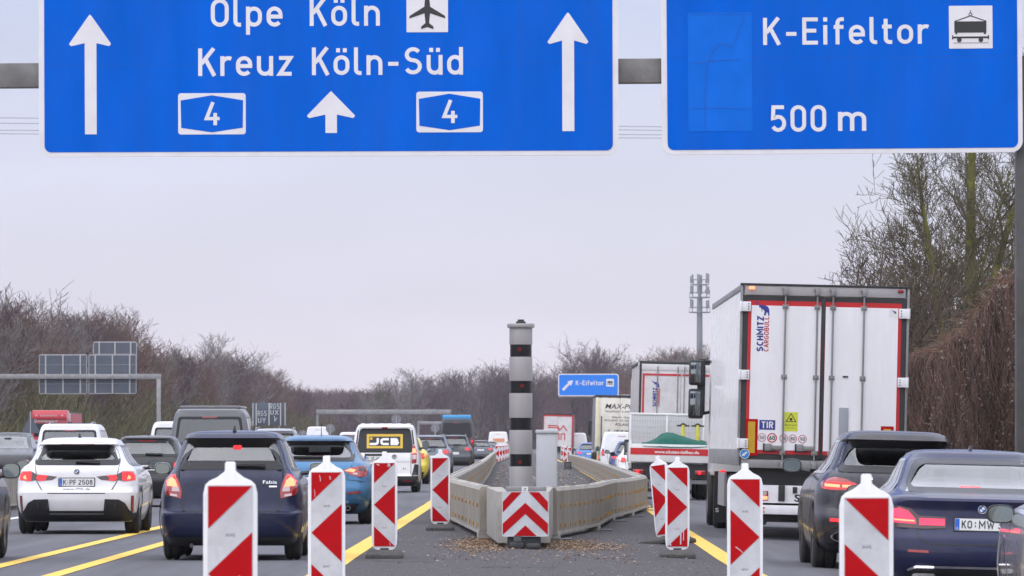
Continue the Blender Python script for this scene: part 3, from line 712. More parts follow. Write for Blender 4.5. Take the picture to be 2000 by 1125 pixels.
for side, PP, lab in ((1, LP, 'concrete wall element in the row between the island and the lane with the JCB van'), (-1, RP, 'concrete wall element in the row between the island and the lane of lorries')):
    for i, (p0, p1) in enumerate(zip(PP, PP[1:])):
        t = wall_piece('concrete_barrier', p0, p1, lab, lab.replace('concrete wall element in', 'concrete wall elements in'), 0, foot=i < 14)
        inner_stains(t, 6.0, -1 if side > 0 else 1)
# left median wall
for i in range(40):
    t = wall_piece('median_barrier', (-10.2, 90+6.0*i), (-10.2, 96+6.0*i), 'concrete median wall element left of the white hatchback lane', 'median wall elements beside the left lane', 0, H=.82, foot=False)

# chevron board at the nose
M_RUB2 = mat('foot_rubber', (.035,.035,.038), .7, var=.3, bump=.3)
cx, cy = .17, 78.5
t = thing('chevron_board', 'square red and white chevron board on black rubber feet at the wall nose', 'traffic sign', (cx, cy, 0))
zb, zt, hw = .157, .732, .300
MB().prism(rrect(-hw, hw, zb, zt, .03), -.012, .02).obj('board', M_REFW, t)
def stripe(P): b = MB(); b.prism(P, -.016, -.0125, sides=False); b.obj('red_stripe', M_RED, t)
W_ = hw-.012
zc = lambda k: zb+(zt-zb)*k
stripe([(-W_, zc(.535)), (-.046, zc(.985)), (-.175, zc(.985)), (-W_, zc(.77))]); stripe([(.046, zc(.985)), (W_, zc(.535)), (W_, zc(.77)), (.175, zc(.985))])
stripe([(-W_, zc(.04)), (0, zc(.50)), (0, zc(.75)), (-W_, zc(.29))]); stripe([(0, zc(.50)), (W_, zc(.04)), (W_, zc(.29)), (0, zc(.75))])
stripe([(-.145, zc(.012)), (.145, zc(.012)), (0, zc(.25))])
for x0_, x1_, y0_, y1_, h_ in ((-.23, .20, .03, .45, .16), (-.20, -.02, -.22, .1, .085), (.01, .19, -.30, .1, .07)): MB().box(x0_, x1_, y0_, y1_, 0, h_).obj('rubber_foot', M_RUB2, t, bevel=.03)
b = MB(); b.lathe([(0,-.05),(.075,-.05),(.085,-.03),(.085,.03),(.075,.05),(0,.05)], 'x', (-.10, -.12, .085), 18); b.obj('foot_wheel', M_BLACK, t, smooth=40)
b = MB(); b.box(-.25, .27, .0, .06, zt+.005, zt+.065); b.obj('top_beam', M_GALV, t, bevel=.006); lb = MB().box(-.045, .035, -.012, -.002, zt-.0, zt+.062).obj('number_tag', M_PLATE, t); b = MB(); btext(b, 'Z', -.03, .02, zt+.012, .035, flat(-.0145)); b.obj('lettering', M_INK, lb)
for P in ([(-.53,8.2),(-.36,.7),(-.22,.7),(-.30,8.2)], [(.18,.7),(.32,.7),(.42,9.2),(.24,9.2)]):
    b = MB(); k = 4; b.v += [(x, y, .06) for x, y in P]+[(x, y, .73) for x, y in P]; b.f += [(3,2,1,0),(4,5,6,7),(0,1,5,4),(1,2,6,5),(2,3,7,6),(3,0,4,7)]; b.m += [0]*6; b.obj('end_piece', M_CONCTOP, t, bevel=.02)

# speed camera column and cabinet
t = thing('speed_camera_column', 'tall grey speed camera column with four dark camera bands', 'speed camera', (.15, 104, 0))
M_COL = mat('column_grey', (.285,.27,.265), .42, var=.05, vscale=2, metal=.2, dirt=.12); M_BAND = mat('camera_band', (.006,.006,.007), .35, spec=.3)
zz = lambda py: HC+(HY-py)/115.4; r = .195; pr = [0.0]
bands = [(911,887),(840,816),(768,744),(697,673)]
edges = [0.0]+[zz(y) for p in bands for y in p]+[zz(640)]
for i in range(0, len(edges), 2):
    b = MB(); z0, z1 = edges[i], edges[i+1]; b.lathe([(0, z0), (r, z0), (r, z1-.004), (r-.002, z1), (0, z1)], n=48); b.obj('housing', M_COL, t, smooth=40)
for k, p in enumerate(bands):
    b = MB(); b.lathe([(r-.012, zz(p[0])), (r-.012, zz(p[1]))], n=48); bd = b.obj('camera_band', M_BAND, t, smooth=60)
    if k != 1:
        c = MB(); zc_ = (zz(p[0])+zz(p[1]))/2+(-.03 if k == 0 else .02); n = 14; dx = -.02 if k != 2 else .02
        yy = -math.sqrt((r-.011)**2-dx*dx)-.001
        for rr, mi in ((.040, 0), (.017, 1)): c.prism(disc(dx, zc_, rr, n), yy-.001*mi, yy+.002, mi)
        c.obj('red_lens', [mat('lens_deep_red', (.075,.004,.004), .35, spec=.3), mat('lens_bright_red', (.22,.006,.008), .35, spec=.3)], bd)
    for a in (-.9, 2.2): pass
b = MB(); b.lathe([(0, zz(640)), (.228, zz(640)), (.232, zz(639)), (.232, zz(634)), (.222, zz(632)), (0, zz(632)+.004)], n=48); b.obj('cap', M_COL, t, smooth=35)
b = MB(); b.lathe([(0, zz(632)), (.085, zz(632)), (.08, zz(628)), (.055, zz(627)), (.055, zz(624)), (0, zz(624))], n=16); b.box(-.08, .08, -.02, .02, zz(631), zz(629)); b.obj('beacon', M_BLACK, t, smooth=35)
b = MB(); b.lathe([(r+.001, .34), (r+.001, .345)], n=48); b.obj('joint', M_INK, t)
x, y = .62, 109.5; t = thing('control_cabinet', 'pale grey control cabinet standing behind the speed camera column', 'cabinet', (x, y, gz(x)))
zt = HC-gz(x)+(HY-846)/109.6; M_CAB = mat('cabinet_grey', (.47,.48,.50), .5, var=.04, dirt=.08)
MB().box(-.185, .185, 0, .30, 0.04, zt).obj('housing', M_CAB, t, bevel=.008); MB().box(-.165, .165, -.012, 0, .10, zt-.05).obj('door', M_CAB, t, bevel=.005); MB().box(-.20, .21, -.03, .33, zt, zt+.06).obj('roof', M_CAB, t, bevel=.012); MB().box(-.19,.19,-.005,.305,0,.06).obj('plinth', M_GALVD, t)
b = MB(); b.lathe([(0,-.03),(.018,-.03),(.018,0)], 'y', (.03, -.012, .42), 12); b.obj('lock', M_CHROME, t)
x, y = 3.0, 330; t = thing('battery_box', 'small black battery box standing on the island by the right wall', 'box', (x, y, gz(x))); MB().box(-.19,.19,0,.3,.03,.42).obj('housing', M_BLACK, t, bevel=.02); MB().box(-.21,.21,-.02,.32,0,.05).obj('base', M_GALVD, t, bevel=.01)
for k in (-.1, 0, .1): MB().box(k-.03, k+.03, -.015, 0, .08, .36).obj('rib', M_GALVD, t)

# ------------------------------------------------------------------ red and white delineator posts
def delineator(x, y, sgn, label, lean=0.0, yaw=0.0, group='red and white arrow posts along the island', scuff=None):
    t = thing('delineator_post', label, 'traffic delineator', (x, y, gz(x)), R(yaw), R(lean), group)
    zb, zt, w, fw = .14, 1.135, .125, .150
    prof = [(0, .055), (.05, .075), (.13, zb-.012), (fw-.006, zb+.03), (fw, zb+.10), (fw, zt-.06), (fw-.012, zt-.01), (.115, zt+.012), (.075, zt+.03), (.048, zt+.05), (.030, zt+.066), (.029, zt+.112), (.018, zt+.118)]
    P = [(a, z) for a, z in prof]+[(-a, z) for a, z in reversed(prof[1:])]
    P = [p for i, p in enumerate(P)]
    MB().prism(P, -.022, .022).obj('frame', M_WHITE, t, bevel=.006)
    MB().box(-w, w, -.0275, -.0245, zb, zt-.012).obj('reflective_panel', M_REFW, t)
    H = zt-.012-zb; zz = lambda k: zb+H*k; s = sgn; d = w-.003
    for T in ([(-s*d, zz(.994)), (s*d, zz(.994)), (-s*d, zz(.755))], [(s*d, zz(.735)), (-s*d, zz(.5)), (s*d, zz(.262))], [(-s*d, zz(.242)), (-s*d, zz(.006)), (s*d, zz(.006))]):
        if (T[1][0]-T[0][0])*(T[2][1]-T[0][1])-(T[1][1]-T[0][1])*(T[2][0]-T[0][0]) < 0: T = T[::-1]
        b = MB(); b.prism(T, -.0305, -.0278, sides=False); b.obj('red_field', M_RED, t)
    b = MB()
    for k, tx in ((.755-.045, 'AVS'), (.245-.03, 'BAW')): btext(b, tx, -.026, .026, zz(k), .018, flat(-.0295))
    b.obj('lettering', M_GALVD, t)
    b = MB()
    for side in (-1, 1): b.box(side*(w+.014)-.002, side*(w+.014)+.002, -.024, .024, zb+.06, zt-.06)
    b.obj('edge_rib', M_WHITE, t)
    if scuff:
        b = MB()
        for x0_, z0_, x1_, z1_, w_ in scuff: b.ribbon([(x0_, z0_), ((x0_+x1_)/2+.004, (z0_+z1_)/2), (x1_, z1_)], w_, lambda p: (p[0], -.0312, p[1]))
        b.obj('scuff_mark', M_REFW, t)
    B = MB(); k = len(B.v)
    lo = [(-.215, -.36), (.215, -.36), (.215, .44), (-.215, .44)]; hi = [(-.175, -.24), (.175, -.24), (.175, .32), (-.175, .32)]
    v = [(a, c, 0.0) for a, c in lo]+[(a, c, .052) for a, c in lo]+[(a, c, .105) for a, c in hi]; B.v += v
    for f in ((3,2,1,0),(0,1,5,4),(1,2,6,5),(2,3,7,6),(3,0,4,7),(4,5,9,8),(5,6,10,9),(6,7,11,10),(7,4,8,11),(8,9,10,11)): B.f.append(tuple(k+i for i in f)); B.m.append(0)
    B.obj('rubber_base', M_RUB, t, bevel=.01)
    b = MB(); b.box(-.05, .05, -.03, .03, .09, .125); b.obj('socket', M_BLACK, t, bevel=.006)
    return t
M_RUB = mat('recycled_rubber', (.065,.064,.062), .9, var=.3, vscale=14, bump=.5, bscale=50, dirt=.3)
SCUFF = {638: [(-.058, 1.095, -.05, 1.045, .005), (.024, 1.088, .029, 1.06, .007), (-.1,.98,-.095,.92,.004)], 751: [(-.09, 1.105, -.06, 1.09, .012), (.045, 1.115, .06, 1.07, .022), (.03, 1.085, .075, 1.075, .010), (.06, .19, .065, .15, .006)], 1323: [(.035, .40, .04, .17, .016), (.07, .42, .075, .22, .010), (-.1, .2, -.085, .155, .02)], 1455: [(-.08, .55, -.02, .5, .006)], 450: [(.05, .62, .055, .5, .006), (-.09, .8, -.07, .72, .005)]}
for px, s, sg, lb in ((450, 352, 1, 'blurred arrow post nearest the camera in front of the navy hatchback'), (638, 242, 1, 'arrow post in front of the steel blue coupe'), (751, 167, 1, 'arrow post on its dark base below the JCB van'), (860, 127, 1, 'arrow post touching the left end of the concrete wall'),
                      (1692, 350, -1, 'blurred arrow post in front of the navy saloon'), (1455, 232, -1, 'arrow post in front of the lower left corner of the white trailer'), (1323, 158, -1, 'upright arrow post with a scraped lower field beside the leaning one')):
    x, y, z = at(px, s); delineator(x, y, sg, lb, group=('arrow posts left of the island' if sg > 0 else 'arrow posts right of the island'), scuff=SCUFF.get(px))
x, y, z = at(1288, 139); t = delineator(x+.09, y, -1, 'leaning arrow post turned aside behind the upright one', lean=-6.5, yaw=-38, group='arrow posts right of the island')
for i, px in enumerate((971, 977, 982.5, 987, 991)):
    s = 30-i*1.6; x, y, z = at(px, s); delineator(x, y, 1, 'one of the small distant arrow posts at the far end of the left wall', group='distant arrow posts left')
for i, px in enumerate((1112, 1104, 1099)):
    s = 29-i*2.2; x, y, z = at(px, s); delineator(x, y, -1, 'one of the small distant arrow posts at the far end of the right wall', group='distant arrow posts right')

# ------------------------------------------------------------------ overhead gantry and its signs
GS, GY = 141.0, FPX/141.0
gu = lambda px: (px-CX)/GS
gv = lambda py: HC+(HY-py)/GS
def sign(px0, px1, pyb, pyt, label, roll, name='overhead_sign', cat='road sign'):
    cxp = (px0+px1)/2; t = thing(name, label, cat, (gu(cxp), GY, gv(pyb)))
    t.rotation_euler = (0, R(-roll), 0)
    f = lambda px, py: (gu(px)-gu(cxp), gv(py)-gv(pyb))
    x0, x1 = gu(px0)-gu(cxp), gu(px1)-gu(cxp); z1 = gv(pyt)-gv(pyb)
    # aluminium planks butt-jointed: the vertical joints show
    MB().prism(rrect(x0, x1, 0, z1, .16, 8), -.03, .03).obj('border', M_SIGNW, t)
    MB().prism(rrect(x0+.009, x1-.009, .009, z1, .155, 8), .03, .05).obj('edge_profile', M_GALV, t)
    return t, f, x0, x1, z1
def up_arrow(parent, f, tip, corners, shaft, base, notch, yy):
    (tx, ty), ((lx, ly), (rx, ry)), (s0, s1) = tip, corners, shaft
    P = [(s0, base), (s1, base), (s1, notch), (rx-3, ry+1), (rx+1, ry-3), (rx-3, ry-11) if False else (rx, ry-5), (tx+3, ty+3), (tx, ty), (tx-3, ty+3), (lx, ly-5), (lx-1, ly-3), (lx+3, ly+1), (s0, notch)]
    MB().prism([f(*p) for p in P], -yy, -yy+.004).obj('arrow', M_SIGNW, parent)
t, f, x0, x1, z1 = sign(76.5, 1208, 305, -150, 'wide blue overhead sign reading Olpe Köln Kreuz Köln-Süd with three arrows', .2)
sp = lambda px: gu(px)-gu((76.5+1208)/2)
seams = [sp(274), sp(646), sp(1018)]; xs = [x0+.078]+seams+[x1-.078]; zj = gv(126)-gv(305)
for i in range(4):
    for (za, zb_) in ((.065, zj), (zj, z1)):
        a, e = xs[i]+(.003 if i else 0), xs[i+1]-(.003 if i < 3 else 0)
        if i == 0 and za < 1: P = [(a+.09, za), (e, za), (e, zb_-.004), (a, zb_-.004)]+arc(a+.09, za+.09, .09, .09, 180, 262, 6)
        elif i == 3 and za < 1: P = [(a, za)]+arc(e-.09, za+.09, .09, .09, -90, 0, 6)+[(e, zb_-.004), (a, zb_-.004)]
        else: P = [(a, za), (e, za), (e, zb_-.004), (a, zb_-.004)]
        MB().prism(P, -.036, -.030).obj('sign_panel', M_BLUE, t)
    if 0 < i < 4: MB().box(xs[i]-.003, xs[i]+.003, -.0335, -.030, .065, z1).obj('panel_joint', mat('joint_blue', (.006,.07,.36), .6), t)
MB().box(x0+.08, x1-.08, -.0345, -.0302, zj-.006, zj+.003).obj('panel_joint', mat('joint_blue', (.006,.07,.36), .6), t)
def word(parent, f, text, a, b_, base, cap, yy=.040, m=None, **k):
    mb = MB(); din(mb, text, a, b_, base, cap, lambda u, v, e=0: (f(u, base)[0], -yy-e, f(u, base-(v-base))[1]), **k)
    return mb.obj('lettering', m or M_SIGNW, parent)
word(t, f, 'Olpe', 413, 553, 52, 55); word(t, f, 'Köln', 606, 743, 51, 55); word(t, f, 'Kreuz', 388, 572, 148, 54); word(t, f, 'Köln-Süd', 610, 905, 147, 54)
up_arrow(t, f, (177, 27), ((137, 88), (217, 88)), (166.5, 189.5), 261, 83, .041); up_arrow(t, f, (1110, 26), ((1071, 87), (1149, 87)), (1098.5, 1122), 258, 81, .041); up_arrow(t, f, (647, 178), ((601, 230), (693, 230)), (636, 658.5), 260, 224, .041)
for a, e, c, d in ((348.5, 480.5, 262, 181.5), (813.5, 943.5, 259.5, 180)):
    p, q = f(a, c), f(e, d); s_ = MB().prism(rrect(p[0], q[0], p[1], q[1], .04), -.041, -.036).obj('route_shield', M_SIGNW, t)
    m = 5; P = [f(a+m+1, c-13), f((a+e)/2, c-4), f(e-m-1, c-13), f(e-m, d+14), f((a+e)/2, d+4), f(a+m, d+14)]
    MB().prism(P, -.044, -.041).obj('shield_field', M_BLUE, s_); word(s_, f, '4', (a+e)/2-15, (a+e)/2+15, c-18, 45, .0475)
p, q = f(795, 64), f(876, -17); pc = MB().prism(rrect(p[0], q[0], p[1], q[1], .01), -.041, -.036).obj('pictogram', M_SIGNW, t)
half = [(835.5, -8), (839, -3), (840.5, 6), (841, 14), (870, 32), (870.5, 37), (841, 27), (839, 46), (847.5, 53), (847.5, 58), (835.5, 54)]
P = half+[(1671-x, y) for x, y in reversed(half[1:-1])]; MB().prism([f(*p) for p in P][::-1], -.045, -.041).obj('aeroplane', M_INK, pc)

t, f, x0, x1, z1 = sign(1293, 1997.5, 300, -150, 'blue overhead sign reading K-Eifeltor 500 m with a taped-over patch', .45)
sp = lambda px: gu(px)-gu((1293+1997.5)/2); xs = [x0+.078, sp(1666), x1-.065]; zj = gv(112)-gv(300)
for i in range(2):
    for za, zb_ in ((.065, zj), (zj, z1)):
        a, e = xs[i]+(.003 if i else 0), xs[i+1]-(0 if i else .003)
        if i == 0 and za < 1: P = [(a+.09, za), (e, za), (e, zb_-.004), (a, zb_-.004)]+arc(a+.09, za+.09, .09, .09, 180, 262, 6)
        elif za < 1: P = [(a, za)]+arc(e-.09, za+.09, .09, .09, -90, 0, 6)+[(e, zb_-.004), (a, zb_-.004)]
        else: P = [(a, za), (e, za), (e, zb_-.004), (a, zb_-.004)]
        MB().prism(P, -.036, -.030).obj('sign_panel', M_BLUE, t)
MB().box(xs[1]-.003, xs[1]+.003, -.0335, -.030, .065, z1).obj('panel_joint', mat('joint_blue', (.006,.07,.36), .6), t)
MB().box(x0+.08, x1-.08, -.0345, -.0302, zj-.006, zj+.003).obj('panel_joint', mat('joint_blue', (.006,.07,.36), .6), t)
word(t, f, 'K-Eifeltor', 1492, 1815, 87, 53); word(t, f, '500', 1505, 1614, 257, 52); word(t, f, 'm', 1637, 1692, 256, 52)
# taped patch, wrinkled sheet with folds
b = MB(); NX, NZ = 14, 24; rng = random.Random(8)
fold = lambda px, py: .006*math.exp(-((px-1375-18*math.sin(py/40))/5)**2)+.005*math.exp(-((py-118-4*math.sin(px/9))/4)**2)+.004*math.exp(-((py-208)/3)**2)+.005*math.exp(-((px-1440+(py-40)*.35)/6)**2)*(py < 100)
G = [[(*f(1345+125*i/NX, 255-232*j/NZ), 1345+125*i/NX, 255-232*j/NZ) for i in range(NX+1)] for j in range(NZ+1)]
V = [[(a[0], -.039-fold(a[2], a[3])-rng.uniform(0, .0012), a[1]) for a in row] for row in G]
for j in range(NZ):
    for i in range(NX): b.face([V[j][i], V[j][i+1], V[j+1][i+1], V[j+1][i]])
tp = b.obj('taped_patch', M_BLUE2, t, smooth=60, merge=True)
b = MB()
for P, w in (([(1378,255),(1377,200),(1379,160),(1382,130),(1386,112),(1394,98),(1404,85),(1416,84),(1422,86),(1429,91),(1436,80),(1444,60),(1455,30)], 1.3), ([(1350,120),(1368,122),(1382,118),(1400,117),(1420,116),(1446,115)], 1.2), ([(1348,210),(1400,209),(1468,211)], .9), ([(1348,26),(1400,25),(1468,27)], .9), ([(1440,238),(1441,250)], 1.6), ([(1384,34),(1392,44)], .8)):
    b.ribbon(P, w, lambda p: (f(p[0], p[1])[0], -.050, f(p[0], p[1])[1]))
b.obj('fold', mat('fold_blue', (.003,.085,.44), .6), tp)
p, q = f(1855, 97), f(1940, 13.5); pc = MB().prism(rrect(p[0], q[0], p[1], q[1], .01), -.041, -.036).obj('pictogram', M_SIGNW, t)
b = MB(); pr = lambda P: b.prism([f(*p) for p in P], -.045, -.0411)
pr([(1865.5,66),(1928,66),(1928,44),(1865.5,44)]); pr([(1867.5,69),(1871,69),(1871,66),(1867.5,66)]); pr([(1923,69),(1927,69),(1927,66),(1923,66)]); pr([(1862,77),(1932,77),(1932,73.5),(1862,73.5)]); pr([(1861,79),(1863,79),(1863,71),(1861,71)]); pr([(1931,79),(1933,79),(1933,71),(1931,71)])
for c in (1875, 1917): b.prism([f(*p) for p in disc(c, 80, 4.6, 14)][::-1], -.046, -.0411)
g2 = lambda p: (f(p[0], p[1])[0], -.045, f(p[0], p[1])[1])
b.ribbon([(1866,44),(1897,33),(1928,44)], 1.8, g2); b.ribbon(disc(1897, 30.5, 3, 10), 1.3, g2, True); b.ribbon([(1897,27),(1897,22)], 1.3, g2); b.ribbon([(1863,86),(1932,86)], .8, g2)
b.obj('container_symbol', M_INK, pc)

t = thing('sign_gantry', 'grey steel gantry carrying the two big blue overhead signs', 'gantry', (7.12, GY+.25, gz(7.12)))
ox, oz = 7.12, gz(7.12)
zbm = lambda px: gv(146-(px)/1210*9)-oz
b = MB(); za, zb_ = zbm(-900), zbm(2030); xa, xb = gu(-900)-ox, .22
k = len(b.v); hh = .17
b.v += [(xa,-.12,za-hh),(xb,-.12,zb_-hh),(xb,.18,zb_-hh),(xa,.18,za-hh),(xa,-.12,za+hh),(xb,-.12,zb_+hh),(xb,.18,zb_+hh),(xa,.18,za+hh)]
for q in ((3,2,1,0),(4,5,6,7),(0,1,5,4),(1,2,6,5),(2,3,7,6),(3,0,4,7)): b.f.append(tuple(k+i for i in q)); b.m.append(0)
b.obj('cross_beam', mat('gantry_steel', (.20,.195,.19), .55, metal=.2, var=.3, vscale=1.6, dirt=.5), t, bevel=.02)
MB().box(-.12, .24, -.14, .22, 0, zb_+hh).obj('post', mat('gantry_post_steel', (.085,.083,.082), .6, metal=.3, var=.25, vscale=2, dirt=.4), t, bevel=.025)
MB().box(-.3, .4, -.3, .38, 0, .05).obj('foot_plate', M_GALVD, t)
for px in (150, 430, 780, 1060, 1400, 1640, 1880):
    x = gu(px)-ox; b = MB(); b.box(x-.05, x+.05, -.195, -.125, gv(280)-oz, gv(-120)-oz); b.obj('sign_bracket', M_GALV, t)

# exit sign in the distance on its own cantilever
s = 26.5; x, y, z = at(1149, s); t = thing('exit_sign', 'small blue exit sign with diagonal arrow reading K-Eifeltor', 'road sign', (x, y, z)); BY = HY+(HC-z)*s
f = lambda px, py: ((px-1149)/s, (BY-py)/s)
p, q = f(1090, 774), f(1208.5, 730); MB().prism(rrect(p[0], q[0], p[1], q[1], .18), -.05, .03).obj('border', M_SIGNW, t); p, q = f(1092, 772), f(1206.5, 732); MB().prism(rrect(p[0], q[0], p[1], q[1], .12), -.06, -.05).obj('sign_panel', mat('sign_blue_far', (.012,.19,.72), .45), t)
word(t, f, 'K-Eifeltor', 1124.5, 1179, 752.5, 9.3, .07, weight=2.3)
MB().prism([f(*p) for p in [(1097.5,760),(1101,763.5),(1113,751),(1115.5,754),(1119.5,742.5),(1108,745),(1110,747.5)]], -.07, -.06).obj('arrow', M_SIGNW, t)
p, q = f(1184, 755), f(1199, 740); pc = MB().prism(rrect(p[0], q[0], p[1], q[1], .03), -.07, -.06).obj('pictogram', M_SIGNW, t); b = MB()
for P in ([(1186.5,748),(1196.5,748),(1196.5,744.5),(1186.5,744.5)], [(1186,751),(1197,751),(1197,749.3),(1186,749.3)]): b.prism([f(*p) for p in P], -.078, -.0701)
b.obj('container_symbol', M_INK, pc)
t2 = thing('cantilever_gantry', 'grey cantilever arm behind the small blue exit sign', 'gantry', (8.6, y+.4, gz(8.6))); MB().box(x-2.2-8.6, .15, -.12, .12, 4.9, 5.15).obj('arm', M_GALV, t2, bevel=.02); MB().box(-.15,.15,-.15,.15,0,5.15).obj('post', M_GALV, t2, bevel=.02)
MB().box(gu(1222)*0+((1222-CX)/s)-.28-8.6, ((1222-CX)/s)+.28-8.6, -.3, -.13, 4.3, 5.1).obj('control_box', M_GALVD, t2, bevel=.02)

# backs of signs for the opposite lanes, on a gantry at the left
s = 26.0; x, y, z = at(310, s); t = thing('sign_gantry', 'left gantry beam on one post carrying grey sign backs', 'gantry', (x, y, 0)); BY = HY+HC*s; f = lambda px, py: ((px-310)/s, (BY-py)/s)
p, q = f(-60, 740), f(314.5, 730.5); MB().box(p[0], q[0], -.15, .15, p[1], q[1]).obj('cross_beam', M_GALV, t, bevel=.02); p, q = f(306, 0), f(314, 739.5); MB().box(p[0], q[0], -.14, .14, 0, q[1]).obj('post', M_GALV, t, bevel=.02)
M_BACK = mat('sign_back_grey', (.085,.10,.125), .55, metal=.3, var=.12, vscale=1.5)
M_BRKT = mat('sign_bracket_steel', (.42,.41,.41), .45, metal=.4)
for a, e, c, d, yo, lb, n in ((75.5,169.5,769.5,692,.30,'grey back of the lower left sign on the far gantry',3), (172.5,266,769,692,.30,'grey back of the lower right sign on the far gantry',3), (181,266.5,735,667,.46,'grey back of the upper sign standing above the far gantry beam',3)):
    o = thing('road_sign', lb, 'road sign', (x, y+yo, 0), group='sign backs on the left gantry'); p, q = f(a, c), f(e, d)
    b = MB(); b.prism(rrect(p[0], q[0], p[1], q[1], .12), .0, .03); b.obj('panel', M_BRKT, o)
    nz_ = 4 if d > 680 else 3
    for k in range(nz_): za, zb_ = p[1]+.05+(q[1]-p[1]-.1)*k/nz_, p[1]+.05+(q[1]-p[1]-.1)*(k+1)/nz_-.02; MB().box(p[0]+.05, q[0]-.05, -.012, 0, za, zb_).obj('plank', M_BACK, o)
    for k in range(n):
        xx = p[0]+(q[0]-p[0])*(.14+.36*k); MB().box(xx-.05, xx+.05, -.10, -.013, p[1]+.06, q[1]-.06).obj('bracket', M_BRKT, o)
# sign back with painted scrawl
s = 40.0; x, y, z = at(525, s); t = thing('road_sign', 'dark grey sign back with white RGS UX scrawl', 'road sign', (x, y, 0)); BY = HY+HC*s; f = lambda px, py: ((px-525)/s, (BY-py)/s)
p, q = f(493, 831), f(557, 787); MB().box(p[0], q[0], 0, .04, p[1], q[1]).obj('panel', M_BACK, t, bevel=.01)
for px in (500.5, 525.5, 548): xx = f(px, 0)[0]; MB().box(xx-.03, xx+.03, -.06, 0, p[1], q[1]).obj('bracket', M_BRKT, t)
for a, e in ((p[0]+.03, p[0]-.0), (q[0], q[0]-.03)): MB().box(min(a,e), max(a,e)+.02, -.01, 0, p[1], q[1]).obj('edge_strip', M_BRKT, t)
for px in (506, 545): xx = f(px, 0)[0]; MB().cyl((xx, .1, 0), (xx, .1, q[1]), .05, n=8).obj('post', M_GALV, t)
b = MB(); fs = lambda u, v, e=0: (f(u, 0)[0], -.065-e, f(0, 2*v0-v)[1])
for tx, a, e, v0, h in (('RGS', 503, 521, 813, 11), ('UY', 504, 519, 826, 10), ('RGS', 527, 546, 799, 11), ('UX', 528, 544, 810, 9)):
    din(b, tx, a, e, v0, h, lambda u, v, e_=0, v0=v0: (f(u, 0)[0], -.066-e_, f(0, 2*v0-v)[1]), weight=1.7)
b.ribbon([(536,812),(537,822),(541,816)], 1.4, lambda p_: (f(*p_)[0], -.066, f(*p_)[1])); b.obj('scrawl', mat('chalk_white', (.5,.51,.53), .8), t)
# triangular warning sign from behind
s = 31.0; x, y, z = at(59.5, s); t = thing('warning_sign', 'dark back of a triangular warning sign on a thin pole', 'road sign', (x, y, 0)); BY = HY+HC*s; f = lambda px, py: ((px-59.5)/s, (BY-py)/s)
MB().prism([f(41,846), f(79,846), f(60,809)], .03, .05).obj('panel', M_BACK, t); MB().cyl((0,0,0), (0,0,f(0,804)[1]), .035, n=8).obj('pole', M_BRKT, t)
# round sign backs
for px, py, r, s, lb in ((774, 819, 9.5, 24, 'round sign back rising above the JCB van roof'), (645, 837, 9, 24, 'round sign back right of the distant motorhome'), (591, 848, 8, 24, 'round sign back left of the distant motorhome'), (850, 836, 8.5, 24, 'round pale sign back beside the high-roof van')):
    x, y, z = at(px, s); t = thing('round_sign', lb, 'road sign', (x, y, 0), group='round sign backs in the distance'); zc_ = HC+(HY-py)/s
    MB().prism(disc(0, zc_, r/s, 24), 0, .03).obj('panel', mat('round_back_grey', (.20,.20,.22), .5, metal=.3, var=.2), t); MB().cyl((0, -.05, 0), (0, -.05, zc_+.2), .04, n=8).obj('pole', M_BRKT, t)
b_ = None
# two far gantries
for a, e, py0, py1, s, lb, leg in ((618, 881, 809, 800, 16.0, 'long distant gantry beam crossing behind the JCB van', (620,)), (815, 868, 829, 823, 17, 'low distant gantry frame left of the high-roof van', (817, 866))):
    x, y, z = at((a+e)/2, s); t = thing('far_gantry', lb, 'gantry', (x, y, 0)); f = lambda px, py: ((px-(a+e)/2)/s, HC+(HY-py)/s)
    p, q = f(a, py0), f(e, py1); MB().box(p[0], q[0], -.2, .2, p[1], q[1]).obj('cross_beam', M_GALV, t, bevel=.02)
    for px in leg: xx = f(px, 0)[0]; MB().box(xx-.13, xx+.13, -.13, .13, 0, p[1]).obj('post', M_GALV, t)

# mobile phone mast
s = 9.8; x, y, z = at(1366.5, s); t = thing('phone_mast', 'steel phone mast with three antenna platforms behind the lorries', 'mast', (x, y, 0)); f = lambda px, py: ((px-1366.5)/s, HC+(HY-py)/s)
M_MAST = mat('mast_grey', (.22,.23,.25), .6, metal=.2)
MB().cyl((0,0,0), (0,0,f(0,580)[1]), .72, .55, n=14).obj('pole', M_MAST, t, smooth=50); MB().cyl((0,0,f(0,580)[1]), (0,0,f(0,536)[1]), .35, .16, n=10).obj('top_pole', M_MAST, t, smooth=50)
for py, w in ((610, 2.05), (581, 2.0), (556, 1.75)):
    z_ = f(0, py)[1]; b = MB()
    for i in range(8):
        a0, a1 = math.pi/4*i, math.pi/4*(i+1); A = (w*math.cos(a0), w*math.sin(a0)); B = (w*math.cos(a1), w*math.sin(a1))
        b.cyl((*A, z_), (*B, z_), .12, n=6); b.cyl((*A, z_+1.0), (*B, z_+1.0), .06, n=5); b.cyl((*A, z_), (0, 0, z_), .07, n=5); b.cyl((*A, z_), (*A, z_+1.0), .05, n=5)
    b.obj('platform', M_MAST, t)
rng = random.Random(3)
for py0, py1 in ((606, 584), (578, 556), (557, 536)):
    for i in range(6):
        a = 2*math.pi*i/6+.3; w = 1.85; z0, z1 = f(0, py0)[1], f(0, py1)[1]+rng.uniform(-.4, .3); b = MB(); cx_, cy_ = w*math.cos(a), w*math.sin(a); b.box(cx_-.16, cx_+.16, cy_-.12, cy_+.12, z0+.4, z1); b.obj('antenna_panel', M_MAST, t)
b = MB(); b.lathe([(0,-.2),(.55,-.2),(.55,.1),(0,.1)], 'y', (1.5,-1.7,f(0,570)[1]), 16); b.obj('dish', M_MAST, t)
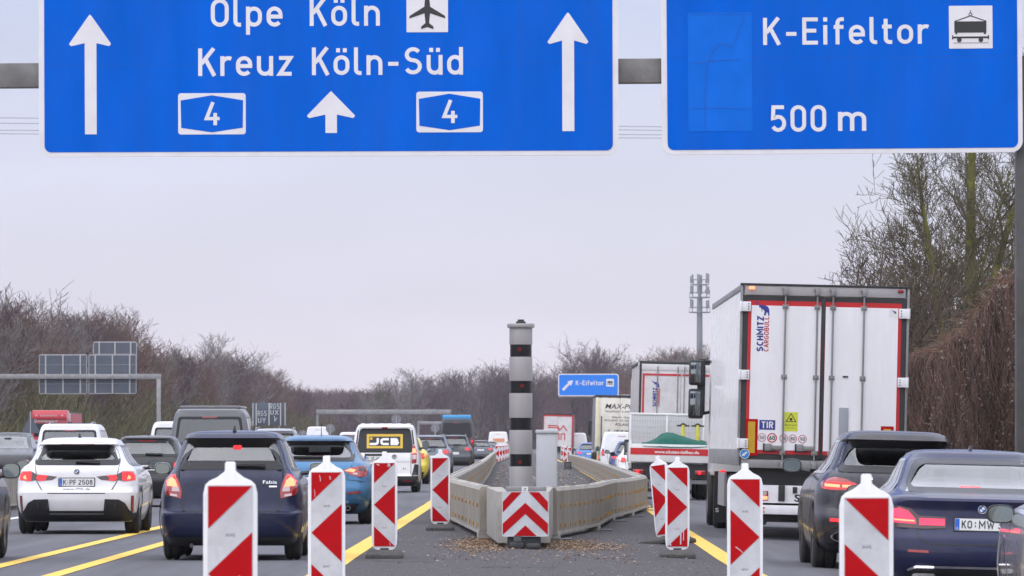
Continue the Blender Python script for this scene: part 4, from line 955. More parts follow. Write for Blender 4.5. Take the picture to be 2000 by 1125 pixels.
# overhead power lines
for i, (pa, pb) in enumerate(((230.5, 247), (241, 254), (254.5, 263), (261.5, 269.5))):
    s = 11.0; n = 40; b = MB(); P = []
    for k in range(n+1):
        px = -500+3500*k/n; py = pa+(pb-pa)*(px-40)/1200+(px-640)**2*2.0e-6*-1*0; P.append(((px-CX)/s, FPX/s, HC+(HY-py)/s))
    for p, q in zip(P, P[1:]): b.cyl(p, q, .045, n=5, caps=False)
    o = b.obj('power_line', mat('cable_grey', (.10,.10,.11), .7)); tag(o, 'thin dark overhead power line, %s of the four wires' % ('topmost', 'second highest', 'third highest', 'lowest')[i], 'power line', 'overhead power lines')
# ------------------------------------------------------------------ the cars standing nearest
def conv(c, base, s): return lambda P: [((x-c)/s, (base-y)/s) for x, y in P]

# --- white hatchback
def white_hatchback():
    s = 132; t = thing('car', 'white hatchback with black rear diffuser and plate reading K PF 2508', 'car', at(149, s)); q = conv(149, 1039, s)
    c = Car([(.18,.80),(.30,.86),(.50,.895),(.72,.90),(.90,.872),(1.0,.81),(1.045,.745),(1.31,.60),(1.38,.55)],
            [(.18,.30),(.26,.12),(.40,.03),(.52,0),(.62,.0),(.68,.07),(.80,.10),(.95,.12),(1.03,.20),(1.30,.46),(1.335,.34),(1.38,.42)],
            [(.18,4.1),(.3,4.3),(.55,4.36),(.75,4.25),(.9,3.85),(1.0,3.2),(1.02,3.1),(1.33,2.4),(1.38,2.25)], 1.43,
            rear=(1.05,1.295,.86), front=(1.03,1.32,.86), sides=(1.04,1.30,[(.03,.30),(.34,.64),(.67,.97)]))
    pm = paint('white', (.74,.73,.74)); c.body('body', [pm, M_INTER], t)
    c.pane('rear_window', c.rw, G_CLEAR, t); c.frit('window_border', c.rw, M_FRIT, t, width=.085, rad=.10)
    c.pane('windscreen', c.fw, G_CLEAR, t, 'front'); c.side_panes(G_MID, t); c.frame_trim(M_FRIT, t)
    for sg in (1, -1):
        m = lambda P: [(sg*x, z) for x, z in (P if sg > 0 else P[::-1])]
        o = c.patch('tail_light', m([(.29,.852),(.36,.805),(.56,.785),(.61,.80),(.70,.785),(.862,.798),(.865,.86),(.83,.93),(.68,.935),(.60,.885),(.45,.872)]), M_SMOKE, t)
        lit(c, o, m([(.68,.795),(.855,.802),(.858,.86),(.82,.925),(.67,.925),(.70,.87),(.70,.83)]), M_LIT); lit(c, o, m([(.47,.80),(.56,.795),(.60,.83),(.58,.872),(.44,.868),(.50,.845)]), M_LIT)
        lit(c, o, m([(.74,.815),(.79,.815),(.80,.85),(.765,.88)]), M_LITHOT, .013)
        c.patch('reflector_strip', m([(.80,.32),(.84,.33),(.845,.57),(.81,.57)]), M_SMOKE, t, off=.010); lit(c, t, m([(.808,.33),(.832,.34),(.835,.555),(.815,.555)]), M_LIGHT, .014, 'reflector_lens')
    c.patch('lower_bumper', [(-.86,.19),(.86,.19),(.86,.32),(.80,.335),(.80,.345),(-.80,.345),(-.80,.335),(-.86,.32)], M_BLACK, t, off=.022)
    for sg in (-1, 1):
        P = [(.40,.340),(.79,.340),(.72,.46),(.63,.515),(.42,.52)]; c.patch('bumper_inset', [(sg*x, z) for x, z in (P if sg > 0 else P[::-1])], M_BLACK, t, off=.020)
    b = MB()
    for x in (-.5,.5):
        for d in (-.07,.07): b.box(x+d-.006, x+d+.006, c.rear(x,.42)-.045, c.rear(x,.42), .38,.47)
    b.box(-.4,.4, c.rear(0,.3)-.06, c.rear(0,.3)+.02, .285,.315); b.obj('diffuser_fin', M_BLACK, t)
    b = MB(); c.line(b, [(-.625,1.03),(-.60,.88)], .01); c.line(b, [(.625,1.03),(.60,.88)], .01); c.line(b, [(-.60,.79),(-.52,.66),(-.42,.605),(.42,.605),(.52,.66),(.60,.79)], .012)
    b.obj('tailgate_seam', M_INK, t)
    plate(c, t, 0.0, .77, [('K', -.20, -.155), ('*', -.14, -.122), ('PF', -.105, -.005), ('2508', .025, .235)])
    b = MB(); btext(b, 'www.PFK.de', -.20, .20, .655, .036, lambda u, v, e=0: (u, c.rear(u, v)-.012, v), shear=.2); b.obj('lettering', M_GALVD, t)
    roundel(c, t, 0, .925, .04, 'quarters'); wiper(c, t, [(-.02,1.075),(.34,1.075)])
    b = MB(); b.box(-.25,.25, c.rear(0,1.335)-.012, c.rear(0,1.335)+.02, 1.322,1.338); b.obj('brake_light', M_SMOKE, t)
    wheels(t, .90, (.80, 3.47), .325, .225); arches(t, c, (.80, 3.47), .325, M_BLACK)
    for sg in (1, -1): mirror(t, sg*1.0, 2.62, 1.02, sg, M_BLACK)
    seats(t, .70, .95, 1.75, .97); fin(t, 0, .75, 1.43, M_BLACK)
    for sg in (1,-1):
        b = MB(); b.box(sg*.905-.01, sg*.905+.012, 1.75,1.95,.86,.89); b.box(sg*.905-.01, sg*.905+.012, 2.6,2.8,.84,.87); b.obj('door_handle', pm, t, bevel=.005)
white_hatchback()

# --- dark blue small hatchback
def blue_hatchback():
    s = 170; t = thing('car', 'dark blue small hatchback with lit red tail lights, badge reading Fabia', 'car', at(450, s)); q = conv(450, 1098, s)
    c = Car([(.17,.74),(.30,.79),(.50,.82),(.72,.821),(.86,.80),(.94,.765),(1.02,.705),(1.07,.675),(1.20,.635),(1.40,.555),(1.44,.53)],
            [(.17,.22),(.24,.08),(.36,.01),(.50,0),(.545,.0),(.57,.05),(.75,.08),(.95,.10),(1.05,.14),(1.385,.30),(1.41,.20),(1.44,.24)],
            [(.17,3.8),(.3,3.95),(.55,4.0),(.75,3.92),(.92,3.6),(1.02,3.1),(1.04,3.02),(1.40,2.3),(1.44,2.15)], 1.492, rx=.14, ry=.35,
            rear=(1.075,1.375,.90), front=(1.06,1.39,.87), sides=(1.06,1.38,[(.02,.14),(.18,.50),(.54,.96)]))
    pm = paint('dark_blue', (.006,.010,.042), metal=.2); c.body('body', [pm, M_INTER], t)
    c.pane('rear_window', c.rw, G_CLEAR, t); c.frit('window_border', c.rw, M_FRIT, t, width=.105, rad=.07)
    c.pane('windscreen', c.fw, G_CLEAR, t, 'front'); c.side_panes(G_CLEAR, t); c.frame_trim(M_FRIT, t)
    b = MB()
    c.patch('spoiler_underside', [(-.52,1.352),(-.40,1.372),(.40,1.372),(.52,1.352),(.50,1.405),(-.50,1.405)], M_BLACK, t, off=.009)
    for sg in (1, -1):
        m = lambda P: [(sg*x, z) for x, z in (P if sg > 0 else P[::-1])]
        o = c.patch('tail_light', m([(.575,.715),(.745,.755),(.77,.80),(.765,.91),(.70,1.01),(.665,1.03),(.635,1.0),(.585,.88),(.565,.80)]), M_LIGHT, t)
        lit(c, o, m([(.60,.86),(.745,.87),(.75,.92),(.69,.99),(.655,.995)]), M_LIT); lit(c, o, m([(.61,.85),(.735,.86),(.745,.915),(.69,.965),(.64,.93)]), M_LITHOT, .013)
        lit(c, o, m([(.59,.795),(.68,.80),(.675,.855),(.60,.85)]), M_CLEAR); lit(c, o, m([(.615,.735),(.70,.75),(.70,.772),(.62,.762)]), M_CLEAR)
    b = MB(); c.line(b, [(-.61,1.05),(-.60,.78),(-.575,.70),(-.56,.60),(-.52,.565),(.52,.565),(.56,.60),(.575,.70),(.60,.78),(.61,1.05)], .012)
    c.line(b, [(-.52,.86),(-.50,.88),(.50,.88),(.52,.86)], .010); c.line(b, [(-.53,.85),(-.54,.62)], .010); c.line(b, [(.53,.85),(.54,.62)], .010); b.obj('tailgate_seam', M_INK, t)
    plate(c, t, 0, .74); b = MB(); btext(b, 'Fabia', .37,.53, .885, .04, lambda u, v, e=0: (u, c.rear(u, v)-.01, v)); c.line(b, [(.44,.853),(.53,.853)], .018, .01); b.obj('lettering', M_CHROME, t)
    c.patch('lower_bumper', [(-.70,.175),(.70,.175),(.70,.27),(-.70,.27)], M_BLACK, t, off=.012)
    roundel(c, t, 0, .985, .045, 'vw'); wiper(c, t, [(0.0,1.10),(.40,1.10)])
    wheels(t, .80, (.72, 3.18), .305, .20); arches(t, c, (.72, 3.18), .305, pm)
    for sg in (1, -1): mirror(t, sg*.92, 2.45, 1.05, sg, mat('mirror_silver', (.6,.62,.66), .35, coat=.6))
    seats(t, .64, .75, 1.55, 1.05); fin(t, 0.03, .42, 1.488, M_BLACK)
    b = MB(); b.cyl((-.45,.35,.20), (-.45,.05,.17), .022, n=10); b.obj('exhaust', M_STEELRIM, t)
    b = MB(); b.box(.02,.12,.26,.29,1.28,1.355); b.obj('brake_light', M_LIT, t, bevel=.02)
blue_hatchback()

# --- steel blue coupe-like hatchback
def steel_blue_coupe():
    s = 118; t = thing('car', 'steel blue three-door coupe with slim red tail lights', 'car', at(617, s))
    c = Car([(.17,.80),(.30,.87),(.50,.915),(.75,.92),(.92,.89),(1.02,.81),(1.07,.745),(1.38,.58),(1.42,.55)],
            [(.17,.35),(.28,.12),(.42,.02),(.55,0),(.70,.04),(.86,.08),(.98,.12),(1.05,.22),(1.36,.62),(1.385,.50),(1.42,.58)],
            [(.17,4.2),(.3,4.4),(.55,4.47),(.75,4.38),(.92,3.95),(1.02,3.3),(1.04,3.2),(1.38,2.3),(1.42,2.15)], 1.475, rx=.22, ry=.40, bow=.08,
            rear=(1.075,1.345,.875), front=(1.06,1.37,.86), sides=(1.08,1.36,[(.08,.42),(.47,.96)]))
    pm = paint('steel_blue', (.045,.15,.29), metal=.45); c.body('body', [pm, M_INTER], t)
    c.pane('rear_window', c.rw, G_CLEAR, t); c.frit('window_border', c.rw, M_FRIT, t, width=.065, rad=.12)
    c.pane('windscreen', c.fw, G_CLEAR, t, 'front'); c.side_panes(G_CLEAR, t); c.frame_trim(M_FRIT, t)
    c.patch('spoiler_underside', [(-.55,1.345),(.55,1.345),(.53,1.39),(-.53,1.39)], M_FRIT, t, off=.006)
    c.patch('brake_light', [(-.20,1.355),(.20,1.355),(.20,1.385),(-.20,1.385)], M_SMOKE, t, off=.012)
    for sg in (1, -1):
        m = lambda P: [(sg*x, z) for x, z in (P if sg > 0 else P[::-1])]
        o = c.patch('tail_light', m([(.45,.89),(.58,.815),(.72,.79),(.82,.79),(.85,.85),(.84,.975),(.70,.965),(.56,.94)]), M_LIGHT, t)
        lit(c, o, m([(.47,.89),(.62,.865),(.66,.905),(.57,.93)]), M_LITHOT); lit(c, o, m([(.60,.835),(.68,.825),(.69,.855),(.63,.86)]), M_CLEAR); lit(c, o, m([(.70,.90),(.82,.88),(.83,.955),(.71,.945)]), M_SMOKE)
        c.patch('bumper_reflector', m([(.52,.50),(.74,.525),(.73,.555),(.53,.53)]), M_LIGHT, t)
    b = MB(); c.line(b, [(-.62,1.04),(-.52,.80),(-.42,.62),(.42,.62),(.52,.80),(.62,1.04)], .012); c.line(b, [(-.88,.70),(-.52,.74)], .01); c.line(b, [(.88,.70),(.52,.74)], .01); b.obj('tailgate_seam', M_INK, t)
    c.patch('lower_bumper', [(-.62,.20),(.62,.20),(.72,.34),(-.72,.34)], M_BLACK, t, off=.012)
    plate(c, t, 0, .73); roundel(c, t, 0, .96, .05, 'vw'); wiper(c, t, [(-.38,1.12),(.12,1.12)])
    b = MB(); b.lathe([(.035, 0), (.04, 0), (.04, .14), (.034, .14), (.034, 0.005)], 'y', (.53, -.02, .27), 14); b.obj('exhaust', M_CHROME, t, smooth=40)
    wheels(t, .915, (.85, 3.54), .335, .235); arches(t, c, (.85, 3.54), .335, pm)
    for sg in (1, -1): mirror(t, sg*1.0, 2.65, 1.02, sg, M_BLACK)
    seats(t, .68, 1.05, 1.95, 1.03, False); fin(t, .06, 1.0, 1.47, M_BLACK, rod=True)
steel_blue_coupe()

# --- white panel van with the yellow and black company panel on its rear window
def white_jcb_van():
    s = 72; t = thing('van', 'white small van with JCB on its dark rear window', 'van', at(752, s))
    c = Car([(.17,.84),(.30,.90),(.55,.925),(.95,.925),(1.15,.89),(1.72,.79),(1.80,.75)],
            [(.17,.25),(.26,.05),(.36,0),(.46,.0),(.50,.06),(.90,.07),(1.12,.10),(1.72,.22),(1.78,.20),(1.80,.22)],
            [(.17,4.2),(.3,4.42),(.55,4.5),(.85,4.4),(1.02,4.0),(1.12,3.5),(1.16,3.4),(1.72,2.55),(1.80,2.3)], 1.865, rx=.10, ry=.20, bow=.03, crown=.06,
            rear=(1.11,1.71,.83), front=(1.18,1.70,.86), sides=(1.14,1.66,[(.66,.96)]))
    pm = paint('van_white', (.76,.75,.75)); c.body('body', [pm, M_INTER], t)
    c.pane('rear_window', c.rw, M_FRIT, t); c.frit('window_border', c.rw, M_FRIT, t, width=.05, rad=.10); c.pane('windscreen', c.fw, G_CLEAR, t, 'front'); c.side_panes(G_CLEAR, t)
    f = lambda o: (lambda u, v, e=0: (u, c.rear(u, v)-o, v))
    p = c.patch('company_panel', [(-.50,1.20),(.48,1.20),(.48,1.585),(-.50,1.585)], mat('panel_yellow', (.62,.40,.03), .4), t, off=.012)
    c.patch('panel_black', [(-.43,1.265),(.41,1.265),(.41,1.52),(-.43,1.52)], M_INK, p, off=.018)
    b = MB(); z0, z1 = 1.285, 1.485; g = f(.030)
    def thick(P): b.ribbon(P, .062, lambda p_: g(p_[0], p_[1]), mi=0)
    thick([(-.20,1.475),(-.20,1.36),(-.22,1.33),(-.27,1.315),(-.42,1.315)]); thick([(.10,1.445),(-.05,1.445),(-.09,1.425),(-.10,1.39),(-.09,1.335),(-.05,1.315),(.10,1.315)])
    g = f(.032); thick([(.18,1.285),(.18,1.475)]); thick([(.15,1.445),(.30,1.445),(.325,1.415),(.31,1.385),(.19,1.38)]); g = f(.034); thick([(.19,1.38),(.32,1.378),(.345,1.35),(.32,1.315),(.15,1.315)])
    b.obj('lettering', M_PLATE, p)
    c.patch('panel_chip', [(-.41,1.43),(-.345,1.43),(-.345,1.495),(-.41,1.495)], mat('panel_yellow', (.62,.40,.03), .4), p, off=.026)
    for sg in (1, -1):
        m = lambda P: [(sg*x, z) for x, z in (P if sg > 0 else P[::-1])]
        o = c.patch('tail_light', m([(.72,.78),(.85,.80),(.87,1.10),(.80,1.30),(.745,1.28),(.72,1.05)]), M_LIGHT, t)
        lit(c, o, m([(.735,1.06),(.85,1.08),(.82,1.20),(.745,1.19)]), M_LITHOT); lit(c, o, m([(.735,.90),(.85,.91),(.85,1.03),(.735,1.02)]), M_CLEAR)
        c.patch('bumper_reflector', m([(.48,.29),(.76,.29),(.76,.33),(.48,.33)]), M_LIGHT, t, off=.02)
        c.patch('corner_guard', m([(.74,.30),(.90,.30),(.91,.76),(.80,.77),(.72,.46)]), M_BLACK, t, off=.012)
        c.patch('pillar_cover', m([(.755,1.30),(.80,1.31),(.745,1.70),(.715,1.70)]), M_FRIT, t)
    c.patch('bumper', [(-.90,.18),(.90,.18),(.92,.44),(-.92,.44)], M_BLACK, t, off=.02)
    c.patch('tailgate_handle', [(-.55,1.0),(.0,1.0),(.0,1.055),(-.55,1.055)], M_BLACK, t, off=.012)
    plate(c, t, -.29, .93, [('K', -.49, -.44), ('*', -.42,-.40), ('UE', -.38, -.28), ('204', -.24, -.08)])
    roundel(c, t, .25, .97, .07, 'vw')
    b = MB(); btext(b, '91.', .48,.60,.62,.05, f(.012)); c.line(b, [(-.70,1.06),(-.70,.48)], .014); c.line(b, [(.70,1.06),(.70,.48)], .014); c.line(b, [(-.70,.83),(.70,.83)], .008); b.obj('door_seam', M_INK, t)
    c.patch('brake_light', [(-.09,1.735),(.07,1.735),(.06,1.775),(-.08,1.775)], M_LIGHT, t, off=.02)
    b = MB()
    for i in range(6): b.box(-.62+.25*i-.05, -.62+.25*i+.05, .6, 2.2, 1.855, 1.875)
    b.obj('roof_rib', pm, t, bevel=.008)
    wheels(t, .91, (.85, 3.6), .325, .215, False); arches(t, c, (.85, 3.6), .325, M_BLACK)
    for sg in (1, -1): mirror(t, sg*1.06, 3.0, 1.28, sg, M_BLACK, .19, .24)
white_jcb_van()

# --- dark SUV
def dark_suv():
    s = 166; x, y, z = at(1752, s); t = thing('car', 'dark blue-black SUV with light bars glowing in its tail lights', 'SUV', (x, y, z-.03), 0, R(1.4))
    c = Car([(.22,.86),(.35,.93),(.60,.968),(.85,.965),(1.05,.93),(1.17,.855),(1.21,.80),(1.56,.645),(1.62,.61)],
            [(.22,.45),(.32,.12),(.48,.02),(.62,0),(.70,.02),(.76,.10),(.95,.12),(1.12,.16),(1.20,.25),(1.54,.56),(1.575,.38),(1.62,.44)],
            [(.22,4.6),(.35,4.8),(.65,4.85),(.90,4.72),(1.05,4.2),(1.14,3.6),(1.18,3.45),(1.56,2.6),(1.62,2.4)], 1.68, rx=.26, ry=.45, bow=.07,
            rear=(1.215,1.53,.90), front=(1.20,1.55,.86), sides=(1.19,1.54,[(.04,.22),(.26,.58),(.62,.96)]))
    pm = paint('blue_black', (.022,.022,.032), metal=.4, dirt=.55); c.body('body', [pm, M_INTER], t)
    c.pane('rear_window', c.rw, G_MID, t); c.frit('window_border', c.rw, M_FRIT, t, width=.08, rad=.10, off=.010)
    c.pane('windscreen', c.fw, G_CLEAR, t, 'front'); c.side_panes(G_MID, t); c.frame_trim(M_CHROME, t)
    c.patch('spoiler_underside', [(-.60,1.53),(.60,1.53),(.59,1.575),(-.59,1.575)], M_FRIT, t, off=.004)
    for sg in (1, -1):
        m = lambda P: [(sg*x, z) for x, z in (P if sg > 0 else P[::-1])]
        o = c.patch('tail_light', m([(.46,.985),(.60,.965),(.80,.965),(.90,.99),(.905,1.05),(.84,1.10),(.74,1.125),(.60,1.10),(.46,1.03)]), M_LIGHT, t)
        lit(c, o, m([(.48,1.005),(.66,1.00),(.66,1.035),(.48,1.03)]), M_LITHOT); lit(c, o, m([(.69,1.0),(.86,1.01),(.86,1.045),(.69,1.035)]), M_LITHOT)
        lit(c, o, m([(.50,.985),(.87,.985),(.88,.998),(.50,.998)]), M_LIT); lit(c, o, m([(.50,1.04),(.86,1.052),(.82,1.07),(.52,1.055)]), M_LIT)
        c.patch('bumper_reflector', m([(.52,.585),(.80,.60),(.80,.635),(.52,.625)]), M_LIT, t)
        e = MB(); e.lathe([(.085,0),(.10,.0),(.105,.02),(.10,.22),(.08,.22),(.075,.02)], 'y', (0,0,0), 20); 
        e.v = [(a*1.25+sg*.66, b_+.02, z*.62+.42) for a, b_, z in e.v]; ex = e.obj('exhaust', M_CHROME, t, smooth=40)
        c.patch('exhaust_surround', m([(.50,.33),(.78,.33),(.84,.40),(.80,.51),(.55,.51),(.48,.42)]), M_BLACK, t, off=.004)
    c.patch('tailgate_recess', [(-.56,.72),(.56,.72),(.66,.80),(.68,.93),(-.68,.93),(-.66,.80)], M_FRIT, t, off=.004)
    c.patch('lower_bumper', [(-.80,.24),(.80,.24),(.84,.32),(-.84,.32)], M_BLACK, t, off=.014)
    b = MB(); c.line(b, [(-.70,1.19),(-.62,1.12)], .01); c.line(b, [(.70,1.19),(.62,1.12)], .01); c.line(b, [(-.69,.96),(-.72,.74),(-.60,.69),(.60,.69),(.72,.74),(.69,.96)], .012); b.obj('tailgate_seam', M_INK, t)
    plate(c, t, 0, .86); roundel(c, t, 0, 1.10, .04, 'vw')
    b = MB(); btext(b, 'S', -.36,-.30,1.10,.035, lambda u, v, e=0: (u, c.rear(u, v)-.012, v)); b.obj('lettering', M_CHROME, t)
    wiper(c, t, [(.02,1.24),(.42,1.25)])
    wheels(t, .965, (.95, 3.85), .375, .29); arches(t, c, (.95, 3.85), .375, M_BLACK)
    for sg in (1, -1): mirror(t, sg*1.13, 2.95, 1.24, sg, pm, .24, .17)
    seats(t, .74, 1.25, 2.05, 1.20)
dark_suv()

# --- navy saloon
def navy_saloon():
    s = 205; x, y, z = at(1915, s); t = thing('car', 'navy blue saloon with pink-red lights and plate reading KO MW', 'car', (x, y, z-.03), 0, R(1.4))
    c = Car([(.18,.84),(.30,.90),(.55,.93),(.80,.93),(.95,.90),(1.04,.84),(1.09,.77),(1.375,.635),(1.41,.60)],
            [(.18,.30),(.28,.08),(.45,0),(.62,.01),(.70,.05),(.90,.07),(.98,.045),(1.005,.06),(1.04,.28),(1.06,.48),(1.37,1.15),(1.41,1.28)],
            [(.18,4.6),(.3,4.85),(.55,4.95),(.75,4.88),(.92,4.5),(1.02,3.9),(1.05,3.65),(1.37,2.85),(1.41,2.65)], 1.468, rx=.20, ry=.35, bow=.09,
            rear=(1.075,1.362,.88), front=(1.07,1.36,.86), sides=(1.07,1.355,[(.02,.20),(.24,.58),(.62,.96)]))
    pm = paint('navy', (.010,.014,.055), metal=.3); c.body('body', [pm, M_INTER], t)
    c.pane('rear_window', c.rw, G_SKY, t); c.frit('window_border', c.rw, M_FRIT, t, width=.05, rad=.08, grow=.018, off=.012)
    c.pane('windscreen', c.fw, G_CLEAR, t, 'front'); c.side_panes(G_CLEAR, t); c.frame_trim(M_CHROME, t)
    for sg in (1, -1):
        m = lambda P: [(sg*x, z) for x, z in (P if sg > 0 else P[::-1])]
        o = c.patch('tail_light', m([(.345,.72),(.55,.71),(.86,.72),(.885,.80),(.87,.90),(.80,.925),(.68,.90),(.60,.835),(.345,.825)]), M_SMOKE, t)
        lit(c, o, m([(.355,.745),(.595,.745),(.595,.81),(.355,.805)]), M_LITPINK); lit(c, o, m([(.625,.755),(.845,.765),(.86,.83),(.84,.89),(.79,.905),(.70,.875),(.635,.80)]), M_LITPINK)
        lit(c, o, m([(.64,.775),(.83,.785),(.835,.80),(.645,.79)]), M_LITHOT, .013)
        c.patch('bumper_reflector', m([(.50,.48),(.70,.485),(.70,.51),(.51,.505)]), M_LIGHT, t)
    b = MB(); c.line(b, [(-.345,.72),(-.62,.70),(-.60,.62),(-.50,.565),(.50,.565),(.60,.62),(.62,.70),(.345,.72)], .012); b.obj('boot_lid_seam', M_INK, t)
    b = MB(); c.line(b, [(-.70,.31),(-.62,.345),(.62,.345),(.70,.31)], .022, .012); b.obj('bumper_trim', M_CHROME, t)
    c.patch('lower_bumper', [(-.72,.20),(.72,.20),(.66,.325),(-.66,.325)], M_BLACK, t, off=.006)
    plate(c, t, 0.0, .76, [('KO', -.195, -.095), ('*', -.075, -.05), ('MW', -.03, .115), ('35', .15, .235)])
    roundel(c, t, 0, .905, .042, 'quarters')
    fin(t, -.02, 1.55, 1.452, pm)
    c.patch('brake_light', [(-.17,1.098),(.02,1.098),(.02,1.125),(-.17,1.125)], M_LIT, t, off=.004)
    for sg in (1, -1):
        e = MB(); e.prism(rrect(sg*.55-.11, sg*.55+.11, .215,.285,.03), -.015, .06); e.obj('exhaust', M_CHROME, t)
    wheels(t, .925, (1.08, 4.05), .34, .26); arches(t, c, (1.08, 4.05), .34, pm)
    for sg in (1, -1): mirror(t, sg*1.03, 3.1, 1.02, sg, pm, .22, .15)
    seats(t, .72, 1.75, 2.55, 1.06)
navy_saloon()

# --- two cars cut by the photo's edges
def edge_cars():
    x, y, z = 5.20, 50.2, gz(5.2)
    t = thing('car', 'silver grey car whose door mirror hides part of the KO MW plate', 'car', (x, y, z-.03), 0, R(1.4))
    c = Car([(.18,.84),(.30,.90),(.55,.925),(.76,.925),(.92,.895),(1.0,.83),(1.04,.78),(1.36,.62),(1.40,.58)],
            [(.18,.30),(.28,.08),(.45,0),(.62,.01),(.70,.05),(.90,.08),(1.0,.15),(1.35,.55),(1.40,.62)],
            [(.18,4.2),(.3,4.4),(.55,4.5),(.75,4.4),(.9,4.0),(1.0,3.4),(1.02,3.25),(1.36,2.5),(1.40,2.3)], 1.45, rx=.26, ry=.5,
            rear=(1.04,1.33,.86), front=(1.04,1.35,.86), sides=(1.02,1.34,[(.04,.28),(.32,.62),(.65,.96)]))
    pm = mat('paint_silver_grey', (.42,.42,.45), .25, metal=.25, coat=1.0, dirt=.5); c.body('body', [pm, M_INTER], t)
    c.pane('rear_window', c.rw, G_MID, t); c.frit('window_border', c.rw, M_FRIT, t); c.pane('windscreen', c.fw, G_CLEAR, t, 'front'); c.side_panes(G_MID, t); c.frame_trim(M_CHROME, t)
    for sg in (1, -1):
        c.patch('tail_light', [(sg*x_, z_) for x_, z_ in ([(.40,.78),(.84,.76),(.87,.90),(.40,.88)] if sg > 0 else [(.40,.78),(.84,.76),(.87,.90),(.40,.88)][::-1])], M_LIGHT, t)
        mirror(t, sg*1.01, 2.75, .93, sg, M_BLACK, .25, .165)
    plate(c, t, 0, .62); wheels(t, .915, (.85, 3.5), .335, .235); arches(t, c, (.85, 3.5), .335, pm); seats(t, .7, 1.0, 1.9, 1.02)
    # left edge: a brown hatchback, only its right flank shows
    x, y, z = at(1000-6.88*172, 172)
    t = thing('car', 'brown-grey car with a black door mirror beside the white hatchback', 'car', (x, y-.9, z))
    c = Car([(.18,.84),(.30,.90),(.55,.93),(.80,.93),(.95,.895),(1.02,.83),(1.06,.78),(1.40,.62),(1.44,.58)],
            [(.18,.30),(.28,.08),(.45,0),(.62,.01),(.70,.05),(.90,.08),(1.04,.15),(1.38,.50),(1.44,.55)],
            [(.18,4.1),(.3,4.3),(.55,4.4),(.75,4.3),(.9,3.9),(1.02,3.3),(1.05,3.2),(1.40,2.4),(1.44,2.2)], 1.49, rx=.26, ry=.5,
            rear=(1.07,1.37,.86), front=(1.07,1.38,.86), sides=(1.06,1.37,[(.04,.28),(.32,.62),(.65,.96)]))
    pm = paint('brown_grey', (.115,.095,.085), metal=.6); c.body('body', [pm, M_INTER], t)
    c.pane('rear_window', c.rw, G_MID, t); c.frit('window_border', c.rw, M_FRIT, t); c.pane('windscreen', c.fw, G_CLEAR, t, 'front'); c.side_panes(G_MID, t); c.frame_trim(M_CHROME, t)
    for sg in (1, -1):
        P = [(.40,.80),(.84,.78),(.87,.92),(.40,.90)]
        c.patch('tail_light', [(sg*a, b) for a, b in (P if sg > 0 else P[::-1])], M_LIGHT, t); mirror(t, sg*1.03, 2.9, 1.03, sg, M_BLACK, .22, .19)
    plate(c, t, 0, .68); wheels(t, .925, (.80, 3.45), .335, .235); arches(t, c, (.80, 3.45), .335, pm); seats(t, .7, 1.0, 1.9, 1.05)
edge_cars()
# ------------------------------------------------------------------ lorries
TYRES = {}
def truck_wheel(parent, x, y, r=0.5, w=0.32, name='wheel'):
    if 'k' not in TYRES:
        b = MB(); h = w/2; b.lathe([(r*.58,-h), (r*.9,-h), (r,-h+.05), (r,-.02), (r-.015,-.01), (r-.015,.01), (r,.02), (r,h-.05), (r*.9,h), (r*.58,h)], 'x', n=28); a = b.mesh('wheel', M_TYRE, smooth=35)
        b = MB()
        for sg in (1,-1):
            b.lathe([(r*.6,sg*h), (r*.55,sg*(h-.02)), (r*.5,sg*(h-.12)), (.16,sg*(h-.14)), (.15,sg*(h-.02)), (0,sg*(h-.01))], 'x', n=24)
        TYRES['k'] = (a, b.mesh('rim', M_GALV, smooth=30))
    o = link(name, TYRES['k'][0], parent); o.location = (x, y, r); link('rim', TYRES['k'][1], o); return o
M_TRW = mat('trailer_white', (.84,.83,.86), .32, var=.03, vscale=1, dirt=.16, coat=.3, vstretch=(1, 1, .18))
M_TRR = mat('trailer_red', (.52,.015,.02), .4, var=.08)
M_GASK = mat('gasket_black', (.03,.03,.032), .6, var=.2)
M_ALU = mat('aluminium_side', (.86,.86,.88), .25, metal=.0, dirt=.12, coat=.6)
M_LOGOB = mat('print_blue', (.03,.04,.26), .4); M_LOGOR = mat('print_red', (.55,.02,.035), .4)
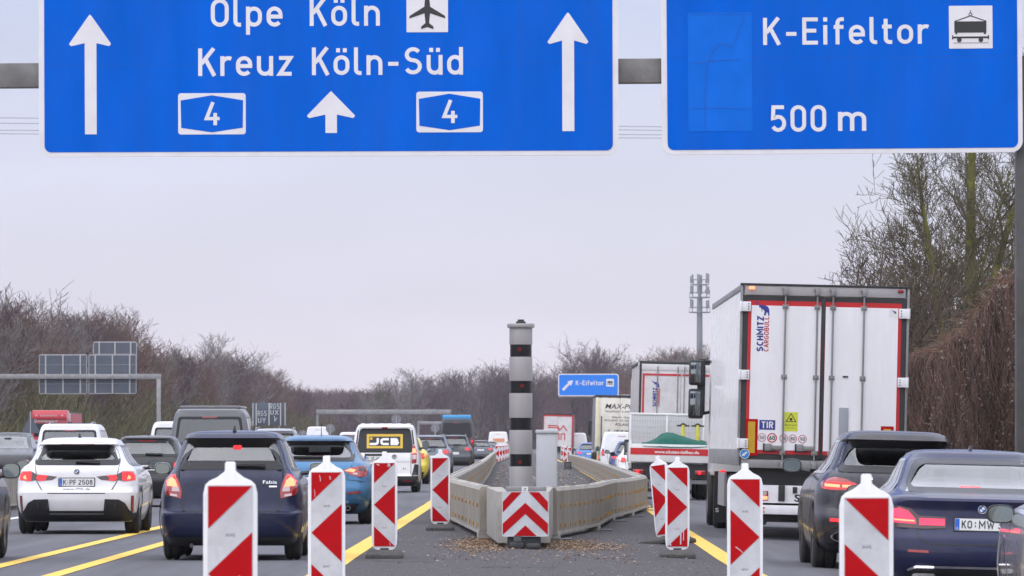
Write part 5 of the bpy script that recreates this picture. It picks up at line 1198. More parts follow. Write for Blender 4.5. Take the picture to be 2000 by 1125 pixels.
def reefer():
    S, CXP, BY = 127.0, 1609.7, 1058.0
    t = thing('articulated_lorry', 'white refrigerated trailer with red door edges, TIR and speed stickers', 'lorry', at(1601, S), 0, R(1.3))
    q = lambda x, y: ((x-CXP)/S, (BY-y)/S)
    X0, X1 = -1.3, 1.3; L = 13.6; zb, zt = 1.14, 3.93
    b = MB(); b.box(X0+.05, X1-.05, .09, L, zb+.08, zt-.02, 0); b.obj('trailer_body', [M_ALU], t)
    # ribbed aluminium side panels, each an own sheet
    n = 17
    for sg in (-1, 1):
        for i in range(n):
            a, e = .12+(L-.2)*i/n, .12+(L-.2)*(i+1)/n-.012
            b = MB(); xs = sg*(1.3-.05); o_ = sg*1.285; lo, hi = min(xs, o_), max(xs, o_)
            b.box(lo, hi, a, e, zb+.25, zt-.1)
            for k in range(3): yy = a+(e-a)*(k+.5)/3; b.box(sg*1.285-.004, sg*1.285+.004, yy-.05, yy+.05, zb+.25, zt-.1)
            b.obj('side_panel', M_ALU, t)
        b = MB(); b.box(sg*1.27-.03, sg*1.27+.03, .1, L, zb, zb+.245); b.obj('side_rail', M_GALV, t, bevel=.01)
        b = MB(); b.box(sg*1.27-.03, sg*1.27+.03, .1, L, zt-.095, zt); b.obj('roof_rail', M_GALV, t, bevel=.01)
    # rear frame
    b = MB(); b.box(X0, X0+.04, 0, .12, zb, zt); b.obj('frame_post', M_GALV, t, bevel=.01); b = MB(); b.box(X1-.04, X1, 0, .12, zb, zt); b.obj('frame_post', M_GALV, t, bevel=.01)
    b = MB(); b.box(X0+.066, X1-.066, -.005, .12, zt-.16, zt-.012); hd = b.obj('frame_header', mat('header_grey', (.38,.36,.36), .5, var=.1), t, bevel=.008)
    b = MB(); b.box(X0-.005, X1+.005, -.02, .13, zt-.01, zt+.02); b.obj('roof_edge', M_GASK, t, bevel=.005)
    b = MB(); b.box(X0+.066, X1-.066, -.01, .12, zb-.03, zb+.10); b.obj('frame_sill', M_GALV, t, bevel=.01)
    for x, m in ((q(1466,0)[0], M_LITHOT), (q(1757,0)[0], M_LIGHT)):
        b = MB(); b.box(x-.045, x+.045, -.035, -.006, zt-.075, zt-.03); b.obj('marker_light', m, t, bevel=.01)
    # doors: gasket, red edge and white leaf are nested slabs
    zd0, zd1 = zb+.105, zt-.17; xm = q(1607,0)[0]
    for a, e, nm in ((X0+.045, xm-.012, -1), (xm+.012, X1-.045, 1)):
        d = MB().box(a, e, .0, .08, zd0, zd1).obj('door', M_GASK, t)
        a2, e2 = (a+.075, e-.018) if nm < 0 else (a+.018, e-.075)
        MB().box(a2, e2, -.006, .0, zd0+.085, zd1-.075).obj('red_edge', M_TRR, d)
        a3, e3 = (a2+.052, e2-.005) if nm < 0 else (a2+.005, e2-.052)
        MB().box(a3, e3, -.012, -.006, zd0+.145, zd1-.15).obj('door_leaf', M_TRW, d)
    MB().box(xm-.028, xm+.028, -.016, 0, zd0+.02, zd1-.02).obj('door_seal', M_GASK, t, bevel=.006)
    for i, px in enumerate((1532.5, 1594.7, 1625.5, 1686)):
        x = q(px, 0)[0]; b = MB(); b.cyl((x, -.045, zb+.0), (x, -.045, zt-.10), .015, n=10); bar = b.obj('locking_bar', M_GALV, t, smooth=40)
        for z in (zt-.33, q(0,738)[1], q(0,890)[1]+.03):
            b = MB(); b.box(x-.045, x+.045, -.03, -.012, z-.035, z+.035); b.box(x-.02, x+.02, -.07, -.02, z-.02, z+.02); b.obj('bar_guide', M_GALV, bar, bevel=.006)
        for z in (zt-.10, zb+.02):
            b = MB(); b.box(x-.035, x+.035, -.075, -.012, z-.05, z+.05); b.box(x-.055, x+.03, -.055, -.012, z+.02, z+.075); b.obj('bar_cam', M_GALV, bar, bevel=.01)
        if i < 2:
            z = q(0, 876)[1]; b = MB(); b.box(x-.165, x-.0, -.06, -.02, z-.035, z+.03); b.box(x-.28, x-.165, -.055, -.018, z-.055, z+.055); b.obj('bar_handle', M_GALV, bar, bevel=.012)
            b = MB(); b.box(x-.30, x-.275, -.06, -.012, z-.06, z+.06); b.box(x-.3, x-.1, -.04, -.0125, z-.065, z-.052); b.obj('handle_catch', M_GASK, bar, bevel=.006)
    for sg, ys in ((-1, (602, 735.5, 869.5)), (1, (609.5, 744, 876))):
        for y in ys:
            z = q(0, y)[1]; b = MB(); xa = X0 if sg < 0 else X1-.15
            b.box(xa-.01, xa+.16, -.04, -.014, z-.075, z+.075)
            b.cyl((X0+.01 if sg < 0 else X1-.01, -.03, z-.08), (X0+.01 if sg < 0 else X1-.01, -.03, z+.08), .025, n=10); h = b.obj('hinge', M_TRW, t, bevel=.008)
            b = MB()
            for dz in (-.04, .0, .04): b.lathe([(.010,-.05),(.0,-.05)], 'y', ((X0+.125 if sg < 0 else X1-.125), 0, z+dz), 8)
            b.obj('hinge_bolt', M_GASK, h)
    # print and stickers on the doors
    f = flat(-.0135)
    def vert(x, z): return lambda u, v, e=0: (x-v, -.0135, z+u)   # reads upwards
    b = MB(); x, z = q(1494.5-1, 689); din(b, 'SCHMITZ', 0, .535, 0, .098, vert(q(1490.5,0)[0], z), weight=3.3, gap=2.6); b.obj('lettering', M_LOGOB, t)
    b = MB(); din(b, 'CARGOBULL', 0, .535, 0, .072, vert(q(1501,0)[0], z), weight=2.7); b.obj('lettering', M_LOGOR, t)
    # striding animal emblem: rump, legs, raised trunk
    EL = [(0,88),(2,92),(9,86),(12,80),(22,77),(30,68),(46,70),(54,66),(70,66),(84,60),(94,48),(99,30),(98,12),(100,0),(88,0),(88,16),(80,22),(74,12),(72,0),(58,0),(60,14),(64,26),(54,38),(46,44),(46,30),(42,22),(40,40),(34,52),(24,52),(20,60),(24,66),(14,72),(6,78)]
    def emblem(x0, z0, w, h, parent, mb=None):
        b = MB(); b.prism([(x0+a/100*w, z0+c/92*h) for a, c in EL][::-1], -.0145, -.013, sides=False); b.obj('emblem', M_LOGOB, parent)
    emblem(*q(1475,619), .21, .215, t)
    def sticker(name, P, m, off=.014): return MB().prism(P, -off, -.0125).obj(name, m, t)
    x0, z0 = q(1735,618); x1, z1 = q(1753,600); st = sticker('square_sticker', [(x0,z0),(x1,z0),(x1,z1),(x0,z1)], M_PLATE); b = MB(); b.prism([(x0+.04+a/100*.07, z0+.06+c/92*.06) for a, c in EL][::-1], -.0155, -.0145, sides=False); b.obj('emblem', M_LOGOB, st)
    M_YST = mat('sticker_yellow', (.62,.66,.04), .4); M_AMB = mat('reflector_amber', (.55,.33,.015), .4, var=.1)
    x0, z0 = q(1535,844); x1, z1 = q(1561.5,806.5); st = sticker('warning_sticker', [(x0,z0),(x1,z0),(x1,z1),(x0,z1)], M_YST)
    b = MB(); xc = (x0+x1)/2; b.ribbon([(xc-.075,z0+.15),(xc+.075,z0+.15),(xc,z0+.27)], .012, lambda p: (p[0], -.0155, p[1]), True); b.prism([(xc-.02,z0+.165),(xc+.02,z0+.165),(xc+.02,z0+.205),(xc-.02,z0+.205)], -.0155, -.015, sides=False)
    btext(b, 'Blind spot', x0+.012, x1-.012, z0+.085, .028, flat(-.0155)); btext(b, 'Take care', x0+.035, x1-.035, z0+.045, .018, flat(-.0155)); b.obj('warning_symbol', M_INK, st)
    x0, z0 = q(1486.6,842); x1, z1 = q(1517.6,823); st = sticker('transit_plate', [(x0,z0),(x1,z0),(x1,z1),(x0,z1)], M_LOGOB)
    b = MB(); din(b, 'TIR', x0+.035, x1-.035, z0+.025, .10, flat(-.0155), weight=2.6, gap=3); b.obj('lettering', M_PLATE, st)
    for num, px, r in (('50',1492.2,8.2),('60',1512,9.6),('70',1534.5,8.2),('80',1552.5,8.2),('90',1571.5,8.4)):
        x, z = q(px, 857.3+(px-1492)*.018); r /= S; st = sticker('speed_sticker', disc(x, z, r, 24), M_TRR if num == '60' else mat('print_rose', (.52,.03,.09), .4)); w = .76 if num == '60' else .84
        b = MB(); b.prism(disc(x, z, r*w, 24), -.0150, -.0145, 0, sides=False); din(b, num, x-r*.56, x+r*.56, z-r*.42, r*.84, flat(-.0158), mi=1, weight=2.9 if num == '60' else 2.3); b.obj('lettering', [M_PLATE, M_INK], st)
    def board(px0, py0, px1, py1):
        x0, z0 = q(px0, py1); x1, z1 = q(px1, py0); st = MB().box(x0, x1, -.018, -.0125, z0, z1).obj('marker_board', M_RED, t); MB().box(x0+.04, x1-.04, -.021, -.018, z0+.04, z1-.04).obj('amber_panel', M_AMB, st)
    board(1459.5, 821.5, 1483.6, 893); board(1724, 830, 1749, 900)
    x, z = q(1459, 890); st = MB().prism(disc(x, z, .077, 28), -.034, -.025).obj('round_sticker', M_PLATE, t)
    b = MB(); b.prism(disc(x, z, .068, 28), -.035, -.034, 0, sides=False); b.ribbon([(x+.035,z+.028),(x-.012,z-.008)], .026, lambda p: (p[0], -.0362, p[1]), mi=1); b.prism([(x-.045,z-.034),(x+.008,z-.03),(x-.022,z+.012)], -.0366, -.036, 1, sides=False); b.obj('arrow', [mat('badge_sky_blue', (.03,.22,.55), .4), M_PLATE], st)
    x, z = q(1652.5, 735); MB().box(x-.04, x+.04, -.025, -.012, z-.012, z+.012).obj('door_slot', M_GASK, t)
    x0, z0 = q(1641.5, 905); x1, z1 = q(1660, 795.5); MB().box(x0, x1, -.03, -.012, z0, z1).obj('document_tube', mat('tube_grey', (.30,.32,.36), .4), t, bevel=.012)
    # underneath
    z0 = q(0,985)[1]; z1 = q(0,950)[1]
    MB().box(-1.12, 1.12, .18, .30, z1, zb-.03).obj('chassis_beam', M_BLACK, t)
    pn = MB().box(-1.15, 1.15, .10, .17, z0, z1).obj('light_panel', M_TRW, t, bevel=.01)
    for sg in (-1, 1):
        xa = sg*1.27-.0; x_, z_ = (-.86, q(0,971)[1]); l = MB().box(sg*.86-.055, sg*.86+.055, .085, .12, z_-.075, z_+.075).obj('tail_lamp', M_LIGHT, t, bevel=.012)
        MB().box(sg*.86-.04, sg*.86+.045, .075, .085, z_-.06, z_-.005).obj('lamp', M_LITHOT, l); MB().prism(disc(sg*.86, z_+.035, .035, 14), .073, .085).obj('lamp', M_CLEAR, l)
        x_ = -.60 if sg < 0 else .60; MB().box(x_-.05, x_+.05, .05, .10, z0+.03, z1).obj('buffer_strip', M_GASK, t, bevel=.01)
    b = MB(); btext(b, 'S', -.40, -.31, q(0,981)[1], .11, flat(.098), bold=.03); b.obj('lettering', M_INK, t)
    MB().box(-.43, -.36, .06, .10, z0+.16, z1-.02).obj('socket', M_GASK, t, bevel=.01)
    bar = MB().box(-1.14, 1.14, .02, .10, q(0,1007)[1], q(0,989)[1]).obj('underrun_bar', M_TRW, t, bevel=.012)
    x, z = q(1497, 998.5); MB().prism([(x-.04,z),(x+.02,z-.05),(x+.035,z-.03),(x+.0,z),(x+.035,z+.03),(x+.02,z+.05)], .016, .0205).obj('arrow_sticker', M_LITHOT if False else M_ORANGE, bar)
    b = MB(); b.box(-1.0, .9, .3, .8, .28, .42); b.cyl((-.85,.25,.27), (-.85,.55,.27), .04, n=8); b.cyl((-.6,.25,.33), (.8,.28,.30), .02, n=6); b.obj('axle_gear', M_BLACK, t)
    for y in (3.0, 4.3, 5.6):
        for sg in (-1, 1): truck_wheel(t, sg*1.05, y, .5, .38)
        MB().cyl((-1, y, .5), (1, y, .5), .07, n=10).obj('axle', M_BLACK, t)
    for sg in (-1, 1):
        MB().box(sg*1.08-.2, sg*1.08+.2, 2.25, 2.27, .12, .95).obj('mud_flap', M_BLACK, t)
        MB().box(sg*1.24-.02, sg*1.24+.02, 6.6, 9.6, .45, 1.0).obj('side_guard', mat('guard_grey', (.3,.3,.31), .5, dirt=.4), t)
    # tractor unit
    b = MB(); b.box(-1.22, 1.22, 14.6, 16.6, .9, 3.75); b.obj('cab', paint('cab_white', (.72,.72,.73)), t, bevel=.08)
    b = MB(); b.box(-.5, .5, 11.2, 16.4, .7, 1.0); b.obj('chassis', M_BLACK, t)
    for y in (12.1, 15.8):
        for sg in (-1, 1): truck_wheel(t, sg*1.05, y, .5, .32 if True else .3)
    for sg in (-1, 1):
        mf = MB().box(sg*1.06-.21, sg*1.06+.21, 11.3, 11.33, .12, 1.0).obj('mud_flap', M_BLACK, t)
        if sg < 0:
            b = MB(); btext(b, 'S', -1.24, -1.18, .30, .07, flat(11.29), bold=.02); b.obj('lettering', M_PLATE, mf)
        MB().box(sg*1.13-.05, sg*1.13+.05, 11.2, 11.28, .86, 1.02).obj('tail_lamp', M_LIT, t, bevel=.01)
        ar = MB(); ar.cyl((sg*1.2, 16.3, 2.95), (sg*1.42, 16.3, 2.95), .03, n=8); ar.cyl((sg*1.2, 16.3, 2.05), (sg*1.40, 16.3, 2.0), .03, n=8); ar.box(sg*1.38-.07, sg*1.38+.07, 16.2, 16.34, 2.0, 3.0); m_ = ar.obj('mirror_arm', M_BLACK, t, bevel=.02)
        for za, zb_ in ((2.52, 2.98), (1.92, 2.46)):
            b = MB(); b.box(sg*1.47-.135, sg*1.47+.135, 16.1, 16.3, za, zb_); h = b.obj('mirror_housing', M_BLACK, t, bevel=.05)
            MB().box(sg*1.49-.09, sg*1.49+.095, 16.085, 16.1, za+.05, zb_-.05).obj('mirror_glass', mat('mirror_dark', (.2,.22,.23), .06, metal=1.0), h, bevel=.01)
    b = MB()
    for sg in (-1, 1): b.cyl((sg*1.24, 0.2, zt+.012), (sg*1.24, L, zt+.012), .012, n=6)
    b.obj('roof_cable', M_GALVD, t)
reefer()

def box_lorry(name, label, px, s, W_, H_, L, z0, body, sidem, rz=0.0, cabc=(.7,.7,.72), cab=True, wheels_=True, ry=1.4, mirrors=True):
    t = thing(name, label, 'lorry', at(px, s), R(rz), R(ry))
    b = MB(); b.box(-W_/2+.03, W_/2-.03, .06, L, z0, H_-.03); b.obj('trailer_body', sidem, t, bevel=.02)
    MB().box(-W_/2, W_/2, .02, L-.05, H_-.09, H_).obj('roof_edge', M_GASK, t, bevel=.02)
    b = MB(); b.box(-1.1, 1.1, .2, .3, .5, z0); b.obj('chassis_beam', M_BLACK, t); MB().box(-1.1, 1.1, .08, .16, .45, .62).obj('underrun_bar', M_GALVD, t, bevel=.01)
    for sg in (-1, 1): MB().box(sg*1.0-.12, sg*1.0+.12, .02, .08, .70, .85).obj('tail_lamp', M_LIT, t, bevel=.01)
    if wheels_:
        for y in (2.6, 3.9, 5.2):
            for sg in (-1, 1): truck_wheel(t, sg*1.05, y)
    if cab:
        MB().box(-1.22, 1.22, L+.5, L+2.6, .9, H_-.35).obj('cab', mat('cab_%d' % int(px), cabc, .4, coat=.5), t, bevel=.1)
        for sg in (-1, 1):
            for y in (L-1.2, L+1.8): truck_wheel(t, sg*1.05, y)
            if not mirrors: continue
            b = MB(); b.box(sg*1.36-.08, sg*1.36+.08, L+2.2, L+2.4, 1.9, 2.7); b.cyl((sg*1.2, L+2.3, 2.6), (sg*1.35, L+2.3, 2.6), .04, n=6); b.obj('door_mirror', M_BLACK, t, bevel=.04)
    return t
M_CURT = mat('curtain_grey', (.46,.43,.42), .55, var=.1, vscale=1.5, dirt=.3); M_DOORG = mat('door_grey_white', (.62,.60,.60), .45, var=.06, dirt=.25)
def curtain_lorry():
    s = 64; t = box_lorry('articulated_lorry', 'grey curtain-sided trailer with thin red door frame and blue-red logo', 1243+1.28*s, s, 2.55, 4.0, 13.6, 1.15, None, M_CURT, mirrors=False)
    b = MB(); b.box(-1.275, -1.21, -.02, .06, 1.1, 3.9); b.obj('frame_post', M_GASK, t); MB().box(1.21, 1.275, -.02, .06, 1.1, 3.9).obj('frame_post', M_GASK, t)
    MB().box(-1.21, 1.21, -.015, .06, 3.72, 3.91).obj('frame_header', M_DOORG, t, bevel=.01)
    for a, e in ((-1.205, -.005), (.005, 1.205)):
        d = MB().box(a, e, .0, .05, 1.15, 3.715).obj('door', M_DOORG, t)
        for k in range(5):
            xx = a+(e-a)*(k+.5)/5; MB().box(xx-.11, xx+.11, -.006, 0, 1.2, 3.5).obj('door_plank', M_DOORG, d)
        for z0, z1, x0, x1 in ((3.56, 3.62, a+.03, e), (1.2, 3.56, a+.03 if a < -1 else e-.06, a+.09 if a < -1 else e-.0)): MB().box(x0, x1, -.012, -.006, z0, z1).obj('red_edge', M_TRR, d)
    for x in (-.72, -.1, .1, .72): MB().cyl((x, -.03, 1.0), (x, -.03, 3.85), .016, n=8).obj('locking_bar', M_GALV, t)
    v = lambda x, z: (lambda u, w, e=0: (x-w, -.014, z+u))
    b = MB(); din(b, 'SCHMITZ', 0, .56, 0, .11, v(-.80+.06, 2.62), weight=3.2); b.obj('lettering', M_LOGOB, t); b = MB(); din(b, 'CARGOBULL', 0, .56, 0, .08, v(-.80+.165, 2.62), weight=2.7); b.obj('lettering', M_LOGOR, t)
    EL = [(0,88),(9,86),(22,77),(30,68),(54,66),(84,60),(99,30),(100,0),(88,0),(80,22),(72,0),(58,0),(64,26),(46,44),(42,22),(34,52),(20,60),(14,72)]
    MB().prism([(-.90+a/100*.24, 3.2+c/92*.22) for a, c in EL][::-1], -.015, -.0125).obj('emblem', M_LOGOB, t)
    # side buckles and folded tarpaulin corner
    for k in range(14): MB().box(-1.30, -1.272, .5+k*.95, .56+k*.95, 1.0, 1.3).obj('curtain_buckle', M_GALVD, t)
    MB().box(-1.30, -1.10, .1, 1.3, 3.78, 3.97).obj('rolled_tarpaulin', M_DOORG, t, bevel=.05)
curtain_lorry()
def text_lorry():
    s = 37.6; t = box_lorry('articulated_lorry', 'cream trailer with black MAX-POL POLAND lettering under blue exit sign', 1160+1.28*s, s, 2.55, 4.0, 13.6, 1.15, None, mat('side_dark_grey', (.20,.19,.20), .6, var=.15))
    M_CREAM = mat('trailer_cream', (.72,.68,.60), .5, var=.05, dirt=.2)
    for a, e in ((-1.27, -.005), (.005, 1.27)): MB().box(a, e, -.01, .05, 1.15, 3.85).obj('door', M_CREAM, t, bevel=.01)
    MB().box(-1.16, -1.06, -.06, -.01, .55, 3.8).obj('frame_post', mat('post_yellow', (.66,.60,.34), .5, var=.1), t, bevel=.02)
    MB().box(-.98, -.93, -.05, -.01, 1.2, 2.9).obj('locking_bar', M_GASK, t)
    for k in range(5): MB().box(-1.1+k*.5, -1.0+k*.5, -.03, .01, 3.86, 3.93).obj('roof_clamp', M_GASK, t)
    b = MB()
    for tx, x0, x1, z, h, sh, bo in (('MAX-POL', -.78, .95, 3.30, .26, .25, .01), ('TRANSPORT & SPEDITION', -.80, .98, 3.10, .10, .2, 0), ('Eksport - Import', -.40, .66, 2.82, .10, .1, .01), ('POLAND 63-120 WLK', -.80, .95, 2.64, .10, .1, .01), ('POLAND', -.22, .52, 2.42, .13, .1, .015),
                             ('+48 48 360 23 00', -.30, .95, 2.10, .11, .1, .012), ('+48 48 321 46 00', -.30, .95, 1.88, .11, .1, .012), ('+48 609 416 200', -.30, .95, 1.66, .11, .1, .012)):
        btext(b, tx, x0, x1, z, h, flat(-.016), bold=bo, shear=sh)
    for z in (2.15, 1.93, 1.71): b.ribbon(disc(-.56, z, .045, 12), .022, lambda p: (p[0], -.016, p[1]), True)
    b.obj('lettering', M_INK, t)
text_lorry()
def logo_lorry():
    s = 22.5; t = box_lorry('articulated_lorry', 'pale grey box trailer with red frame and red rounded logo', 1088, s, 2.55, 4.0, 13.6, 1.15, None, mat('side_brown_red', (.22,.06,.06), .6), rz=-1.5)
    for a, e in ((-1.2, -.01), (.01, 1.2)): MB().box(a, e, -.01, .05, 1.15, 3.75).obj('door', M_DOORG, t)
    b = MB(); b.box(-1.275,-1.2,-.03,.06,1.1,3.85); b.box(1.2,1.275,-.03,.06,1.1,3.85); b.box(-1.2,1.2,-.03,.06,3.755,3.85); b.obj('red_edge', M_TRR, t)
    b = MB(); g = lambda p: (p[0], -.03, p[1])
    for d in (0, .16): b.ribbon([(-.85, 2.95-d), (-.2, 2.95-d)]+arc(-.2, 2.70-d, .3, .25, 90, -10), .085, g)
    b.ribbon([(.16,2.55),(.48,2.95),(.82,2.5)], .085, g); b.ribbon([(-.30,1.95),(-.1,2.25),(.12,2.25),(.12,1.7)], .085, g); b.ribbon([(.3,1.7),(.3,2.25),(.62,2.25),(.62,1.7)], .085, g)
    b.obj('logo', M_TRR, t)
logo_lorry()
def flatbed():
    s = 74; x, y, z = at(1306, s)
    t = thing('flatbed_lorry', 'white tipper with red www.okutan-tiefbau.de board and mesh bulkhead', 'lorry', (x, y, z), 0, R(1.3)); BY = 864+(HC-z)*s; q = lambda px, py: ((px-1306)/s, (BY-py)/s)
    M_FW = paint('flatbed_white', (.70,.69,.68))
    zt = q(0,806)[1]; zb = q(0,860)[1]; z1 = q(0,868)[1]; zr1 = q(0,876)[1]; zr0 = q(0,889)[1]; z0 = q(0,903)[1]
    # mesh bulkhead behind the cab
    b = MB(); b.box(-1.02,-.96,3.5,3.56,z0,zt-.04); b.box(.96,1.02,3.5,3.56,z0,zt-.04); b.box(-1.02,1.02,3.5,3.56,zt-.06,zt); b.box(-.03,.03,3.5,3.55,z0,zt-.06); fr = b.obj('bulkhead_frame', M_FW, t, bevel=.02)
    b = MB()
    for i in range(28): xx = -.94+i*1.88/27; b.box(xx-.008, xx+.008, 3.52, 3.535, z0, zt-.06)
    for i in range(9): zz = z0+.08+i*(zt-z0-.15)/8; b.box(-.95,.95,3.536,3.548,zz-.008,zz+.008)
    m = b.obj('wire_mesh', mat('mesh_grey', (.52,.52,.53), .6), fr); m['kind'] = 'stuff'
    cab = MB().box(-1.0,1.0,3.62,5.4,.75,zt-.02).obj('cab', M_FW, t, bevel=.12)
    MB().box(-1.05,1.05,.03,3.5,z0,z0+.10).obj('load_floor', M_GALVD, t)
    tb = MB().box(-1.05,1.05,-.02,.03,z0,z1).obj('tailboard', M_FW, t, bevel=.012)
    rp = MB().box(-1.04,1.04,-.028,-.02,zr0,zr1).obj('red_strip', M_TRR, tb)
    b = MB(); btext(b, 'www.okutan-tiefbau.de', q(1276,0)[0], q(1363,0)[0], zr0+.045, .085, flat(-.032), bold=.02); b.obj('lettering', M_PLATE, rp)
    for sg in (-1,1): MB().box(sg*1.05-.02,sg*1.05+.02,.03,3.45,z0,z1+.02).obj('drop_side', M_FW, t, bevel=.01); MB().box(sg*1.05-.035, sg*1.05+.035,-.025,.05,z0-.05,z1+.10).obj('corner_post', M_FW, t, bevel=.01)
    b = MB(); b.box(-1.0,1.0,.1,.2,.55,z0-.04); b.box(-.4,.4,.1,4.6,.5,.72); b.obj('chassis', M_BLACK, t)
    MB().box(-1.0,1.0,.02,.08,.42,.52).obj('underrun_bar', M_GALVD, t)
    for sg in (-1,1): l = MB().box(sg*.82-.14,sg*.82+.14,.0,.06,.66,.78).obj('tail_lamp', M_LIGHT, t, bevel=.01); MB().box(sg*.82-.06,sg*.82+.02,-.006,.0,.68,.76).obj('lamp', M_LIT, l)
    plate(None, t, 0, .70, None)
    for y_ in (1.0, 4.4):
        for sg in (-1,1): o = truck_wheel(t, sg*.88, y_); o.scale = (.8,.76,.76); o.location.z = .38
    for sg in (-1,1):
        b = MB(); b.box(sg*1.03-.085, sg*1.03+.075, 4.9,5.05,q(0,886)[1],q(0,860)[1]); b.cyl((sg*.95,5,1.5),(sg*1.1,5,1.5),.025,n=6); h = b.obj('door_mirror', M_BLACK, t, bevel=.05); MB().box(sg*1.03-.06, sg*1.03+.05,4.888,4.9,q(0,883)[1],q(0,864)[1]).obj('mirror_glass', M_MIRROR, h)
    # green tarpaulin heap: a draped surface
    b = MB(); rng = random.Random(4); NX, NY = 26, 8
    prof = [(-.75,.14),(-.60,.20),(-.35,.28),(-.15,.42),(.05,.43),(.35,.36),(.70,.29),(1.0,.23),(1.05,.22)]; pf = pchip(prof); P = []
    for j in range(NY+1):
        v = j/NY; P.append([(-.72+1.72*i/NX, .12+2.4*v, z1-.14+ (pf(-.72+1.72*i/NX)+.03*math.sin(9*i/NX+j))*math.sin(math.pi*min(1,.08+v*.92))**.4*1.0+rng.uniform(-.012,.012)) for i in range(NX+1)])
    P.insert(0, [(x_, -.045, z1-.03-.055*math.sin(math.pi*min(1,(i+1)/NX))**.5+rng.uniform(-.006,.006)) for i, (x_, y_, z_) in enumerate(P[0])]); 
    for j in range(len(P)-1):
        for i in range(NX): b.face([P[j][i],P[j][i+1],P[j+1][i+1],P[j+1][i]])
    tp = b.obj('tarpaulin', mat('tarp_green', (.010,.085,.062), .7, spec=.12, var=.2, bump=.2, bscale=9), None, smooth=50, merge=True); tp.location = (x, y, z); tp.rotation_euler = t.rotation_euler
    tag(tp, 'dark green tarpaulin heaped over the load of the white tipper', 'tarpaulin')
    for i, px in enumerate((1334, 1363)):
        xx = q(px,0)[0]; b = MB(); zt_ = q(0,829)[1]; b.cyl((xx,1.5,z0+.1),(xx,1.5,zt_),.045,n=8); b.box(xx-.05,xx+.05,1.46,1.54,zt_-.3,zt_-.22)
        o = thing('compactor_handle', 'yellow upright machine handle with black grips, %s on the tipper' % ('nearer the middle of the load' if i == 0 else 'nearer the white refrigerated trailer'), 'tool', (x, y, z), 0, R(1.3), 'yellow machine handles on the tipper')
        b.obj('shaft', mat('tool_yellow', (.65,.58,.06), .45), o, smooth=40)
        b = MB(); b.cyl((xx-.17,1.5,zt_-.02),(xx+.17,1.5,zt_-.02),.022,n=8); b.cyl((xx,1.5,zt_),(xx,1.5,zt_+.05),.025,n=8); b.cyl((xx-.1,1.5,zt_-.01),(xx-.02,1.5,zt_+.03),.015,n=6); b.cyl((xx+.1,1.5,zt_-.01),(xx+.02,1.5,zt_+.03),.015,n=6); b.obj('grip', M_BLACK, o, smooth=40)
flatbed()
def red_lorry():
    s = 28; t = thing('red_lorry', 'oncoming red lorry behind the white roof-railed people carrier', 'lorry', at(97, s), 0)
    MR = paint('lorry_red', (.52,.025,.04)); 
    c = MB().box(-1.23,1.23,0,2.1,.6,3.60).obj('cab', MR, t, bevel=.10)
    b = MB(); b.prism([(-1.25,3.0),(1.25,3.0),(1.15,3.42),(-1.15,3.42)], -.30, .05); b.obj('sun_visor', MR, t, bevel=.04)
    MB().box(-1.1,1.1,-.015,.02,1.75,2.7).obj('windscreen', M_FRIT, c, bevel=.03); MB().box(-.65,.55,-.32,-.30,3.16,3.28).obj('marker_strip', mat('strip_rose', (.5,.2,.22), .5), t)
    for sg in (-1,1):
        MB().box(sg*.9-.05,sg*.9+.05,-.33,-.29,3.18,3.28).obj('marker_light', M_CLEAR, t); MB().box(sg*.9-.2,sg*.9+.2,-.02,.03,.85,1.1).obj('headlight', M_CLEAR, t, bevel=.02)
        b = MB(); b.box(sg*1.42-.11,sg*1.42+.11,.1,.3,1.9,2.8); b.cyl((sg*1.2,.2,2.7),(sg*1.4,.2,2.7),.04,n=6); b.obj('door_mirror', M_BLACK, t, bevel=.03)
    b = MB(); btext(b, 'transport.nl', -.85,.55,2.80,.14, flat(-.025), bold=.02); b.ribbon(disc(-1.0,2.86,.09,12),.05,lambda p:(p[0],-.025,p[1]),True); b.obj('lettering', M_PLATE, t)
    MB().box(-1.27,1.27,2.5,14,1.1,3.40).obj('trailer_body', mat('trailer_red_side', (.42,.06,.07), .5, var=.1), t, bevel=.03); MB().box(-1.28,1.28,2.48,14.02,3.41,3.47).obj('roof_edge', M_GALVD, t); MB().box(-1.28,-1.2,2.46,2.5,1.1,3.41).obj('frame_post', M_DOORG, t); MB().box(1.2,1.28,2.46,2.5,1.1,3.41).obj('frame_post', M_DOORG, t)
    for y in (1.2, 5.0, 10.0, 11.3):
        for sg in (-1,1): truck_wheel(t, sg*1.05, y)
red_lorry()

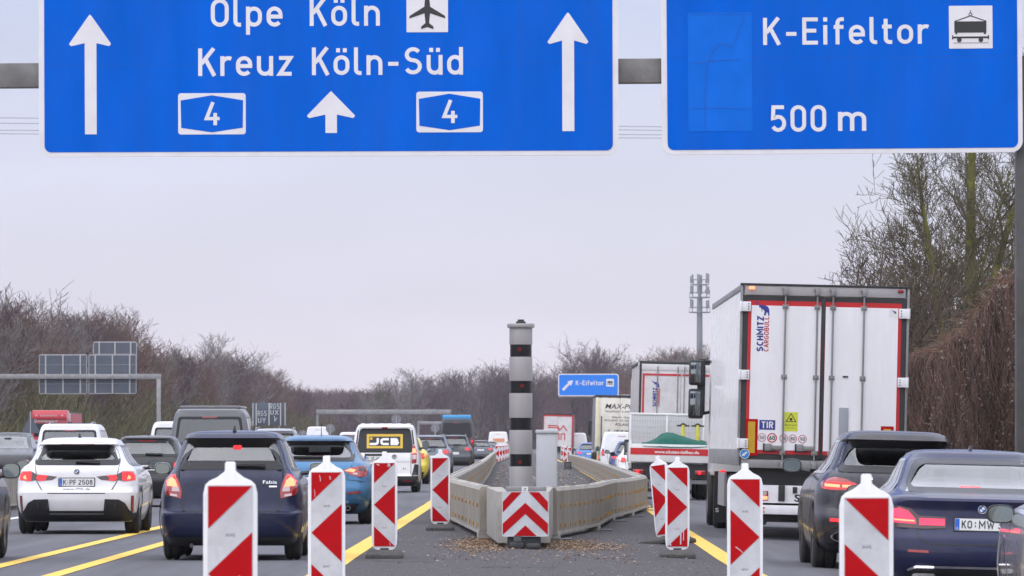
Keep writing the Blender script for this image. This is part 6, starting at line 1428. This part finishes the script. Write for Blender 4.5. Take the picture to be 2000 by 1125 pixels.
# ------------------------------------------------------------------ the traffic farther on
KN = {
 'hatch': dict(W=[(.17,.82),(.30,.92),(.55,.995),(.75,1.0),(.92,.965),(1.0,.90),(1.05,.84),(1.36,.66),(1.40,.62)], R=[(.17,.28),(.28,.08),(.42,.02),(.55,0),(.66,.04),(.9,.09),(1.02,.16),(1.34,.42),(1.40,.40)],
   F=[(.17,4.0),(.3,4.2),(.55,4.3),(.75,4.2),(.9,3.8),(1.0,3.2),(1.03,3.05),(1.36,2.35),(1.40,2.2)], H=1.45, L=4.3, rw=(1.05,1.33,.87), fw=(1.04,1.35,.87), sw=(1.04,1.34,[(.03,.28),(.32,.62),(.65,.96)])),
 'suv': dict(W=[(.22,.84),(.35,.94),(.60,1.0),(.85,1.0),(1.02,.965),(1.12,.90),(1.18,.85),(1.54,.70),(1.60,.66)], R=[(.22,.30),(.32,.08),(.48,.02),(.62,0),(.76,.05),(1.0,.09),(1.15,.15),(1.52,.36),(1.60,.32)],
   F=[(.22,4.2),(.35,4.4),(.65,4.5),(.92,4.4),(1.06,3.9),(1.14,3.3),(1.17,3.2),(1.54,2.5),(1.60,2.3)], H=1.66, L=4.5, rw=(1.18,1.50,.87), fw=(1.18,1.53,.87), sw=(1.17,1.52,[(.03,.24),(.28,.60),(.63,.96)])),
 'van': dict(W=[(.22,.90),(.35,.97),(.60,1.0),(1.1,1.0),(1.3,.97),(1.9,.85),(1.97,.80)], R=[(.22,.22),(.32,.05),(.45,0),(.58,.03),(.9,.05),(1.2,.07),(1.9,.17),(1.97,.18)],
   F=[(.22,4.6),(.35,4.8),(.65,4.9),(.95,4.75),(1.1,4.4),(1.2,4.0),(1.24,3.9),(1.88,3.0),(1.97,2.7)], H=2.02, L=4.9, rw=(1.22,1.80,.84), fw=(1.26,1.86,.86), sw=(1.22,1.80,[(.03,.30),(.34,.64),(.67,.96)])),
}
def traffic(kind, label, px, s, H_, W_, col, name='car', cat='car', lit_=True, rz=0.0, ry=0.0, oncoming=False, glass_=None, text=None, panel=False, seats_=True, roofbar=False, ant=None, group=None):
    k = KN[kind]; fz = H_/k['H']; hw = W_/2
    sc = lambda keys, f=1: [(z*fz, v*f) for z, v in keys]; w3 = lambda w: (w[0]*fz, w[1]*fz, w[2])
    x, y, z = at(px, s)
    t = thing(name, label, cat, (x, y, z), R(rz)+(math.pi if oncoming else 0), R(ry), group)
    if oncoming: t.location.y += k['L']
    sw = (k['sw'][0]*fz, k['sw'][1]*fz, k['sw'][2])
    c = Car(sc(k['W'], hw), sc(k['R']), sc(k['F']), H_, rx=.16, ry=.30 if kind != 'van' else .16, bow=.05 if kind != 'van' else .02, crown=.05*fz, rear=w3(k['rw']), front=w3(k['fw']), sides=sw)
    pm = paint('%02x%02x%02x' % tuple(int(v*255) for v in col), col, metal=.25 if max(col) < .5 else 0); c.body('body', [pm, M_INTER], t)
    g = glass_ or G_MID
    c.pane('rear_window' if panel != 'plain' else 'rear_door_panel', c.rw, pm if panel == 'plain' else M_FRIT if panel else g, t); c.frit('window_border', c.rw, M_FRIT if not (panel == 'plain') else pm, t, width=.06*fz, rad=.07)
    c.pane('windscreen', c.fw, G_CLEAR, t, 'front'); c.side_panes(g, t); c.frame_trim(M_FRIT, t)
    zl = {'hatch': (.76,.96), 'suv': (.90,1.12), 'van': (.85,1.25)}[kind]; a, b_ = zl[0]*fz, zl[1]*fz; wi = {'hatch': .62, 'suv': .58, 'van': .80}[kind]
    for sg in (1, -1):
        P = [(wi*hw,a+.03),(.93*hw,a),(.955*hw,(a+b_)/2),(.90*hw,b_),(wi*hw+.04,b_-.04)]; P = [(sg*p, z_) for p, z_ in (P if sg > 0 else P[::-1])]
        o = c.patch('tail_light', P, M_LIGHT, t, seg=.15)
        if lit_ and not oncoming:
            m_ = (a+b_)/2; Q = [((wi+.03)*hw,m_-.05),(.90*hw,m_-.055),(.91*hw,m_+.04),((wi+.04)*hw,m_+.035)]; c.patch('lamp', [(sg*p, z_) for p, z_ in (Q if sg > 0 else Q[::-1])], M_LIT, o, off=.011, seg=.15)
        if oncoming:
            zh = .68*fz; Q = [(.50*hw,zh),(.90*hw,zh+.03),(.92*hw,zh+.13),(.55*hw,zh+.11)]; c.patch('headlight', [(sg*p, z_) for p, z_ in (Q if sg > 0 else Q[::-1])], M_CLEAR, t, face='front', seg=.15)
        mirror(t, sg*(hw+.10), k['L']*.6, k['sw'][0]*fz+.0, sg, M_BLACK, .2, .15 if kind != 'van' else .24)
    lo = c.keys[0]+.01; c.patch('lower_bumper', [(-.86*hw,lo),(.86*hw,lo),(.92*hw,lo+.20),(-.92*hw,lo+.20)], M_BLACK, t, off=.014, seg=.15)
    if oncoming: c.patch('grille', [(-.5*hw,.40*fz),(.5*hw,.40*fz),(.45*hw,.60*fz),(-.45*hw,.60*fz)], M_BLACK, t, face='front', seg=.15)
    b = MB(); z_ = k['rw'][0]*fz-.03; c.line(b, [(-.72*hw,z_),(-.62*hw,.6*fz),(.62*hw,.6*fz),(.72*hw,z_)], .012); b.obj('tailgate_seam', M_INK, t)
    plate(c, t, 0, .80*fz if kind != 'van' else .75*fz, text, blue=True)
    r = .32 if kind == 'hatch' else .35; ys = (.82, k['L']-.9); wheels(t, hw-.005, ys, r, .22); arches(t, c, ys, r, M_BLACK if kind == 'suv' else pm)
    if seats_: seats(t, hw*.78, 1.0, 1.9, k['sw'][0]*fz, kind != 'van')
    if not panel: wiper(c, t, [(-.02,k['rw'][0]*fz+.03),(.34,k['rw'][0]*fz+.035)])
    c.patch('brake_light', [(-.18,k['rw'][1]*fz+.005),(.18,k['rw'][1]*fz+.005),(.18,k['rw'][1]*fz+.03),(-.18,k['rw'][1]*fz+.03)], M_LIGHT, t, off=.01)
    if roofbar:
        for sg in (1,-1):
            b = MB(); P = [(sg*hw*.62, .5, H_-.02),(sg*hw*.62,.7,H_+.035),(sg*hw*.62,2.0,H_+.035),(sg*hw*.62,2.2,H_-.02)]
            for p, n in zip(P, P[1:]): b.cyl(p, n, .018, n=6)
            b.obj('roof_rail', M_GALV, t)
    if ant: fin(t, 0, .9, H_-.005, M_BLACK, rod=ant == 'rod')
    return t, c
def fleet():
    t, c = traffic('hatch', 'black hatchback between the white hatchback and the small navy one', 285, 93, 1.50, 1.80, (.016,.016,.018), text=[('K', -.2,-.15), ('PA', -.1,.0), ('274', .05,.235)], ant='fin', glass_=G_MID)
    # grey camper van
    t, c = traffic('van', 'grey van with a big rear window behind the small navy hatchback', 409, 82, 2.18, 1.95, (.13,.13,.14), 'van', 'van', glass_=G_MID, ant=None)
    MB().box(-.72,.72,.35,4.0,2.165,2.235).obj('pop_up_roof', paint('212121', (.13,.13,.14)), t, bevel=.03)
    traffic('suv', 'silver estate car with roof rails beside the graffiti sign', 535, 64, 1.78, 1.85, (.30,.31,.34), lit_=False, roofbar=True)
    traffic('van', 'white van half hidden by the grey van with the big rear window', 348, 62, 2.02, 1.9, (.70,.70,.70), 'van', 'van', glass_=G_CLEAR)
    t, c = traffic('van', 'white people carrier with roof rails ahead of the white hatchback', 135, 72, 1.87, 1.85, (.74,.74,.75), roofbar=True, glass_=G_CLEAR); MB().box(-.52,.52,.5,2.2,1.865,1.885).obj('glass_roof', M_FRIT, t, bevel=.01)
    traffic('suv', 'dark oncoming car cut by the photo edge, beside the median wall', 6, 62, 1.67, 1.85, (.03,.03,.033), oncoming=True)
    traffic('hatch', 'dark low oncoming car between the white people carrier and the dark oncoming car', 62, 52, 1.45, 1.8, (.05,.05,.055), oncoming=True)
    traffic('van', 'distant white motorhome beyond the steel blue coupe', 620, 22, 2.75, 2.1, (.78,.78,.78), 'motorhome', 'motorhome', panel='plain', lit_=False)
    traffic('van', 'distant white van with a red roof edge left of the JCB van', 688, 29, 2.05, 1.95, (.72,.70,.70), 'van', 'van', lit_=False)
    traffic('hatch', 'yellow small car just ahead of the JCB van', 785, 60, 1.55, 1.74, (.70,.55,.06))
    traffic('suv', 'grey-blue estate car ahead of the yellow car', 838, 50, 1.64, 1.82, (.17,.19,.23), roofbar=True)
    traffic('suv', 'dark grey SUV below the dark high-roof van', 886, 40, 1.72, 1.86, (.07,.075,.085), roofbar=True)
    t, c = traffic('van', 'dark high-roof van with a blue light bar on top', 892, 34, 2.75, 2.0, (.05,.055,.065), 'van', 'van', panel=True)
    MB().box(-.82,.82,.4,.75,2.72,2.94).obj('light_bar', mat('bar_blue', (.05,.30,.62), .3, coat=.5), t, bevel=.04)
    traffic('hatch', 'small dark car with lit brake lights right of the high-roof van', 938, 28, 1.5, 1.8, (.10,.11,.13))
    traffic('hatch', 'tiny silver car with red lights before the white parcel van', 956, 23.5, 1.48, 1.8, (.32,.33,.36))
    t, c = traffic('van', 'distant white parcel van with orange print left of the speed column', 973, 20, 2.4, 2.0, (.72,.71,.70), 'van', 'van', panel='plain', lit_=False)
    c.patch('orange_print', [(-.5,1.4),(.6,1.4),(.6,1.75),(-.5,1.75)], mat('print_orange', (.6,.25,.12), .5), t, off=.02)
    traffic('van', 'distant white box van in front of the red-framed trailer', 1125, 22, 2.4, 2.05, (.76,.76,.76), 'van', 'van', panel='plain')
    traffic('hatch', 'bright blue small car before the cream trailer', 1152, 32, 1.5, 1.75, (.05,.16,.42), ry=1)
    traffic('van', 'white delivery van beside the cream MAX-POL trailer', 1213, 42, 2.02, 1.95, (.76,.76,.77), 'van', 'van', panel='plain', ry=1)
    traffic('hatch', 'blue hatchback left of the white one, in front of the delivery van', 1236, 50, 1.58, 1.78, (.06,.10,.24), ry=1)
    traffic('hatch', 'white hatchback with round red lamp half hidden by the grey trailer', 1254, 56, 1.52, 1.80, (.74,.74,.75), ry=1)
fleet()
HAZE = 0.00006
# ------------------------------------------------------------------ bare winter trees, the overgrown wall and the far woods
def nmesh(name, V, F, mats, mi=None):
    me = bpy.data.meshes.new(name); V = np.asarray(V, np.float32); F = np.asarray(F, np.int32); n, k = F.shape
    me.vertices.add(len(V)); me.vertices.foreach_set('co', V.ravel()); me.loops.add(n*k); me.loops.foreach_set('vertex_index', F.ravel())
    me.polygons.add(n); me.polygons.foreach_set('loop_start', np.arange(0, n*k, k, dtype=np.int32))
    for m in (mats if isinstance(mats, (list, tuple)) else [mats]): me.materials.append(m)
    if mi is not None: me.polygons.foreach_set('material_index', np.asarray(mi, np.int32))
    me.update(calc_edges=True); return me
def tubes(S, sides):
    """S: rows of (x0 y0 z0 x1 y1 z1 r0 r1) -> tapered prisms."""
    S = np.asarray(S, np.float64); p0, p1 = S[:, :3], S[:, 3:6]; d = p1-p0; d /= np.linalg.norm(d, axis=1, keepdims=True)+1e-9
    ref = np.where(np.abs(d[:, 2:3]) > .9, np.array([[1., 0, 0]]), np.array([[0, 0, 1.]])); a = np.cross(d, ref); a /= np.linalg.norm(a, axis=1, keepdims=True)+1e-9; b = np.cross(d, a)
    V, n = [], len(S)
    for end, p, r in ((0, p0, S[:, 6:7]), (1, p1, S[:, 7:8])):
        for i in range(sides):
            t = 2*math.pi*i/sides; V.append(p+a*r*math.cos(t)+b*r*math.sin(t))
    V = np.stack(V, 1).reshape(-1, 3); base = (np.arange(n)*2*sides)[:, None]; F = []
    for i in range(sides):
        j = (i+1) % sides; F.append(np.concatenate([base+i, base+j, base+sides+j, base+sides+i], 1))
    return V, np.stack(F, 1).reshape(-1, 4)
def grow(seed, H, r0, spread, first=.22, nb=22, sub=(6, 5, 3), lens=(.42, .45, .5), up=.55, wob=.10, tmin=.011, fork=0, lean=(0, 0)):
    rng = random.Random(seed); trunk, crown = [], []
    def rv(s): return Vector((rng.gauss(0, s), rng.gauss(0, s), rng.gauss(0, s)))
    def limb(p, d, L, r, lv, out):
        n = (9, 6, 4, 3)[min(lv, 3)]; pts = []
        for i in range(n):
            d = (d+rv(wob*(1.0 if lv else .18))+Vector((0, 0, .10 if lv > 1 else .05*lv))).normalized(); q = p+d*(L/n)
            ra, rb = r*(1-.8*i/n), r*(1-.8*(i+1)/n); ra, rb = max(ra, tmin), max(rb, tmin*.8)
            out(lv).append((*p, *q, ra, rb)); pts.append((q, d.copy(), rb, (i+1)/n)); p = q
        return pts
    out = lambda lv: trunk if lv == 0 else crown
    def spawn(pts, L, lv):
        if lv > len(sub): return
        cnt = nb if lv == 1 else sub[lv-2]
        for k in range(cnt):
            f = (first+(1-first)*(k+rng.random())/cnt) if lv == 1 else (.15+.85*(k+rng.random())/cnt)
            i = min(len(pts)-1, max(0, int(f*len(pts)))); q, d, r, _ = pts[i]; pr = pts[i-1][0] if i else q
            q = pr.lerp(q, rng.random())
            side = d.cross(rv(1)).normalized(); w = rng.uniform(.55, 1.05); ang = (d*(1-w*.55)+side*w+Vector((0, 0, up*.35))).normalized()
            LL = (H*spread*lens[0]*(1.08-.62*(max(0, f-first)/(1-first))**1.6)*rng.uniform(.6, 1.15)) if lv == 1 else L*lens[min(lv-1, 2)]*rng.uniform(.55, 1.2)
            pp = limb(q, ang, LL, min(r*.62, max(tmin, LL*.016)), lv, out); spawn(pp, LL, lv+1)
    d0 = Vector((lean[0], lean[1], 1)).normalized()
    base = limb(Vector((0, 0, 0)), d0, H*.92, r0, 0, out)
    spawn(base, H, 1)
    for k in range(fork):
        i = 2+k; q, d, r, _ = base[i]; a = rng.uniform(0, 6.28); dd = (d+Vector((math.cos(a), math.sin(a), 0))*.35).normalized(); m = len(trunk)
        pp = limb(q, dd, H*.62, r*.75, 0, out); spawn(pp, H*.62, 1)
    return trunk, crown
M_BARK = mat('bark_mossy', (.072,.066,.026), .95, var=.5, vscale=1.6, bump=.6, bscale=14, col2=(.17,.17,.03))
M_TWIG = mat('twig_brown', (.085,.062,.048), .9, var=.35, vscale=.5)
M_TWIGG = mat('twig_olive', (.092,.078,.040), .9, var=.35, vscale=.5)
FAR_COLS = [mat('far_twig_brown', (.125,.075,.058), .95, var=.25, vscale=.15), mat('far_twig_purple', (.108,.066,.070), .95, var=.25, vscale=.15), mat('far_twig_red', (.16,.082,.066), .95, var=.25, vscale=.15), mat('far_twig_olive', (.092,.080,.034), .95, var=.25, vscale=.15), mat('far_twig_grey', (.21,.185,.17), .95, var=.25, vscale=.15)]
M_FARBARK = mat('far_bark', (.075,.062,.052), .95, var=.3)
def tree_meshes(seed, mt, mc, sides=3, **k):
    tr, cr = grow(seed, **k); V, F = tubes(tr, 7); a = nmesh('trunk', V, F, mt); a.polygons.foreach_set('use_smooth', [True]*len(a.polygons))
    V, F = tubes(cr, sides); return a, nmesh('crown', V, F, mc)
def put_tree(meshes, name, loc, rz, sc, label, group, sxy=1.0):
    t = thing(name, label, 'tree', loc, rz, 0, group); t.scale = (sc*sxy, sc*sxy, sc)
    link('trunk', meshes[0], t); link('crown', meshes[1], t); return t

# --- the big bare trees behind the overgrown wall (right)
RG = 'bare trees behind the overgrown wall'
near = [(1913, 63, 15.0, .30, 'tall bare tree with thick moss-green trunk next to the gantry post', 1, (-.07, .04), 31),
        (1968, 58, 16.0, .22, 'slimmer bare mossy tree close against the gantry post', 1, (.0, 0), 32),
        (1872, 66, 11.0, .13, 'thin bare tree with long low branches reaching over the trailer', 2, (-.05, 0), 33),
        (1828, 62, 8.2, .10, 'small many-stemmed bare tree just right of the white trailer top', 2, (-.06, 0), 34),
        (1935, 52, 14.5, .17, 'bare tree standing farther behind the thick mossy trunk', 1, (-.05, 0), 36)]
for px, s, H, r, lb, fk, ln, sd in near:
    x, y, z = at(px, s); m = tree_meshes(sd, M_BARK, [M_TWIG, M_TWIGG][sd % 2], H=H, r0=r, spread=.68, first=.18, nb=28, sub=(8, 6, 3), lens=(.29 if H > 14 else .31 if H > 10 else .40, .48, .46), tmin=.0085, fork=fk, wob=.13, lean=ln)
    put_tree(m, 'bare_tree', (x, y, -.4), 0, 1.0, lb, RG)
rng = random.Random(11)
bush = [tree_meshes(60+i, M_BARK, [M_TWIG, M_TWIGG][i % 2], H=6.0, r0=.07, spread=.85, first=.05, nb=20, sub=(6, 5), lens=(.55, .5, .5), tmin=.013, fork=3, wob=.16) for i in range(3)]
for i in range(11):
    y = rng.uniform(150, 260); x = rng.uniform(9.6, 15); put_tree(bush[i % 3], 'bare_shrub', (x, y, -.4), rng.uniform(0, 6.3), rng.uniform(.75, 1.25), 'one of the leafless grey-brown shrubs behind the overgrown wall', 'leafless shrubs behind the overgrown wall')

# --- overgrown noise wall: a core, hanging dead stems and pale seed heads
t = thing('overgrown_wall', 'high roadside wall smothered in dead brown creeper with pale seed heads', 'overgrown wall', (8.5, 150, -.28))
wt = pchip([(60, 4.6), (99, 4.45), (106, 4.4), (110, 4.15), (113.5, 4.0), (118, 3.75), (122, 3.6), (128, 3.5), (150, 3.3), (190, 3.5), (230, 4.2), (260, 5.2), (300, 4.4), (340, 3.6)])
nr_ = np.random.default_rng(9)
def bulge(y, z): return .20*np.sin(y*.9+z*1.3)+.14*np.sin(y*2.3-z*.7)+.10*np.sin(y*4.7+z*2.9)+.25*np.sin(y*.23)
ys = np.concatenate([np.arange(56, 150, .5), np.arange(150, 341, 2.0)]); b = MB()
for y0, y1 in zip(ys, ys[1:]):
    P = []
    for y in (y0, y1):
        h = wt(y)+.12*math.sin(y*2.1)+.10*math.sin(y*5.3); P.append([(float(bulge(y, h*k))*.55+(.0 if k < .98 else .25)+.12, y-150, h*k) for k in (0, .25, .5, .75, .93, 1.0)]+[(1.6, y-150, h*.97), (1.9, y-150, 0)])
    for j in range(7): b.face([P[0][j], P[1][j], P[1][j+1], P[0][j+1]])
    if y0 == ys[0]: b.face(P[0])
    if y1 == ys[-1]: b.face(P[1][::-1])
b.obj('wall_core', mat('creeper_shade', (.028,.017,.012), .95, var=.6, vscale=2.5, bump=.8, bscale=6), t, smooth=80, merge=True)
def ribbons(P, w, nrm):
    """P: (n, k, 3) poly-lines -> flat ribbons of width w."""
    n, k, _ = P.shape; d = np.gradient(P, axis=1); s = np.cross(d, nrm); s /= np.linalg.norm(s, axis=2, keepdims=True)+1e-9; h = (w[:, None, None]/2)*np.linspace(1, .45, k)[None, :, None]
    V = np.stack([P-s*h, P+s*h], 2).reshape(-1, 3); base = (np.arange(n)*k*2)[:, None]; F = [np.concatenate([base+2*i, base+2*i+1, base+2*i+3, base+2*i+2], 1) for i in range(k-1)]
    return V, np.stack(F, 1).reshape(-1, 4)
def stems(n, y0, y1, wlo, whi, up=False):
    y = y0+(y1-y0)*nr_.random(n)**1.25; h = np.array([wt(v) for v in y]); z = h*(.06+.96*nr_.random(n)**(.75)); L = nr_.uniform(.35, 1.25, n); k = 6
    sw = nr_.normal(0, .20, n); fw = nr_.normal(0, .07, n); P = np.zeros((n, k, 3)); curl = nr_.normal(0, .10, n)
    for i in range(k):
        u = i/(k-1); zz = z+(L*.25*np.sin(u*2.2) if up else 0)-L*(u**1.3)*(.2 if up else .95)
        P[:, i, 0] = bulge(y, z)*.55+.08-.06*np.sin(u*3.1)*3*nr_.uniform(.3, 1, n)+fw*u; P[:, i, 1] = y-150+sw*u*2.2+curl*np.sin(u*5)*1.2; P[:, i, 2] = np.maximum(zz, .02)
    nrm = np.array([-.7, -.7, .1])+nr_.normal(0, .35, (n, 1, 3)); return ribbons(P, nr_.uniform(wlo, whi, n), np.broadcast_to(nrm, P.shape))
M_CR = [mat('creeper_brown', (.100,.058,.042), .95, var=.35, vscale=1.1), mat('creeper_rust', (.135,.073,.050), .95, var=.3, vscale=1.1), mat('creeper_tan', (.24,.165,.115), .95, var=.3, vscale=1.1), mat('creeper_dark', (.042,.026,.020), .95, var=.3)]
for n, lo, hi, m, up in ((26000, .008, .022, M_CR[0], False), (15000, .007, .018, M_CR[1], False), (2600, .006, .012, M_CR[2], True), (15000, .010, .026, M_CR[3], False)):
    V, F = stems(n, 86, 200, lo, hi, up); o = link('creeper_stems', nmesh('creeper_stems', V, F, m), t); o['kind'] = 'stuff'
V, F = stems(9000, 56, 90, .010, .024); o = link('creeper_stems', nmesh('creeper_stems', V, F, M_CR[0]), t); o['kind'] = 'stuff'
V, F = stems(9000, 195, 338, .02, .04); o = link('creeper_stems', nmesh('creeper_stems', V, F, M_CR[0]), t); o['kind'] = 'stuff'
# spray of stems along the top edge
n = 5200; y = 86+150*nr_.random(n)**1.5; h = np.array([wt(v) for v in y]); k = 5; P = np.zeros((n, k, 3)); dx, dy, L = nr_.normal(-.05, .28, n), nr_.normal(0, .45, n), nr_.uniform(.12, .55, n)
for i in range(k):
    u = i/(k-1); P[:, i, 0] = .15+nr_.random(n)*.0+dx*u; P[:, i, 1] = y-150+dy*u*L*2; P[:, i, 2] = h-.22+L*(u*1.3-.9*u*u)
V, F = ribbons(P, nr_.uniform(.006, .015, n), np.broadcast_to(np.array([-.5, -.8, .2])+nr_.normal(0, .4, (n, 1, 3)), P.shape)); o = link('creeper_spray', nmesh('creeper_spray', V, F, M_CR[1]), t); o['kind'] = 'stuff'
n = 900; y = 97+26*nr_.random(n)**1.9; h = np.array([wt(v) for v in y]); z = h*(.10+.88*nr_.random(n)); C = np.stack([bulge(y, z)*.55-.10-nr_.random(n)*.12, y-150, z], 1)
# seed heads: each a little star of feathery blades
nb_ = 7; D = nr_.normal(0, 1, (n, nb_, 3)); D /= np.linalg.norm(D, axis=2, keepdims=True); R_ = nr_.uniform(.010, .032, (n, 1, 1)); S_ = np.cross(D, nr_.normal(0, 1, (n, nb_, 3))); S_ /= np.linalg.norm(S_, axis=2, keepdims=True)
q = np.stack([C[:, None]-S_*R_*.15, C[:, None]+D*R_*.8+S_*R_*.35, C[:, None]+D*R_*1.2, C[:, None]+D*R_*.8-S_*R_*.35], 2).reshape(-1, 3)
o = link('seed_heads', nmesh('seed_heads', q, np.arange(len(q)).reshape(-1, 4), mat('seed_fluff', (.30,.25,.205), .95, var=.35, vscale=3)), t); o['kind'] = 'stuff'

# --- the wood along the left side and across the end of the road
far = []
for i in range(7):
    fk = [0, 1, 2, 0, 1, 3, 1][i]
    far.append(tree_meshes(100+i, M_FARBARK, FAR_COLS[i % 5], H=10.0, r0=.17, spread=[.66,.8,.74,.9,.7,.85,.6][i], first=.14, nb=22, sub=(7, 5, 3), lens=(.52, .50, .48), up=.9, tmin=.014, fork=fk, wob=.10))
cols = ['brown', 'purple-brown', 'reddish-brown', 'olive-brown', 'pale grey']
def far_tree(i, x, y, h, group, where):
    k = i % 7; put_tree(far[k], 'bare_tree', (x, y, -.4), rng.uniform(0, 6.3), h/10.0, 'one of the leafless %s trees %s' % (cols[k % 5], where), group, rng.uniform(.9, 1.25))
for a_, b_ in far:
    zs_ = np.array([v.co.z for v in b_.vertices]); f_ = 10.0/np.percentile(zs_, 99.3)
    for me_ in (a_, b_): me_.transform(Matrix.Diagonal((f_, f_, f_, 1)))
rng = random.Random(21); i = 0; y = 470
LH = pchip([(450, 14.0), (540, 14.4), (590, 14.0), (640, 15.6), (700, 16.4), (745, 15.4), (790, 13.4), (840, 14.2), (900, 15.8), (980, 15.6), (1080, 15.6), (1200, 14.6), (1350, 11.5), (1600, 9)])
while y < 1480:
    for row in range(2):
        far_tree(i, -44-row*7+rng.uniform(-2.2, 2.2), y+rng.uniform(-4, 4), LH(y)*rng.uniform(.84, 1.02), 'leafless trees along the left side', 'in the wood along the left side'); i += 1
    y += 9.5+y*.006
far_tree(4, (398-CX)/13.6, 882, 17.0, 'leafless trees along the left side', 'in the wood along the left side')
for k in range(52):
    x = -52+86*(k+rng.random())/52; y = 1330+rng.uniform(-70, 160); px = CX+x*FPX/y
    h = pchip([(600, 13.5), (650, 15.2), (700, 14.2), (715, 13.6), (760, 16.2), (850, 17.0), (930, 17.6), (1000, 18.6), (1100, 20.5), (1200, 22), (1300, 21.5)])(px)
    far_tree(rng.choice((1, 4, 6, 1, 3)), x, y, h*rng.uniform(.82, 1.03), 'leafless trees across the end of the road', 'closing the view at the end of the road')
y = 640
while y < 1350:
    far_tree(rng.randrange(70), 25+rng.uniform(-2, 5)+(y-640)*.004, y, pchip([(600, 11), (800, 13.5), (1000, 16), (1400, 19.5)])(y)*rng.uniform(.85, 1.05), 'leafless trees along the right side', 'in the wood along the right side'); y += 17
# brush and massed wood that nobody could count
def brush(name, n, xf, yf, hf, col, wid, seed):
    """Twigs of a wood that reads as one mass: short curved blades spread through its volume."""
    g_ = np.random.default_rng(seed); y = yf(g_, n); x = xf(g_, y, n); h = hf(g_, y, n); k = 4; P = np.zeros((n, k, 3)); L = np.minimum(h*.6, g_.uniform(.8, 2.6, n))
    z0 = np.maximum(0, h-L-.0); dx, dy = g_.normal(0, .55, n)*L, g_.normal(0, .55, n)*L; c1 = g_.normal(0, .16, n)*L
    for i in range(k):
        u = i/(k-1); P[:, i, 0] = x+dx*u+c1*math.sin(3*u); P[:, i, 1] = y+dy*u; P[:, i, 2] = -.4+z0+L*(u*.75+.25*u*u)
    V, F = ribbons(P, wid*g_.uniform(.5, 1.4, n), np.broadcast_to(np.array([.1, -1., 0])+g_.normal(0, .3, (n, 1, 3)), P.shape)); o = link(name, nmesh(name, V, F, col)); o['kind'] = 'stuff'; return o
lh = lambda y: np.array([LH(v) for v in y])
brush('left_wood', 70000, lambda g, y, n: -46-22*g.random(n), lambda g, n: 440+1060*g.random(n)**1.4, lambda g, y, n: lh(y)*g.uniform(.1, .84, n), FAR_COLS[1], .075, 1)
brush('left_wood', 60000, lambda g, y, n: -43-18*g.random(n), lambda g, n: 440+1060*g.random(n)**1.4, lambda g, y, n: lh(y)*g.uniform(.05, .72, n), FAR_COLS[0], .075, 2)
brush('undergrowth', 30000, lambda g, y, n: -38-7*g.random(n), lambda g, n: 430+1000*g.random(n)**1.4, lambda g, y, n: g.uniform(.8, 8.0, n)*(.7+.3*np.sin(y*.05)), FAR_COLS[3], .075, 3)
brush('undergrowth', 20000, lambda g, y, n: -37-6*g.random(n), lambda g, n: 430+1000*g.random(n)**1.4, lambda g, y, n: g.uniform(.6, 3.2, n)*(.6+.4*np.sin(y*.021)), FAR_COLS[2], .07, 4)
fh = pchip([(-60, 12), (-33, 12.6), (-24, 13.6), (-8, 14), (5, 15.5), (20, 17), (60, 18)])
brush('far_wood', 80000, lambda g, y, n: -62+125*g.random(n), lambda g, n: 1370+160*g.random(n), lambda g, y, n: 14.8*g.uniform(.05, .95, n), FAR_COLS[1], .10, 5)
brush('far_wood', 40000, lambda g, y, n: 24+12*g.random(n), lambda g, n: 600+760*g.random(n), lambda g, y, n: (6+y*.0085)*g.uniform(.05, .95, n), FAR_COLS[0], .09, 6)
brush('verge_scrub', 6000, lambda g, y, n: 9.5+10*g.random(n), lambda g, n: 230+380*g.random(n), lambda g, y, n: g.uniform(1.5, 5.5, n), FAR_COLS[2], .05, 8)
# earth bank that carries the left wood
b = MB()
for a, e in ((380, 900), (900, 1600)):
    for p, q, zp, zq in ((-37, -41, -.35, .3), (-41, -60, .3, 2.2), (-60, -140, 2.2, 5)): b.face([(p, a, zp), (p, e, zp), (q, e, zq), (q, a, zq)])
o = b.obj('earth_bank', M_SOIL); o['kind'] = 'structure'
# backing of the woods: deeper ranks of trunks close the gaps low down
brush('wood_interior', 26000, lambda g, y, n: -64-26*g.random(n), lambda g, n: 440+1200*g.random(n), lambda g, y, n: 11.5*g.uniform(.05, .95, n), FAR_COLS[0], .22, 12)
brush('wood_interior', 26000, lambda g, y, n: -75+150*g.random(n), lambda g, n: 1540+120*g.random(n), lambda g, y, n: 13.5*g.uniform(.05, .98, n), FAR_COLS[1], .26, 13)
# ------------------------------------------------------------------ damp winter air
b = MB(); b.box(-260, 260, -30, 1750, -1.5, 48)
hz = bpy.data.materials.new('haze'); hz.use_nodes = True; hn = hz.node_tree; hn.nodes.clear(); ho = hn.nodes.new('ShaderNodeOutputMaterial'); pv = hn.nodes.new('ShaderNodeVolumePrincipled')
pv.inputs['Color'].default_value = (.86, .88, 1.0, 1); pv.inputs['Density'].default_value = HAZE; pv.inputs['Anisotropy'].default_value = .2; hn.links.new(pv.outputs[0], ho.inputs['Volume'])
if HAZE > 0: o = b.obj('haze', hz); o['kind'] = 'stuff'
